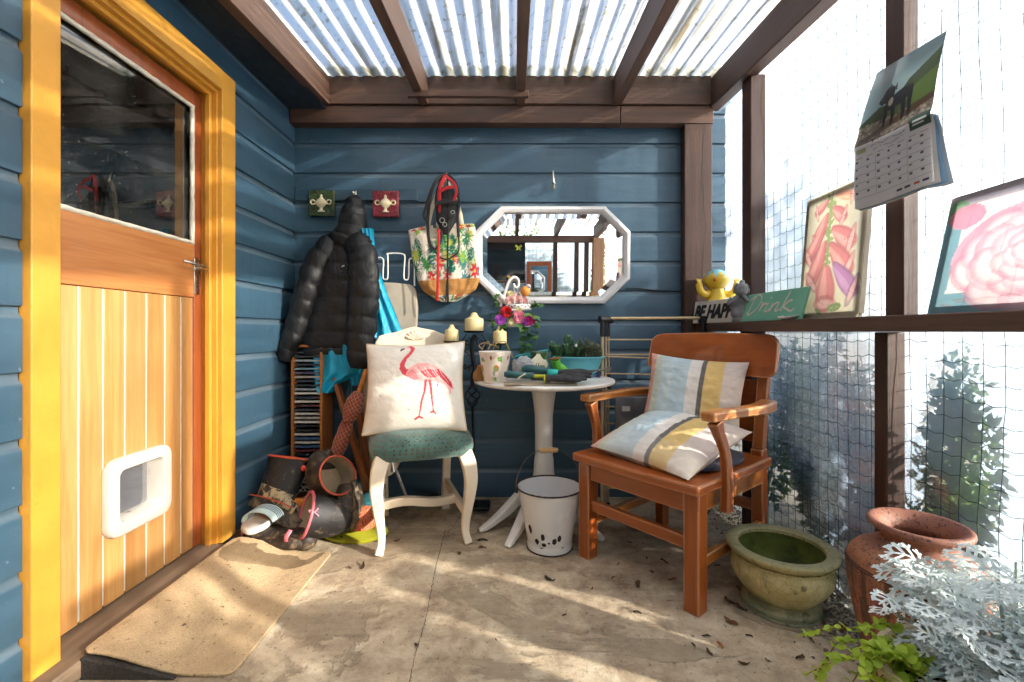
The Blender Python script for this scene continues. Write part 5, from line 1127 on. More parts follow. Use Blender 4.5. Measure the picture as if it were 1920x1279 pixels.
for i, (px, py, r_, mm) in enumerate(((949, 585, .030, m_red2), (938, 599, .028, m_pur), (972, 594, .034, m_pnk), (988, 602, .026, m_pur), (993, 600, .028, m_mag), (958, 602, .018, m_yel), (973, 582, .016, m_yel), (955, 563, .022, m_lp), (966, 560, .024, m_lp), (978, 562, .022, m_lp), (985, 565, .018, m_lp), (957, 551, .016, m_yel))): petal_flower(at(px, py, FY - (.085 if py > 570 else .03)), r_, mm, 3, 'blossom', i)
# small bird and a pale ball on the rim
bd = thing('ornament_bird', 'small orange and white bird ornament perched on the flower cage', 'ornament', at(987, 553, FY - .02))
part('body', MB().ball(at(985, 546, FY - .03), (.027, .022, .030), 16, 12, Matrix.Rotation(R(25), 3, 'Y')), M_plain('bird_orange', '#c98230', .6, .15), bd, smooth=60)
part('head', MB().ball(at(990, 538, FY - .03), (.016, .016, .016), 14, 10), M_plain('bird_grey', '#a9a9ac', .6, .1), bd, smooth=60)
part('beak', MB().tube([at(992.5, 538, FY - .045), at(994.5, 539, FY - .055)], [.0035, .0005], 6), m_crack, bd)
single('ornament_egg', MB().ball(at(941, 558, FY - .03), (.021, .018, .017), 14, 10), M_plain('pale_egg', '#c9c2bb', .5, .1), 'pale egg shaped ornament at the left of the flower cage', 'ornament', at(941, 558, FY - .03), smooth=60)
ivl = [MB().add([(0, 0, 0), (.35, .02, .12), (.5, 0, .45), (.18, .03, .5), (0, 0, 1), (-.18, .03, .5), (-.5, 0, .45), (-.35, .02, .12), (0, .06, .4)], [(0, 1, 8), (1, 2, 8), (2, 3, 8), (3, 4, 8), (4, 5, 8), (5, 6, 8), (6, 7, 8), (7, 0, 8)]).mesh('ivy_leaf', 80)]
def leaf_obj(name, me, p, size, d, mat, parent, roll=0.0):
    """place a shared leaf mesh: grows along d"""
    q = Vector(d).normalized().to_track_quat('Z', 'Y') @ Euler((0, 0, roll)).to_quaternion()
    M = Matrix.LocRotScale(Vector(p), q, Vector((size,)*3)); o = bpy.data.objects.new(name, me); C.objects.link(o); o.parent = parent
    if not me.materials: me.materials.append(mat)
    o.matrix_local = Matrix.Translation(-Vector(parent.location)) @ M
    return o
vines = [[(940, 590), (928, 600), (926, 625), (932, 650), (930, 668)], [(950, 610), (944, 630), (950, 655), (946, 676)], [(995, 590), (1003, 605), (1004, 625), (1000, 640)], [(985, 612), (988, 635), (985, 655), (1000, 668), (1002, 680)], [(978, 612), (980, 640), (976, 665)], [(935, 575), (928, 562), (934, 550)], [(998, 575), (1006, 568), (1014, 572)], [(1000, 620), (990, 640), (996, 655)]]
rl = random.Random(5)
for vn in vines:
    P = spline([at(a, b, FY - .01 + rl.uniform(-.03, .02)) for a, b in vn], 6); part('ivy_stem', MB().tube(P, .0013, 4), m_vine, fg, smooth=60)
    for p in P[1::2]:
        for _ in range(2): leaf_obj('ivy_leaf', ivl[0], p, rl.uniform(.022, .042), (rl.uniform(-1, 1), rl.uniform(-1, .1), rl.uniform(-1, .5)), m_ivy, fg, rl.uniform(-1, 1))
for px, py, dx, dz in ((960, 588, -.5, -1), (984, 588, .7, -.3), (962, 590, -.9, .2), (974, 604, .1, -1), (940, 588, -1, -.3), (945, 606, -.5, -1), (1000, 592, .8, -.6)): leaf_obj('ivy_leaf', ivl[0], at(px, py, FY - .075), .062, (dx, -.5, dz), m_ivy, fg, rl.uniform(-.5, .5))

# ------------------------------------------------------------------ things on the table
def ontable(px, Y): return Vector(((px - CX)/F*Y, Y, TZ + .001))
# garden print pot
pg = Paint(360, 120, '#d8cbbd'); pg.fuzz(.05, 5, 2); r3 = np.random.default_rng(3)
def sprig(cx_, cy_, s_=1):
    for k in range(14): a = r3.uniform(0, 6.3); pg.ell(cx_ + .016*s_*math.cos(a)*r3.random(), cy_ + .10*s_*math.sin(a)*r3.random(), .008*s_, .03*s_, ['#4f8a2e', '#79ad45', '#3c7030'][k % 3], rot=a)
for i in range(5):
    o_ = i*.2; sprig(o_ + .155, .78); sprig(o_ + .105, .15); pg.ell(o_ + .115, .47, .035, .10, '#9c8f80'); pg.ell(o_ + .115, .50, .032, .085, '#7d8a3e'); pg.ell(o_ + .12, .53, .02, .05, '#a8622c'); pg.ell(o_ + .09, .34, .015, .09, '#8a8178'); pg.line([(o_ + .14, .42), (o_ + .16, .28)], .006, '#9b9288')
    pg.ell(o_ + .06, .82, .010, .07, '#8a2c2c'); pg.line([(o_ + .085, .80), (o_ + .105, .88), (o_ + .12, .90)], [.014, .006, .012], '#b3774c'); pg.ell(o_ + .075, .12, .016, .07, '#c7b8a2')
gp = thing('print_pot', 'cream plant pot printed with herbs and garden tools on the table', 'plant pot', ontable(928, 2.12)); gp.rotation_euler = (0, 0, R(20))
mb = MB(); rings = []; cols = []
for i in range(41):
    f = i/40; r_ = .052 + .023*f
    rings.append([(r_*math.cos(2*PI*k/160), r_*math.sin(2*PI*k/160), .142*f) for k in range(161)]); cols += [(k/160, f) for k in range(161)]
mb.loft(rings, False, False, closed=False); cols = np.array(cols); mb.c = pg.at(cols[:, 0], cols[:, 1]); m_glz = M_vcol('glazed_print', .35, 0, .05, 60, .5, .3)
part('wall', mb, m_glz, gp, world=False, smooth=80); part('lip', MB().lathe([(.074, .138), (.0755, .142), (.0735, .1435), (.070, .141), (.066, .10)], 48), m_white, gp, world=False, smooth=50)
part('soil', MB().lathe([(0, .128), (.04, .130), (.0705, .122)], 24).jitter(.005, 40), M_plain('dark_potting_soil', '#1c1612', .95, .4, 60, .8, 90), gp, world=False, smooth=60)
m_dry = M_plain('dried_stalk', '#a58a5c', .8, .2)
dr = thing('dried_stalks', 'curled dry brown stalks in the printed pot', 'dried plant', ontable(928, 2.12) + Vector((0, 0, .128)))
for P in ([(905, 655), (898, 648), (910, 643), (925, 648)], [(925, 655), (930, 645), (945, 640), (952, 650), (957, 662), (963, 672)], [(915, 655), (922, 646), (934, 652)], [(905, 652), (915, 640), (920, 648), (930, 640)]): part('stalk', MB().tube(spline([at(a, b, 2.1 + .02*rl.random()) for a, b in P], 5), .0025, 5), m_dry, dr, smooth=60)
# slab of agate-like stone at the left edge
single('stone_slice', MB().prism([(-.032, 0), (.035, 0), (.04, .03), (.025, .055), (.015, .062), (.005, .08), (-.012, .076), (-.022, .055), (-.035, .04), (-.038, .015)], .012).xf(TR(ontable(902, 2.17), R(-14), 0, R(15))), M_plain('amber_stone', '#9c6a2c', .4, .3, 30, .2, 60), 'amber coloured stone slice leaning behind the printed pot', 'stone', ontable(902, 2.17), bevel=.003)
# hose coil
hs = thing('hose_coil', 'coil of teal garden hose on the table behind the coffee jar', 'hose', ontable(990, 2.38))
cc_ = at(995, 668, 2.38)
for k in range(3): part('loop', MB().tube([cc_ + Vector((.085*math.cos(a) + .006*k, .05*math.sin(a), -.012 + .012*k + .02*math.sin(a*1 + k))) for a in (2*PI*i/32 for i in range(33))], .006, 7), M_plain('teal_hose', '#1f8a8f', .4, .1) if k == 0 else bpy.data.materials['teal_hose'], hs, smooth=60)
# grey fluffy cloth
m_fluff = M_plain('grey_fleece', '#a6a5a6', .95, .15, 40, 1.0, 160, sheen=.4, bdist=.01)
single('fleece_cloth', MB().ball((0, 0, 0), (.055, .035, .042), 28, 18).jitter(.026, 22).jitter(.007, 70).xf(TR(ontable(980, 2.17) + Vector((0, 0, .072)), 0, R(-20), 0)), m_fluff, 'crumpled grey fleecy cloth on the table beside the printed pot', 'cloth', ontable(980, 2.17), smooth=80)
# green glass jar with a heart tag
m_gg = NT('green_glass'); m_gg.set(col=lin('#3c5c3a'), rough=.12, spec=.6, coat=.6); m_gg = m_gg.m
cj = thing('coffee_jar', 'green glass jar wearing a white heart tag lettered Coffee', 'jar', ontable(1012, 2.24))
JL = ontable(1012, 2.24); part('body', MB().lathe([(0, 0), (.045, 0), (.05, .006), (.052, .06), (.05, .085), (.042, .10), (.045, .106), (.047, .135), (.045, .137), (.043, .13), (.04, .104)], 36, JL), m_gg, cj, smooth=45)
hp_ = [(0, -.042), (.03, -.038), (.046, -.02), (.05, 0), (.042, .014), (.025, .022), (.014, .036), (.008, .046), (-.006, .046), (-.012, .034), (-.025, .02), (-.042, .012), (-.05, -.004), (-.044, -.024), (-.026, -.038)]
hM = TR(at(1008, 681, 2.165), R(-14), R(4), 0); tg = part('tag', MB().prism(hp_, .006, hM), M_plain('cream_tag', '#d9cfb4', .55, .06, 12), cj, bevel=.002)
coffee = [[(-.0165,.005),(-.0205,.0075),(-.0245,.003),(-.0245,-.004),(-.0205,-.007),(-.0165,-.0045)], [(-.010,.0015),(-.0135,0),(-.0135,-.005),(-.010,-.007),(-.007,-.004),(-.0075,0),(-.010,.0015)], [(-.0005,.0075),(-.0035,.007),(-.0040,.002),(-.0040,-.007),(-.005,-.011)], [(-.006,.001),(-.001,.001)], [(.0065,.0075),(.0035,.007),(.0030,.002),(.0030,-.007),(.002,-.011)], [(.001,.001),(.006,.001)], [(.0085,-.003),(.0135,-.002),(.012,.001),(.0095,.001),(.0085,-.003),(.0095,-.0065),(.0135,-.006)], [(.0165,-.003),(.0215,-.002),(.02,.001),(.0175,.001),(.0165,-.003),(.0175,-.0065),(.0225,-.005)]]
for st in coffee: part('letter', MB().tube([hM @ Vector((x*1.5, -.0008, z*1.5 - .012)) for x, z in [(p.x, p.y) for p in spline([(a, b, 0) for a, b in st], 5)]], .0013, 5), m_crack, tg, smooth=60)
# lime rubber cuff
m_limeg = M_plain('lime_rubber', '#5aa52c', .5, .1, 14)
lg = thing('green_glove', 'bright green rubber glove standing cuff up on the table', 'glove', ontable(1045, 2.16)); P = spline([at(1041, 673, 2.13), at(1044, 684, 2.14), at(1052, 693, 2.15), at(1064, 699, 2.14)], 6)
part('cuff', MB().tube(P, [lerpl([.028, .027, .030, .022], i/(len(P)-1)) for i in range(len(P))], 20, cap=False, flat=.75).jitter(.003, 30), m_limeg, lg, smooth=70, solid=.003)
part('cuff_trim', MB().tube([P[0] + Vector((.028*math.cos(a), .020*math.sin(a), .002 + .004*math.cos(a))) for a in (2*PI*k/24 for k in range(25))], .0035, 6), M_plain('rust_trim', '#8a4a28', .7), lg, smooth=60)
# turquoise bowl with herbs
m_bowl = M_plain('turquoise_plastic', '#5fb0c0', .4, .05, 6)
bl = thing('herb_bowl', 'turquoise plastic bowl planted with herbs at the back of the table', 'bowl', ontable(1083, 2.40)); BL = ontable(1083, 2.40)
part('shell', MB().lathe([(0, .002), (.088, .002), (.098, .01), (.128, .095), (.142, .10), (.143, .105), (.138, .107), (.124, .103), (.09, .03), (0, .02)], 56, BL), m_bowl, bl, smooth=40)
part('soil', MB().lathe([(0, .092), (.06, .09), (.119, .085)], 28, BL).jitter(.006, 30), bpy.data.materials['dark_potting_soil'], bl, smooth=60)
m_rose = M_leaf('rosemary_leaf', '#6a9470', '#abc9a0', .6, .2); m_thyme = M_leaf('thyme_leaf', '#717c52', '#b5b290', .6, .2); m_twig = M_plain('herb_twig', '#6b5a3c', .8)
needle = MB().add([(-.5, 0, 0), (.5, 0, 0), (.6, .1, .5), (0, 0, 1), (-.6, .1, .5)], [(0, 1, 2, 3, 4)])
def herb(name, label, px, mat, hs_, n, w, nl, spread, seed):
    rr2 = random.Random(seed); c0 = Vector(((px - CX)/F*2.38, 2.38, BL.z + .085)); o = thing(name, label, 'herb', c0); lv = MB()
    for k in range(n):
        b = Vector((rr2.uniform(-w, w), rr2.uniform(-.03, .03), 0)); h = hs_*rr2.uniform(.5, 1.05)*(1 - .4*abs(b.x)/w); tip = b + Vector((rr2.uniform(-.3, .3)*h + b.x*.5, rr2.uniform(-.2, .2)*h, h)); P = spline([b, (b + tip)/2 + Vector((rr2.uniform(-.01, .01), 0, 0)), tip], 5)
        part('stem', MB().tube([c0 + p for p in P], .0013, 4), m_twig, o, smooth=None)
        for p in P[1:]:
            for q in range(nl):
                a = rr2.uniform(0, 2*PI); d = Vector((math.cos(a), math.sin(a), rr2.uniform(.0, 1.0))).normalized(); M = Matrix.LocRotScale(c0 + p + Vector((0, 0, rr2.uniform(-.008, .008))), d.to_track_quat('Z', 'Y'), Vector((spread*.2, spread*.2, spread))); lv.add([M @ Vector(v_) for v_ in needle.v], needle.f)
    part('leaves', lv, mat, o, smooth=None)
herb('rosemary', 'feathery green rosemary growing in the turquoise bowl', 1063, m_rose, .13, 20, .055, 22, .022, 1)
herb('thyme', 'bushy grey green thyme growing at the right of the turquoise bowl', 1100, m_thyme, .11, 30, .05, 26, .013, 2)
single('perlite_lump', MB().ball(at(1080, 648, 2.35), (.007, .006, .009), 8, 6).jitter(.002, 90), m_white, 'white lump between the rosemary and the thyme', 'stone', at(1080, 650, 2.35), smooth=60)
# hand tools, gloves, card
m_th = M_plain('dark_teal_handle', '#1f4f52', .45, .12, 20); m_tq = M_plain('aqua_cuff', '#2fb3a8', .7, .1); m_gl = M_plain('charcoal_latex', '#2c2b2d', .75, .2, 40, .5, 120); m_ylw = M_plain('yellow_ferrule', '#b5b01c', .5, .1)
T1 = thing('hand_trowel', 'garden trowel with a dark teal grip lying on the table front', 'trowel', ontable(975, 2.02)); z0 = TZ + .02
def tp(px, py, Y): return at(px, py, Y)
part('grip', MB().tube([tp(945, 702, 2.02), tp(952, 702, 2.02), tp(975, 703, 2.02), tp(1001, 705, 2.02)], [.010, .017, .016, .014], 14), m_th, T1, smooth=60); part('ferrule', MB().tube([tp(1001, 705, 2.02), tp(1022, 706, 2.02)], .008, 10), m_ylw, T1, smooth=60); part('twine', MB().tube([tp(986, 700, 1.998), tp(978, 705, 1.998), tp(972, 709, 2.0)], .003, 5), m_strap, T1, smooth=60)
T2 = thing('hand_fork', 'garden fork with a dark teal grip behind the trowel', 'garden fork', ontable(1000, 2.12))
part('grip', MB().tube([tp(978, 692, 2.10), tp(986, 691, 2.10), tp(1008, 694, 2.10), tp(1028, 696, 2.10)], [.010, .019, .019, .016], 14), m_th, T2, smooth=60)
for k in range(3): part('tine', MB().tube([tp(1028, 697, 2.10), tp(1100, 699 - k*2, 2.10 - .01*k), tp(1146, 688 + k*3, 2.12 - .015*k)], .003, 6), m_wire, T2, smooth=60)
def glove(name, label, palm, fingers, cuff, cm):
    o = thing(name, label, 'glove', Vector(palm[0])); P = spline(palm, 5); part('palm', MB().tube(P, [lerpl([.024, .032, .036, .026], i/(len(P)-1)) for i in range(len(P))], 14, flat=.5).jitter(.004, 30), m_gl, o, smooth=70)
    for f in fingers: Q = spline(f, 5); part('finger', MB().tube(Q, [lerpl([.013, .012, .012, .008], i/(len(Q)-1)) for i in range(len(Q))], 10, flat=.8).jitter(.002, 40), m_gl, o, smooth=70)
    part('cuff', MB().tube([Vector(c_) for c_ in cuff], [.026, .025, .025], 16, flat=.62, cap=False).jitter(.002, 30), cm, o, smooth=70, solid=.004)
glove('garden_glove', 'grey garden glove with an aqua cuff on the table', [tp(1046, 700, 2.08), tp(1060, 699, 2.08), tp(1076, 700, 2.07), tp(1090, 702, 2.06)], [[tp(1075, 696, 2.08), tp(1090, 695, 2.08), tp(1104, 697, 2.08)], [tp(1080, 700, 2.06), tp(1098, 699, 2.05), tp(1110, 701, 2.05)], [tp(1078, 703, 2.04), tp(1095, 705, 2.03), tp(1108, 706, 2.03)], [tp(1060, 704, 2.05), tp(1075, 708, 2.02), tp(1085, 709, 2.02)]], [tp(1027, 699, 2.09), tp(1037, 700, 2.085), tp(1047, 700, 2.08)], m_tq)
glove('garden_glove', 'grey garden glove with a yellow edged cuff at the table front', [tp(1030, 710, 2.0), tp(1045, 709, 2.0), tp(1060, 709, 2.0), tp(1074, 710, 2.0)], [[tp(1060, 707, 2.0), tp(1080, 706, 2.0), tp(1096, 707, 2.0)], [tp(1064, 710, 1.99), tp(1082, 710, 1.985), tp(1100, 711, 1.985)], [tp(1060, 712, 1.98), tp(1078, 713, 1.975), tp(1090, 713, 1.975)], [tp(1050, 706, 2.01), tp(1064, 702, 2.01), tp(1074, 703, 2.01)]], [tp(1020, 710, 2.0), tp(1026, 710, 2.0), tp(1032, 710, 2.0)], m_gl)
part('cuff_edge', MB().tube([tp(1021, 710, 2.0) + Vector((.002*math.cos(a), .026*math.cos(a), .016*math.sin(a))) for a in (2*PI*k/20 for k in range(21))], .0035, 6), m_ylw, bpy.data.objects['garden_glove.001'], smooth=60)
single('card_sheet', MB().box((-.155, -.05, 0), (.165, .05, .004), TR(ontable(1010, 2.035) + Vector((0, 0, .002)), 0, 0, R(3))), M_plain('grey_card', '#a3947c', .85, .15, 14), 'flat sheet of worn card under the tools on the table', 'card', ontable(1010, 2.035), bevel=.001)
single('purple_ribbon', MB().tube(spline([tp(1112, 704, 2.12), tp(1118, 700, 2.12), tp(1123, 704, 2.11), tp(1117, 706, 2.11), tp(1125, 707, 2.1)], 5), .005, 6, flat=.5), M_plain('purple_satin', '#2f1c6a', .5, .1), 'small purple ribbon at the right end of the table', 'ribbon', tp(1117, 706, 2.11), smooth=60)

# ------------------------------------------------------------------ things on the shelf of the right screen
SZ = 1.0035
m_chk_y = '#d9b93a'
def on_shelf(px, X): Y = X*F/(px - CX); return Vector((X, Y, SZ))
pc = Paint(160, 160, '#d9b42c')
for k in range(8): a = k/8; pc.poly([(a, 0), (a + .125, 0), (a + .125, .38), (a + .0625, .62), (a, .38)], '#79b9c4')
ck_ = thing('chick_toy', 'yellow chick toy in a pale blue eggshell with raised wings on the shelf', 'toy', Vector((1.098, 2.47, SZ))); CK = ck_.location.copy()
mb = MB(); prof = [(0, 0), (.066, 0), (.072, .012), (.073, .045), (.064, .09), (.050, .13), (.040, .165), (.036, .185)]; P = spline([(a, 0, b) for a, b in prof], 6); rings = []; cols = []
for i, p in enumerate(P): rings.append([(p.x*math.cos(2*PI*k/96), p.x*math.sin(2*PI*k/96), p.z) for k in range(97)]); cols += [(k/96, p.z/.2) for k in range(97)]
mb.loft(rings, False, False, closed=False); cc_ = np.array(cols); mb.c = pc.at(cc_[:, 0], cc_[:, 1]); m_toy = M_vcol('painted_vinyl', .35, 0, 0, 60, .5, .2); part('body', mb, m_toy, ck_, world=False, smooth=80)
ph = Paint(160, 160, '#d9b42c')
for k in range(8): a = k/8; ph.poly([(a, 1), (a + .125, 1), (a + .125, .78), (a + .0625, .55), (a, .78)], '#79b9c4')
mb = MB(); rings = []; cols = []
for i in range(33):
    tt = PI*i/32 - PI/2; rings.append([(.066*math.cos(tt)*math.cos(2*PI*k/96), .062*math.cos(tt)*math.sin(2*PI*k/96), .235 + .056*math.sin(tt)) for k in range(97)]); cols += [(k/96, i/32) for k in range(97)]
mb.loft(rings, False, False, closed=False); cc_ = np.array(cols); mb.c = ph.at(cc_[:, 0], cc_[:, 1]); hd = part('head', mb, m_toy, ck_, world=False, smooth=80)
m_yv = M_plain('yellow_vinyl', '#d9b42c', .35, .05, coat=.2); m_ov = M_plain('orange_beak', '#c4411c', .4, .05)
part('beak', MB().tube([(-.030, -.05, .230), (-.036, -.068, .229)], [.010, .002], 8), m_ov, hd, world=False, smooth=60)
for s_ in (-1, 1):
    W_ = spline([(s_*.036, -.005, .165), (s_*.066, -.012, .155), (s_*.092, -.015, .175), (s_*.102, -.016, .215)], 5); part('wing', MB().tube(W_, [lerpl([.018, .02, .02, .018], i/(len(W_)-1)) for i in range(len(W_))], 12, up=(0, 1, 0), flat=.6), m_yv, ck_, world=False, smooth=60)
    for k in (-1, 0, 1): part('feather', MB().tube([(s_*.100, -.016, .212), (s_*(.102 + .014*k), -.016, .238)], [.008, .004], 8), m_yv, ck_, world=False, smooth=60)
def text_mesh(s_, size, shear=0.0, off=0.0, ext=.0012):
    cu = bpy.data.curves.new('txt', 'FONT'); cu.body = s_; cu.size = size; cu.shear = shear; cu.offset = off; cu.extrude = ext; cu.align_x = 'CENTER'; cu.align_y = 'CENTER'; cu.resolution_u = 4
    o = bpy.data.objects.new('txt', cu); C.objects.link(o); dg = bpy.context.evaluated_depsgraph_get(); me = bpy.data.meshes.new_from_object(o.evaluated_get(dg)); bpy.data.objects.remove(o); bpy.data.curves.remove(cu); return me
def wall_sign(name, label, A, B, h, lean, mat, thick=.01):
    """board standing from A to B (base corners, world), h tall, leaning away by lean radians; returns (empty, length)"""
    A, B = Vector(A), Vector(B); d = B - A; o = thing(name, label, 'sign', (A + B)/2, math.atan2(d.y, d.x)); o.rotation_euler = (Euler((-lean, 0, 0)).to_matrix().to_4x4()).to_euler(); o.rotation_euler = (Matrix.Rotation(math.atan2(d.y, d.x), 3, 'Z') @ Matrix.Rotation(-lean, 3, 'X')).to_euler()
    L = d.length; part('board', MB().box((-L/2, 0, 0), (L/2, thick, h)), mat, o, bevel=.002, world=False); return o, L
m_sgw = M_plain('weathered_white_sign', '#c9c3b6', .7, .08, 14, .15, 80); m_ink = M_plain('black_sign_paint', '#15161a', .6, .1); m_mint = M_plain('mint_sign', '#6fae94', .6, .06, 14, .1, 80)
s1, L1 = wall_sign('be_happy_sign', 'white wooden sign with black letters reading BE HAPPY on the shelf', (.992, 2.53, SZ), (1.068, 2.20, SZ), .12, R(8), m_sgw)
me = text_mesh('BE HAPPY', .098, .28, .004); o = link('lettering', me, m_ink, s1); o.location = (.01, -.002, .056); o.rotation_euler = (R(90), 0, 0); o.scale = (.80, 1, 1)
bo = thing('figurine', 'grey stone seated figurine bowing its head onto its hands on the shelf', 'figurine', on_shelf(1388, 1.055)); m_stone = M_plain('carved_grey_stone', '#78787a', .85, .25, 30, .6, 110); bo.rotation_euler = (0, 0, R(-25))
part('base', MB().lathe([(0, 0), (.034, 0), (.036, .006), (.036, .014), (.03, .02), (0, .02)], 24), m_stone, bo, world=False, smooth=50)
part('body', MB().loft([sup(a, b, z, 2.4, 24, 0, y) for a, b, z, y in ((.030, .030, .016, 0), (.040, .036, .03, 0), (.042, .036, .05, 0), (.034, .028, .075, .002), (.036, .026, .10, .004), (.030, .02, .118, .002), (.014, .012, .128, 0))]).jitter(.002, 40), m_stone, bo, world=False, smooth=60)
part('head', MB().ball((.004, -.010, .148), (.030, .032, .034), 18, 14, Matrix.Rotation(R(20), 3, 'X')).jitter(.0015, 60), m_stone, bo, world=False, smooth=60); part('topknot', MB().ball((.008, .002, .184), (.013, .013, .012), 12, 8), m_stone, bo, world=False, smooth=60)
for i in range(40):
    a = i*2.4; z = .15 + .028*(i/40); r_ = .031*math.sqrt(max(.05, 1 - ((z - .148)/.036)**2)); 
    if math.sin(a) > -.35: part('hair_curl', MB().ball((.004 + r_*math.cos(a), -.008 + r_*math.sin(a), z), .0045, 6, 5), m_stone, bo, world=False, smooth=60)
part('nose', MB().ball((.004, -.042, .143), (.004, .006, .007), 8, 6), m_stone, bo, world=False, smooth=60)
for s_ in (-1, 1):
    part('ear', MB().ball((.004 + s_*.031, -.008, .142), (.004, .006, .012), 8, 6), m_stone, bo, world=False, smooth=60)
    A_ = spline([(s_*.036, 0, .106), (s_*.046, -.02, .085), (s_*.03, -.038, .095), (s_*.008, -.042, .118)], 5); part('arm', MB().tube(A_, [lerpl([.013, .012, .010, .008], i/(len(A_)-1)) for i in range(len(A_))], 10), m_stone, bo, world=False, smooth=60)
s2, L2 = wall_sign('drink_sign', 'mint green sign with white script reading Drink on the shelf', (1.04, 2.10, SZ), (1.055, 1.68, SZ), .128, R(16), m_mint)
drink = [[(-.135,.075),(-.10,.085),(-.085,.055),(-.10,.005),(-.14,-.03),(-.155,-.015)], [(-.155,.06),(-.12,.075)], [(-.125,.07),(-.14,.02),(-.15,-.03)], [(-.075,.03),(-.07,.035),(-.08,-.01),(-.072,.015),(-.055,.03),(-.045,.022)], [(-.038,.034),(-.046,.005),(-.048,-.014),(-.036,-.016),(-.024,-.004)], [(-.031,.056),(-.028,.062),(-.027,.064)], [(-.012,.03),(-.022,-.018),(-.008,.015),(.012,.03),(.018,.02),(.010,-.008),(.016,-.018),(.03,-.006)], [(.066,.085),(.05,.03),(.04,-.02)], [(.085,.035),(.07,.03),(.05,.005),(.07,-.012),(.09,-.022),(.105,-.010)]]
for st in drink:
    Q = [(p.x, p.y) for p in spline([(a, b, 0) for a, b in st], 6)]; part('letter', MB().tube([(x*1.25 + .03, -.0012, z*.78 + .052) for x, z in Q], .0042, 6, up=(0, 1, 0), flat=.3), m_sgw, s2, world=False, smooth=60)
single('white_dish', MB().lathe([(0, .002), (.02, .002), (.045, .010), (.05, .016), (.047, .017), (.03, .009), (0, .006)], 32).xf(TR(Vector((1.055, 1.74, SZ)), R(0), R(-10), 0, (.75, 1.0, 1))), m_white, 'small white shallow dish lying on the shelf before the mint sign', 'dish', (1.055, 1.74, SZ), smooth=50)

# canvas prints, thin and lit from behind
m_canvas = M_vcol('backlit_canvas_print', .7, .38, .25, 500, .2)
def canvas(name, label, A, B, h, Xtop, paint, nu, nv):
    """A far lower corner, B near lower corner; top leans out to X = Xtop"""
    A, B = Vector(A), Vector(B); lean = Xtop - A.x; o = thing(name, label, 'picture', (A + B)/2)
    def f(u, v): return A.lerp(B, u) + Vector((lean*v, 0, h*v))
    part('print', painted_sheet(paint, f, nu, nv), m_canvas, o, smooth=80)
    mw_ = M_plain('pale_stretcher_' + name, '#8d8578', .8); q = .016
    for a, b in (((0, 0), (1, 0)), ((0, 1), (1, 1)), ((0, 0), (0, 1)), ((1, 0), (1, 1))):
        ins = lambda t_, w: w + (1 - 2*w)*t_
        part('stretcher_bar', MB().bar(f(ins(a[0], .03), ins(a[1], .03)) + Vector((.010, 0, 0)), f(ins(b[0], .03), ins(b[1], .03)) + Vector((.010, 0, 0)), .018, .016, (1, 0, 0)), mw_, o)
    return o
px_ = Paint(330, 480, '#d2c8a6'); px_.fuzz(.25, 4, 9); px_.ell(.02, .85, .22, .5, '#4a3d30', al=.85, soft=1).ell(.92, .8, .3, .6, '#9d9484', al=.7, soft=1).ell(.12, .12, .3, .16, '#8a8a4c', al=.6, soft=1).ell(.5, .02, .6, .08, '#b9ab90', al=.8, soft=1).ell(.8, .35, .3, .2, '#e0d7b8', al=.7, soft=1)
def bell(x0, y0, x1, y1, w, dark='#b23c4c', mid='#cf6468', lite='#e79c90', n=26):
    """foxglove bell from its stalk end to its mouth"""
    w = w*1.35; L = math.hypot(x1 - x0, y1 - y0); ang = math.atan2(y1 - y0, x1 - x0); nx, ny = -math.sin(ang), math.cos(ang)
    for sc_, col, sh in ((1.0, dark, 0), (.86, mid, -.06), (.45, lite, -.22)):
        for i in range(n):
            f = i/(n-1); ww = w*sc_*(.28 + .72*min(1, f*1.7)**.8)*(1 - .12*max(0, f - .8)/.2); px_.ell(x0 + (x1-x0)*f + nx*w*sh, y0 + (y1-y0)*f + ny*w*sh, ww, ww*.55, col, al=.5 if sc_ < 1 else .9, soft=.5)
    px_.ell(x1, y1, w*1.08, w*.38, dark, al=.6, rot=ang + PI/2).ell(x1, y1 - .004, w*.86, w*.26, '#e7b3a6', al=.9, rot=ang + PI/2, soft=.4)
    for k in range(14): px_.ell(x1 + rr_.uniform(-.7, .7)*w, y1 + rr_.uniform(-.2, .25)*w, .006, .0045, '#7c1f33', al=.8)
px_.line([(.47, 1), (.45, .6), (.46, .36)], [.018, .032, .02], '#5d7a34', asp=1.4).line([(.475, 1), (.457, .6), (.465, .36)], [.005, .009, .005], '#93a65a', asp=1.4)
def lf(x, y, q, s_=.07): px_.ell(x + s_*.6*math.cos(q), y + s_*.5*math.sin(q), s_, s_*.3, ['#5c7a2c', '#7d9440', '#46622a'][int(x*97) % 3], rot=q).line([(x, y), (x + s_*1.3*math.cos(q), y + s_*1.0*math.sin(q))], .004, '#a3b36a', .8)
for k in range(20): lf(.45, .40 + .028*k, rr_.uniform(-.6, .6) + (PI if k % 2 else 0), rr_.uniform(.04, .075))
bell(.40, .93, .22, .86, .055); bell(.52, .95, .78, .90, .05, '#b5553f', '#d98a6a', '#efb98c'); bell(.50, .86, .66, .76, .07); bell(.40, .82, .24, .62, .08); bell(.36, .72, .12, .50, .085); bell(.40, .60, .20, .30, .10)
bell(.52, .70, .80, .56, .10); bell(.50, .58, .78, .36, .11); bell(.58, .42, .88, .20, .10, '#7c3470', '#a9609c', '#c48ab8'); bell(.46, .40, .46, .12, .13)
lf(.56, .08, .1, .11); lf(.40, .05, 2.8, .06); px_.fuzz(.10, 16, 2)
px_.a = px_.a*.78 + np.array(lin('#d9d0bd'))*.22
canvas('foxglove_canvas', 'canvas print of pink foxgloves leaning on the shelf', (1.10, 1.765, SZ), (1.10, 1.455, SZ), .46, 1.137, px_, 110, 160)
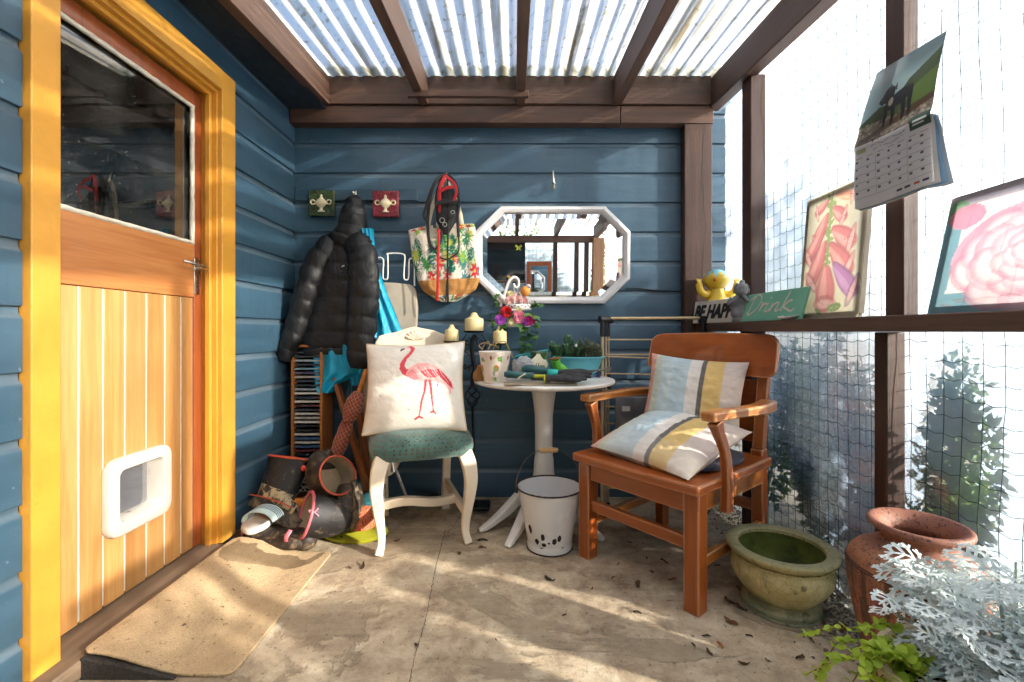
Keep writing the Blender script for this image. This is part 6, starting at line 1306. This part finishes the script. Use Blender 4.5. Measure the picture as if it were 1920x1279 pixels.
pr = Paint(320, 260, '#e9e2da'); pr.poly([(0, 0), (1, 0), (1, .16), (0, .16)], '#2f8ea0')
for k in range(12): y_ = rr_.uniform(0, .22); pr.line([(rr_.random(), y_), (rr_.random(), y_ + .02)], [.02, .004], ['#6a5e62', '#2a9db0', '#8a8084'][k % 3], .8)
pr.poly([(0, .15), (.10, .16), (.14, 1), (0, 1)], '#2f8ea0').poly([(0, .9), (.5, .9), (1, .93), (1, 1), (0, 1)], '#9a8f9c').ell(.06, .86, .09, .10, '#3d8a4a').ell(.14, .80, .12, .10, '#cf6f90')
pr.ell(.56, .44, .46, .38, '#df93ab')
for ring, (n_, R0, rs0) in enumerate(((9, .34, .20), (8, .27, .19), (7, .20, .17), (6, .14, .14), (5, .09, .10), (4, .05, .07))):
    for k in range(n_):
        a = 2*PI*k/n_ + ring*.55 + rr_.uniform(-.3, .3); R1 = R0*rr_.uniform(.82, 1.12); ex, ey = .56 + R1*math.cos(a)*1.12, .44 + R1*math.sin(a)*.95; rs0 = rs0*rr_.uniform(.9, 1.1)
        pr.ell(ex, ey, rs0*.75, rs0, ['#cf6a8c', '#d98aa2', '#c25a80'][k % 3], rot=a, al=.55); pr.ell(ex - .016*math.cos(a), ey - .012*math.sin(a), rs0*.70, rs0*.94, ['#f2d5d3', '#f0c6cc', '#f5e4da'][(k + ring) % 3], rot=a, al=.9, soft=.35)
pr.ell(.56, .44, .05, .045, '#d9a07c', al=.9, soft=.6).ell(.58, .46, .025, .03, '#b8645c', al=.8, soft=.5).ell(.86, .68, .09, .12, '#d8668c', al=.7, soft=.6).ell(.98, .80, .04, .14, '#4a8a54'); pr.fuzz(.05, 14, 2)
pr.a = pr.a*.76 + np.array(lin('#ece4dc'))*.24
canvas('rose_canvas', 'canvas print of a large pink rose on turquoise boards on the shelf', (1.07, 1.18, SZ), (1.07, .80, SZ), .30, 1.135, pr, 120, 100)

# calendar pinned to the post
pcal = Paint(300, 440, '#cfd0d2'); pcal.poly([(0, .46), (1, .46), (1, 1), (0, 1)], '#8fa6a8'); pcal.ell(.75, .98, .6, .16, '#51666c', al=.9, soft=.6).ell(.2, .95, .35, .1, '#c3ced0', al=.7, soft=.8)
pcal.poly([(0, .62), (.25, .70), (.45, .68), (.62, .80), (1, .92), (1, .46), (0, .46)], '#3c4a2c').poly([(.6, .70), (1, .80), (1, .62), (.7, .60)], '#54692f').poly([(0, .60), (.4, .60), (.7, .56), (1, .62), (1, .46), (0, .46)], '#75695a')
for k in range(120): pcal.ell(rr_.random(), rr_.uniform(.46, .60), rr_.uniform(.01, .03), rr_.uniform(.005, .012), ['#5a4c40', '#8f8475', '#463a30', '#a39785'][k % 4], rot=rr_.uniform(-.4, .4))
pcal.line([(.1, .49), (.4, .53), (.75, .57), (1, .60)], [.03, .05, .05, .04], '#4d3626')
DG = '#12141a'; pcal.ell(.52, .70, .20, .055, DG, rot=.15).ell(.36, .76, .085, .06, DG).poly([(.32, .78), (.36, .84), (.40, .79)], DG).poly([(.42, .78), (.45, .83), (.47, .77)], DG).ell(.29, .735, .06, .03, DG)
for a, b, c_ in ((.38, .71, .36), (.46, .69, .47), (.60, .69, .62), (.68, .71, .70)): pcal.line([(a, b), (c_, .58), (c_, .535)], [.07, .045, .03], DG)
pcal.ell(.41, .70, .035, .03, '#8c8272').ell(.27, .74, .02, .008, '#4a4a52')
pcal.poly([(.76, .40), (1, .40), (1, .50), (.76, .50)], '#2f4a3c').poly([(.80, .45), (.96, .45), (.96, .465), (.80, .465)], '#cfd3cc').poly([(.80, .43), (.93, .43), (.93, .44), (.80, .44)], '#cfd3cc')
pcal.line([(.22, .425), (.3, .435), (.4, .42), (.5, .435), (.6, .42), (.7, .43)], .006, '#8a93a8').line([(.25, .395), (.36, .405), (.5, .39), (.66, .405)], .005, '#8a93a8'); pcal.poly([(.03, .40), (.16, .40), (.16, .435), (.03, .435)], '#9fae74', .8)
for i in range(8): pcal.line([(i/7, .07), (i/7, .36)], .004, '#a9abb0')
for j in range(6): pcal.line([(0, .07 + .058*j), (1, .07 + .058*j)], .004, '#a9abb0')
for i in range(7):
    pcal.poly([(i/7 + .02, .363), (i/7 + .11, .363), (i/7 + .11, .372), (i/7 + .02, .372)], '#8d8f96')
    for j in range(5): pcal.poly([(i/7 + .02, .105 + .058*j), (i/7 + .055, .105 + .058*j), (i/7 + .055, .12 + .058*j), (i/7 + .02, .12 + .058*j)], '#4a4c54')
for a, c_ in ((.55, '#34363c'), (.66, '#34363c'), (.78, '#b5612c'), (.88, '#3a2c5c')): pcal.poly([(a, .025), (a + .075, .025), (a + .075, .04), (a, .04)], c_)
pcal.a[:, :, :] *= np.where(pcal.Y > .46, .62, 1.08)[..., None]; pcal.a = np.clip(pcal.a, 0, .8)
TLc, TRc, BLc, BRc = Vector((1.145, 1.435, 1.775)), Vector((1.115, 1.172, 1.735)), Vector((1.098, 1.466, 1.352)), Vector((1.098, 1.18, 1.35))
def calpt(u, v):
    p = BLc.lerp(BRc, u).lerp(TLc.lerp(TRc, u), v); p = p + Vector((-.022*math.sin(PI*v)*(.5 + .5*(1 - u)) - .02*math.exp(-((v - .46)/.05)**2)*.3 + .008*math.sin(u*5)*(1 - v), .010*math.sin(PI*v), 0)); return p
cal = thing('wall_calendar', 'hanging calendar with a black dog photograph on the screen post', 'calendar', (1.1, 1.32, 1.35)); m_paper = M_vcol('glossy_calendar_paper', .35, .25, 0, 100, .5)
part('front_page', painted_sheet(pcal, calpt, 130, 190), m_paper, cal, smooth=80)
for k in (1, 2, 3): part('under_page', MB().grid(lambda u, v: calpt(u, v*.47) + Vector((.004*k + .01*k*(u > .9)*(1 - v), -.003*k, -.003*k)), 12, 12), m_white if k != 2 else M_plain('blue_page', '#7fa6c8', .5), cal, smooth=80)
part('nail', MB().ball(at(1673, 110, 1.40), .005, 8, 6), m_chrome, cal)
# ------------------------------------------------------------------ toys on the rear shelf, seen in the mirror
RZ = .9705; RY = YR + .07
go = thing('plush_goose', 'white plush goose with an orange beak reflected in the mirror', 'toy', (.94, RY, RZ)); m_plush = M_plain('white_plush', '#cfccc6', .95, .1, 30, .6, 120)
part('body', MB().ball((.93, RY, RZ + .05), (.07, .05, .05), 18, 12), m_plush, go, smooth=60); part('neck', MB().tube(spline([(.90, RY, RZ + .07), (.885, RY, RZ + .14), (.905, RY, RZ + .19), (.94, RY, RZ + .17)], 5), .024, 12), m_plush, go, smooth=60)
part('beak', MB().ball((.965, RY, RZ + .15), (.025, .02, .018), 12, 8), m_ov, go, smooth=60)
for i, (x, z, r_, c_, n_, lb) in enumerate(((.26, .03, .05, '#6b4a2c', 'brown', 'brown plush owl reflected left of the small framed mirror'), (.40, .035, .042, '#c9b13c', 'yellow', 'yellow striped toy bee reflected below the small framed mirror'), (.61, .03, .022, '#1f7a4a', 'green', 'small green toy frog reflected beside the letter sign'))):
    o = thing('soft_toy', lb, 'toy', (x, RY, RZ)); m_ = M_plain('plush_' + n_, c_, .95, .25, 30, .5, 90); part('body', MB().ball((x, RY, RZ + z), (r_, r_*.8, z), 14, 10), m_, o, smooth=60); part('head', MB().ball((x + r_*.5, RY, RZ + z*2.1), r_*.55, 12, 8), m_, o, smooth=60)
sg = thing('letter_sign', 'small board with pale capital letters reflected in the mirror', 'sign', (.71, RY, RZ)); part('board', MB().box((.64, RY - .02, RZ), (.80, RY - .012, RZ + .085)), M_plain('grey_green_board', '#4d5f58', .7), sg)
o = link('lettering', text_mesh('RE', .085, 0, .002), m_sgw, sg); o.location = (0, -.0095, .042); o.rotation_euler = (R(90), 0, R(180))
for x, z, c_, n_ in ((.06, 1.79, '#b9c23a', 'lime'), (-.05, 1.385, '#d09a3a', 'orange')):
    o = thing('butterfly_ornament', f'{n_} butterfly ornament reflected in the left of the mirror', 'ornament', (x, YR + .045, z)); m_ = M_plain('butterfly_' + n_, c_, .5, .3, 30)
    for s_ in (-1, 1): part('wing', MB().add([(x, YR + .04, z + .02), (x + s_*.035, YR + .06, z + .045), (x + s_*.05, YR + .06, z + .02), (x + s_*.02, YR + .045, z), (x + s_*.035, YR + .06, z - .03), (x, YR + .04, z - .02)], [(0, 1, 2, 3, 4, 5)]), m_, o, smooth=None, solid=.002)
    part('body', MB().tube([(x, YR + .04, z - .03), (x, YR + .04, z + .03)], .004, 6), m_crack, o)

# ------------------------------------------------------------------ olive glazed pot
t = NT('crackled_olive_glaze'); v = t.coord(shift=False); cr = t.vor(v, 42, 'DISTANCE_TO_EDGE'); n = t.noise(v, 9, 6, .65, .4); n2 = t.noise(v, 26, 5)
col = t.ramp(n, [(.3, lin('#7a774a')), (.46, lin('#bfb077')), (.7, lin('#dccd98'))]); sep = t.new('SeparateXYZ'); t.t.links.new(v, sep.inputs[0])
gz = t.math('ADD', sep.outputs['Z'], t.math('MULTIPLY', n, .04)); lo = t.ramp(t.rng(gz, .0, .3), [(.13, 1.0), (.26, 0.0), (.72, 0.0), (.80, 1.0)]); col = t.mix(t.math('MULTIPLY', lo, .75), col, lin('#4f6152'))
col = t.mix(t.ramp(n2, [(.62, 0.0), (.7, .7)]), col, lin('#4a4a2e')); col = t.mix(t.ramp(cr, [(0.0, .55), (.035, 0.0)]), col, lin('#4f452c')); t.set(col=col, rough=t.rng(n2, .3, .7, .5, .75)); t.bump(t.math('ADD', n2, t.math('MULTIPLY', cr, .4)), .3, .004); m_olive = t.m
PX, PY = .936, 1.60
ol = thing('glazed_bowl_pot', 'squat olive green glazed pot with a wide rim beside the armchair', 'plant pot', (PX, PY, 0))
prof = [(0, .0), (.118, 0), (.124, .006), (.122, .022), (.112, .030), (.100, .036), (.108, .046), (.135, .075), (.156, .110), (.162, .135), (.158, .158), (.150, .172), (.149, .178), (.160, .186), (.172, .196), (.176, .204), (.173, .211), (.160, .214), (.142, .212), (.134, .206), (.136, .19), (.148, .15), (.14, .10), (.10, .06)]
part('vessel', MB().lathe([(p.x, p.z) for p in spline([(a, 0, b) for a, b in prof], 3)], 72, (PX, PY, 0)), m_olive, ol, smooth=45)
part('rope_moulding', MB().tube([(PX + .154*math.cos(a), PY + .154*math.sin(a), .174 + .0016*math.sin(a*64)) for a in (2*PI*k/256 for k in range(257))], .0042, 6), m_olive, ol, smooth=60)
t = NT('mossy_inside'); v = t.coord(shift=False); t.set(col=t.ramp(t.noise(v, 16, 6), [(.3, lin('#3c461c')), (.7, lin('#727b34'))]), rough=.7); t.bump(t.noise(v, 60, 4), .4, .005)
part('inside_lining', MB().lathe([(.1338, .2055), (.1352, .19), (.145, .15), (.138, .10), (.12, .07), (0, .06)], 48, (PX, PY, 0)), t.m, ol, smooth=60)
# ------------------------------------------------------------------ terracotta urn
t = NT('speckled_terracotta'); v = t.coord(shift=False); sep = t.new('SeparateXYZ'); t.t.links.new(v, sep.inputs[0]); n = t.noise(v, 7, 6, .6); sp = t.noise(v, 150, 3, .6)
col = t.ramp(n, [(.3, lin('#74473c')), (.5, lin('#965f3a')), (.7, lin('#b07a48'))]); col = t.mix(t.rng(sep.outputs['Z'], .38, .5, 0, .65), col, lin('#85564f'))
st = t.noise(t.coord((1, 1, .08), shift=False), 42, 5, .6); low = t.ramp(t.rng(sep.outputs['Z'], .0, .5), [(.78, 1.0), (.79, 0.0)]); col = t.mix(t.math('MULTIPLY', low, t.ramp(st, [(.49, 0.0), (.53, .85)])), col, lin('#4a3226')); col = t.mix(t.math('MULTIPLY', low, t.ramp(st, [(.43, .75), (.47, 0.0)])), col, lin('#8a4a4e'))
col = t.mix(t.ramp(sp, [(.56, 0.0), (.62, .8)]), col, lin('#3b231c')); t.set(col=col, rough=.62); t.bump(t.math('ADD', t.math('MULTIPLY', st, low), t.math('MULTIPLY', sp, .3)), .5, .006); m_terra = t.m
UX, UY = .965, 1.086
ur = thing('terracotta_urn', 'tall speckled terracotta urn with a flared rim by the screen', 'urn', (UX, UY, 0))
prof = [(0, 0), (.075, 0), (.08, .01), (.095, .10), (.118, .22), (.136, .32), (.142, .37), (.1405, .395), (.128, .42), (.104, .437), (.082, .447), (.072, .458), (.072, .468), (.080, .478), (.094, .487), (.099, .494), (.097, .502), (.088, .503), (.074, .494), (.064, .478), (.062, .462), (.075, .44), (.12, .40), (.125, .3), (.08, .05)]
part('vessel', MB().lathe([(p.x, p.z) for p in spline([(a, 0, b) for a, b in prof], 4)], 72, (UX, UY, 0)), m_terra, ur, smooth=50)
for z, r_ in ((.397, .1408), (.391, .1415)): part('incised_line', MB().tube([(UX + r_*math.cos(a), UY + r_*math.sin(a), z) for a in (2*PI*k/96 for k in range(97))], .0011, 5), m_crack, ur, smooth=60)

# ------------------------------------------------------------------ planter with silver ragwort and creeping jenny
QX, QY, QZ = .80, .755, .37
m_cpot = M_plain('cream_glazed_planter', '#cbb994', .45, .08, 10, .1, 60)
pl_ = thing('cream_planter', 'round cream planter holding the silver and lime foliage', 'planter', (QX, QY, 0))
part('vessel', MB().lathe([(0, 0), (.11, 0), (.118, .01), (.15, .30), (.158, .355), (.162, .365), (.160, .372), (.150, .374), (.143, .368), (.138, .33)], 56, (QX, QY, 0)), m_cpot, pl_, smooth=45)
part('soil', MB().lathe([(0, .345), (.08, .342), (.141, .335)], 32, (QX, QY, 0)).jitter(.008, 25), bpy.data.materials['dark_potting_soil'], pl_, smooth=60)
def silver_leaf(seed):
    """deeply cut felted leaf, grows along +Z, arches to -Y"""
    r_ = random.Random(seed); mb = MB()
    def arch(p): x, y, z = p; return (x, y - .28*z*z + .10*abs(x) - .05*math.sin(z*7 + seed), z*(1 - .10*z))
    def rib(p0, d, L, w0, w1, n=4):
        d = Vector(d).normalized(); s_ = Vector((d.z, 0, -d.x)); vs = []; fs = []
        for i in range(n + 1):
            f = i/n; w = w0 + (w1 - w0)*f; w *= (1 if i < n else .55); c_ = Vector(p0) + d*L*f; vs += [arch(c_ - s_*w), arch(c_ + Vector((0, -.012, 0))), arch(c_ + s_*w)]
            if i: k = 3*i; fs += [(k-3, k-2, k+1, k), (k-2, k-1, k+2, k+1)]
        mb.add(vs, fs)
    rib((0, 0, 0), (0, 0, 1), 1.0, .016, .034, 10)
    for t_, L in ((.34, .34), (.52, .44), (.70, .40), (.87, .28)):
        for s_ in (-1, 1):
            L2 = L*r_.uniform(.8, 1.15); a = R(r_.uniform(46, 66)); d = Vector((s_*math.sin(a), 0, math.cos(a))); p0 = Vector((0, 0, t_)); rib(p0, d, L2, .020, .046, 4)
            if L2 > .2:
                for q, sg_ in ((.55, 1), (.62, -1)): b = a + sg_*R(42); rib(p0 + d*L2*q, Vector((s_*math.sin(b), 0, math.cos(b))), L2*.38, .018, .034, 2)
    return mb.mesh('silver_leaf', 80)
t = NT('silver_felt'); v = t.coord(); oi = t.new('ObjectInfo'); col = t.ramp(t.math('ADD', t.math('MULTIPLY', oi.outputs['Random'], .6), t.math('MULTIPLY', t.noise(v, 30, 3), .4)), [(.2, lin('#c6d3d2')), (.8, lin('#eef3f2'))]); t.set(col=col, rough=.85, sheen=.5, spec=.2); tr = t.new('BsdfTranslucent'); t.t.links.new(col, tr.inputs[0]); mx = t.new('MixShader'); mx.inputs[0].default_value = .18
t.t.links.new(t.b.outputs[0], mx.inputs[1]); t.t.links.new(tr.outputs[0], mx.inputs[2]); t.t.links.new(mx.outputs[0], t.out.inputs[0]); m_silver = t.m
sm_ = [silver_leaf(i) for i in range(8)]
dm = thing('silver_ragwort', 'silver white cut leaved ragwort in the cream planter', 'plant', (QX + .02, QY, .35)); rs_ = random.Random(21)
m_sstem = M_plain('silver_stem', '#9fb0a6', .9, .1)
for k in range(43):
    a = rs_.uniform(0, 2*PI); rad = math.sqrt(rs_.random())*.20; b = Vector((QX + .05 + rad*.3*math.cos(a), QY + .01 + rad*.3*math.sin(a), .35)); tip = Vector((QX + .07 + rad*math.cos(a), QY + .01 + rad*.85*math.sin(a), .405 + .14*(1 - (rad/.20)**2) + rs_.uniform(-.02, .03)))
    if tip.x < QX - .10: tip.z -= .02
    P = spline([b, (b + tip)/2 + Vector((0, 0, .02)), tip], 4); part('stem', MB().tube(P, [.0028]*9, 5), m_sstem, dm, smooth=60)
    for q in range(9):
        aa = a + rs_.uniform(-1.7, 1.7) if rad > .05 else rs_.uniform(0, 2*PI)
        if rs_.random() < .3: aa = -PI/2 - .8 + rs_.uniform(-.9, .9)      # towards the open side of the porch
        d = Vector((math.cos(aa), math.sin(aa), rs_.uniform(-.5, .8)))
        lp = P[rs_.randrange(3, 9)]
        if lp.x < QX - .06 and (lp.z < .43 or d.x < -.3 and d.z < .2): continue
        leaf_obj('leaf', sm_[rs_.randrange(8)], lp, rs_.uniform(.055, .10), d, m_silver, dm, rs_.uniform(-.6, .6))
leaf_obj('leaf', sm_[2], Vector((QX - .055, QY + .06, .50)), .075, (-.05, -.1, 1), m_silver, dm, 0)
# creeping jenny
def round_leaf(seed):
    r_ = random.Random(seed); n = 12; vs = [(0, 0, .5)]
    for k in range(n): a = 2*PI*k/n; q = .5*(1 + r_.uniform(-.06, .06)); vs.append((q*math.sin(a)*.92, .06*math.cos(2*a) + .05, .5 - q*math.cos(a)))
    return MB().add(vs, [(0, 1 + k, 1 + (k + 1) % n) for k in range(n)]).mesh('jenny_leaf', 80)
jm = [round_leaf(i) for i in range(4)]; m_jen = M_leaf('creeping_jenny_leaf', '#86a62a', '#c8d858', .45, .4); m_jstem = M_plain('jenny_stem', '#8a6a34', .7, .15)
cjn = thing('creeping_jenny', 'lime green round leaved creeper spilling over the planter rim', 'plant', (.66, .84, .36)); rj = random.Random(4)
for k in range(19):
    b = Vector((rj.uniform(.655, .74), rj.uniform(.74, .87), .365)); tip = Vector((rj.uniform(.545, .71), rj.uniform(.76, .90), rj.uniform(.285, .40))); P = spline([b, (b + tip)/2 + Vector((0, 0, .035)), tip], 6)
    part('stem', MB().tube(P, .0011, 4), m_jstem, cjn, smooth=None)
    for p in P[3:]:
        for s_ in (-1, 1): leaf_obj('leaf', jm[rj.randrange(4)], p, rj.uniform(.011, .021), (s_*rj.uniform(.3, 1), rj.uniform(-1, .4), rj.uniform(.0, .8)), m_jen, cjn, rj.uniform(-.8, .8))

# ------------------------------------------------------------------ dead leaves on the floor
m_dead = M_plain('dead_leaf', '#4a3524', .9, .3, 60, .4, 120, rand=.5); m_dead2 = M_plain('russet_leaf', '#7a4e2c', .85, .3, 60, .4, 120, rand=.4)
def dead_leaf(seed):
    r_ = random.Random(seed); n = 7; vs = []; fs = []
    for i in range(n + 1):
        f = i/n; w = .22*math.sin(PI*min(1, f*.96 + .04))**.8*(1 - .3*f); z = .18*math.sin(f*3 + seed) + .10; c_ = Vector((f - .5, .12*math.sin(f*4 + seed), z*.5)); cu = r_.uniform(.05, .22); vs += [c_ + Vector((0, -w, cu)), c_, c_ + Vector((0, w, cu*.7))]
        if i: k = 3*i; fs += [(k-3, k-2, k+1, k), (k-2, k-1, k+2, k+1)]
    mb = MB().add(vs, fs); mn = min(v_[2] for v_ in mb.v); mb.v = [(x, y, z - mn) for x, y, z in mb.v]; return mb
dl = [dead_leaf(i).mesh('dead_leaf', 80) for i in range(6)]; dl2 = [dead_leaf(i + 10).mesh('dead_leaf', 80) for i in range(4)]
def litter(px, py, s_, i, russet=False):
    p = at(px, py, F*EYE/(py - CY)); o = bpy.data.objects.new('dead_leaf', (dl2 if russet else dl)[i % (4 if russet else 6)]); C.objects.link(o); o.location = (p.x, p.y, .001 + .003*nz((p.x, p.y, 0), 3)); o.scale = (s_, s_, s_); o.rotation_euler = (0, 0, rl.uniform(0, 6.3))
    if not o.data.materials: o.data.materials.append(m_dead2 if russet else m_dead)
    tag(o, ('russet' if russet else 'small dark') + ' dry leaf lying on the concrete floor', 'leaf', ('russet' if russet else 'dark') + ' dry leaves on the floor')
for i, (px, py) in enumerate(((1212, 1048), (1245, 1055), (1222, 1075), (1198, 1098), (1110, 1105), (1300, 1210), (1195, 1150), (1100, 1152), (1058, 1155), (1030, 1088), (680, 1063), (1325, 1195), (1262, 1015), (1240, 1010), (1205, 1020), (1290, 1060), (1180, 1018), (1160, 1060), (1345, 1062), (1360, 1175), (1370, 1130), (1390, 1140), (1460, 1190), (1490, 1205), (1500, 1235), (1520, 1200), (1440, 1240), (1395, 1245), (1130, 960), (1175, 975), (1010, 975), (985, 985), (720, 985), (745, 1015), (760, 1000), (860, 1040), (905, 1015), (1545, 1170), (1560, 1190), (1280, 1030), (930, 1200), (1150, 1085), (655, 1065), (1255, 1040), (1195, 1035), (1350, 1020), (1330, 1225), (1405, 1195))): litter(px, py, rl.choice([.010, .014, .018, .024, .030, .042])*rl.uniform(.9, 1.2), i)
for i, (px, py, s_) in enumerate(((1260, 1088, .035), (780, 1212, .026), (1370, 1168, .045), (905, 1028, .034), (1350, 1212, .03), (970, 978, .05), (1420, 1150, .03), (1545, 1150, .04), (1580, 1180, .05), (1385, 1105, .03), (1255, 1128, .018))): litter(px, py, s_, i, True)

# ------------------------------------------------------------------ shrubs and trees outside
def leafmass(clumps, n, size, seed, elong=2.2):
    """clumps: (x, y, z, rx, ry, rz); n leaves spread through them, denser to the skin"""
    r_ = np.random.default_rng(seed); cl = np.array(clumps); wts = cl[:, 3]*cl[:, 4]*cl[:, 5]; wts = wts/wts.sum(); idx = r_.choice(len(cl), n, p=wts)
    d = r_.normal(size=(n, 3)); d /= np.linalg.norm(d, axis=1)[:, None]; rad = r_.random(n)**.45; c_ = cl[idx, :3] + d*rad[:, None]*cl[idx, 3:]
    ax_ = r_.normal(size=(n, 3)) + d*.8; ax_ /= np.linalg.norm(ax_, axis=1)[:, None]; o_ = r_.normal(size=(n, 3)); sd_ = np.cross(ax_, o_); sd_ /= np.linalg.norm(sd_, axis=1)[:, None]; s_ = size*r_.uniform(.6, 1.3, n)[:, None]
    V = np.stack([c_, c_ + ax_*s_*.5 + sd_*s_/elong*.5, c_ + ax_*s_, c_ + ax_*s_*.5 - sd_*s_/elong*.5], 1).reshape(-1, 3); mb = MB(); mb.v = [tuple(p) for p in V.tolist()]; mb.f = [(4*i, 4*i+1, 4*i+2, 4*i+3) for i in range(n)]; return mb
m_bark = M_plain('grey_brown_bark', '#4a3c30', .9, .3, 20, .8, 40)
def tree(name, label, cat, base, clumps, n, size, cols, seed, trunk=.03, elong=2.2):
    o = thing(name, label, cat, base); b = Vector(base); top = Vector([sum(c_[i] for c_ in clumps)/len(clumps) for i in range(3)]); r_ = random.Random(seed)
    part('trunk', MB().tube(spline([b, b.lerp(top, .5) + Vector((r_.uniform(-.05, .05), r_.uniform(-.05, .05), 0)), top], 5), [lerpl([trunk, trunk*.7, trunk*.4], i/10) for i in range(11)], 8), m_bark, o, smooth=60)
    for c_ in clumps[:10]:
        q = b.lerp(top, r_.uniform(.35, .8)); e = Vector(c_[:3]); part('limb', MB().tube(spline([q, (q + e)/2 + Vector((0, 0, .05*r_.random())), e], 4), [trunk*.4]*5 + [trunk*.15]*4, 5), m_bark, o, smooth=60)
    part('crown', leafmass(clumps, n, size, seed, elong), M_leaf(name + '_foliage', cols[0], cols[1], .5, .35), o, smooth=None); return o
def blob(cx_, cy_, cz, rx, ry, rz, n, seed, k=.38):
    r_ = random.Random(seed); out = []
    for i in range(n):
        while True:
            p = (r_.uniform(-1, 1), r_.uniform(-1, 1), r_.uniform(-1, 1))
            if sum(q*q for q in p) < 1: break
        s_ = r_.uniform(.7, 1.3)*k; out.append((cx_ + p[0]*rx*.8, cy_ + p[1]*ry*.8, cz + p[2]*rz*.85, rx*s_, ry*s_, rz*s_))
    return out
tree('garden_shrub', 'tall leafy shrub pressed against the plastic right of the screen post', 'shrub', (1.48, 1.3, -.06), blob(1.38, 1.15, .66, .13, .14, .34, 13, 1, .42) + blob(1.42, 1.46, .55, .13, .12, .42, 10, 41, .42) + blob(1.40, 1.28, .18, .16, .42, .26, 14, 2, .42), 15000, .040, ('#35591f', '#7fa048'), 1, .02)
tree('garden_shrub', 'broad dark shrub behind the plastic between the two screen posts', 'shrub', (1.5, 2.02, -.06), blob(1.42, 1.92, .30, .18, .38, .36, 18, 3, .38) + [(1.40, 2.06, .74, .08, .07, .16), (1.42, 1.90, .70, .09, .06, .14), (1.38, 1.98, .95, .05, .05, .14)], 12000, .040, ('#2c4c1e', '#6f9040'), 4, .02)
tree('garden_shrub', 'low shrub beyond the plastic near the corner post', 'shrub', (1.7, 2.6, -.06), blob(1.6, 2.55, .4, .3, .25, .5, 9, 5, .4), 2200, .06, ('#22401c', '#54783a'), 6, .02)
tree('garden_tree', 'tree outside shading the far half of the right screen', 'tree', (3.6, 1.25, -.06), blob(3.4, 1.15, 1.35, .55, .62, 1.0, 26, 7, .34) + blob(3.5, 1.75, 2.0, .4, .45, .5, 8, 17, .34), 7500, .085, ('#22381a', '#55743a'), 8, .07)
tree('garden_tree', 'tall tree beyond the screen reflected in the mirror', 'tree', (.4, -2.0, -.06), blob(.35, -1.75, 1.2, 1.5, .35, 1.2, 30, 9, .3), 10000, .08, ('#2a4420', '#7a9440'), 10, .08)
tree('garden_tree', 'bushy tree beside the rough sawn post in the mirror', 'tree', (1.8, -2.1, -.06), blob(1.75, -1.85, 1.2, .5, .3, 1.1, 14, 11, .36), 5000, .08, ('#26401c', '#6d8a3c'), 12, .06)
tree('garden_shrub', 'waist high shrub added out of view to shade the lower door', 'shrub', (1.55, .0, -.06), blob(1.5, -.05, .55, .2, .55, .5, 14, 31, .34), 3000, .06, ('#22381a', '#55743a'), 33, .02)  # unseen shrub, added to keep sun off the lower part of the door
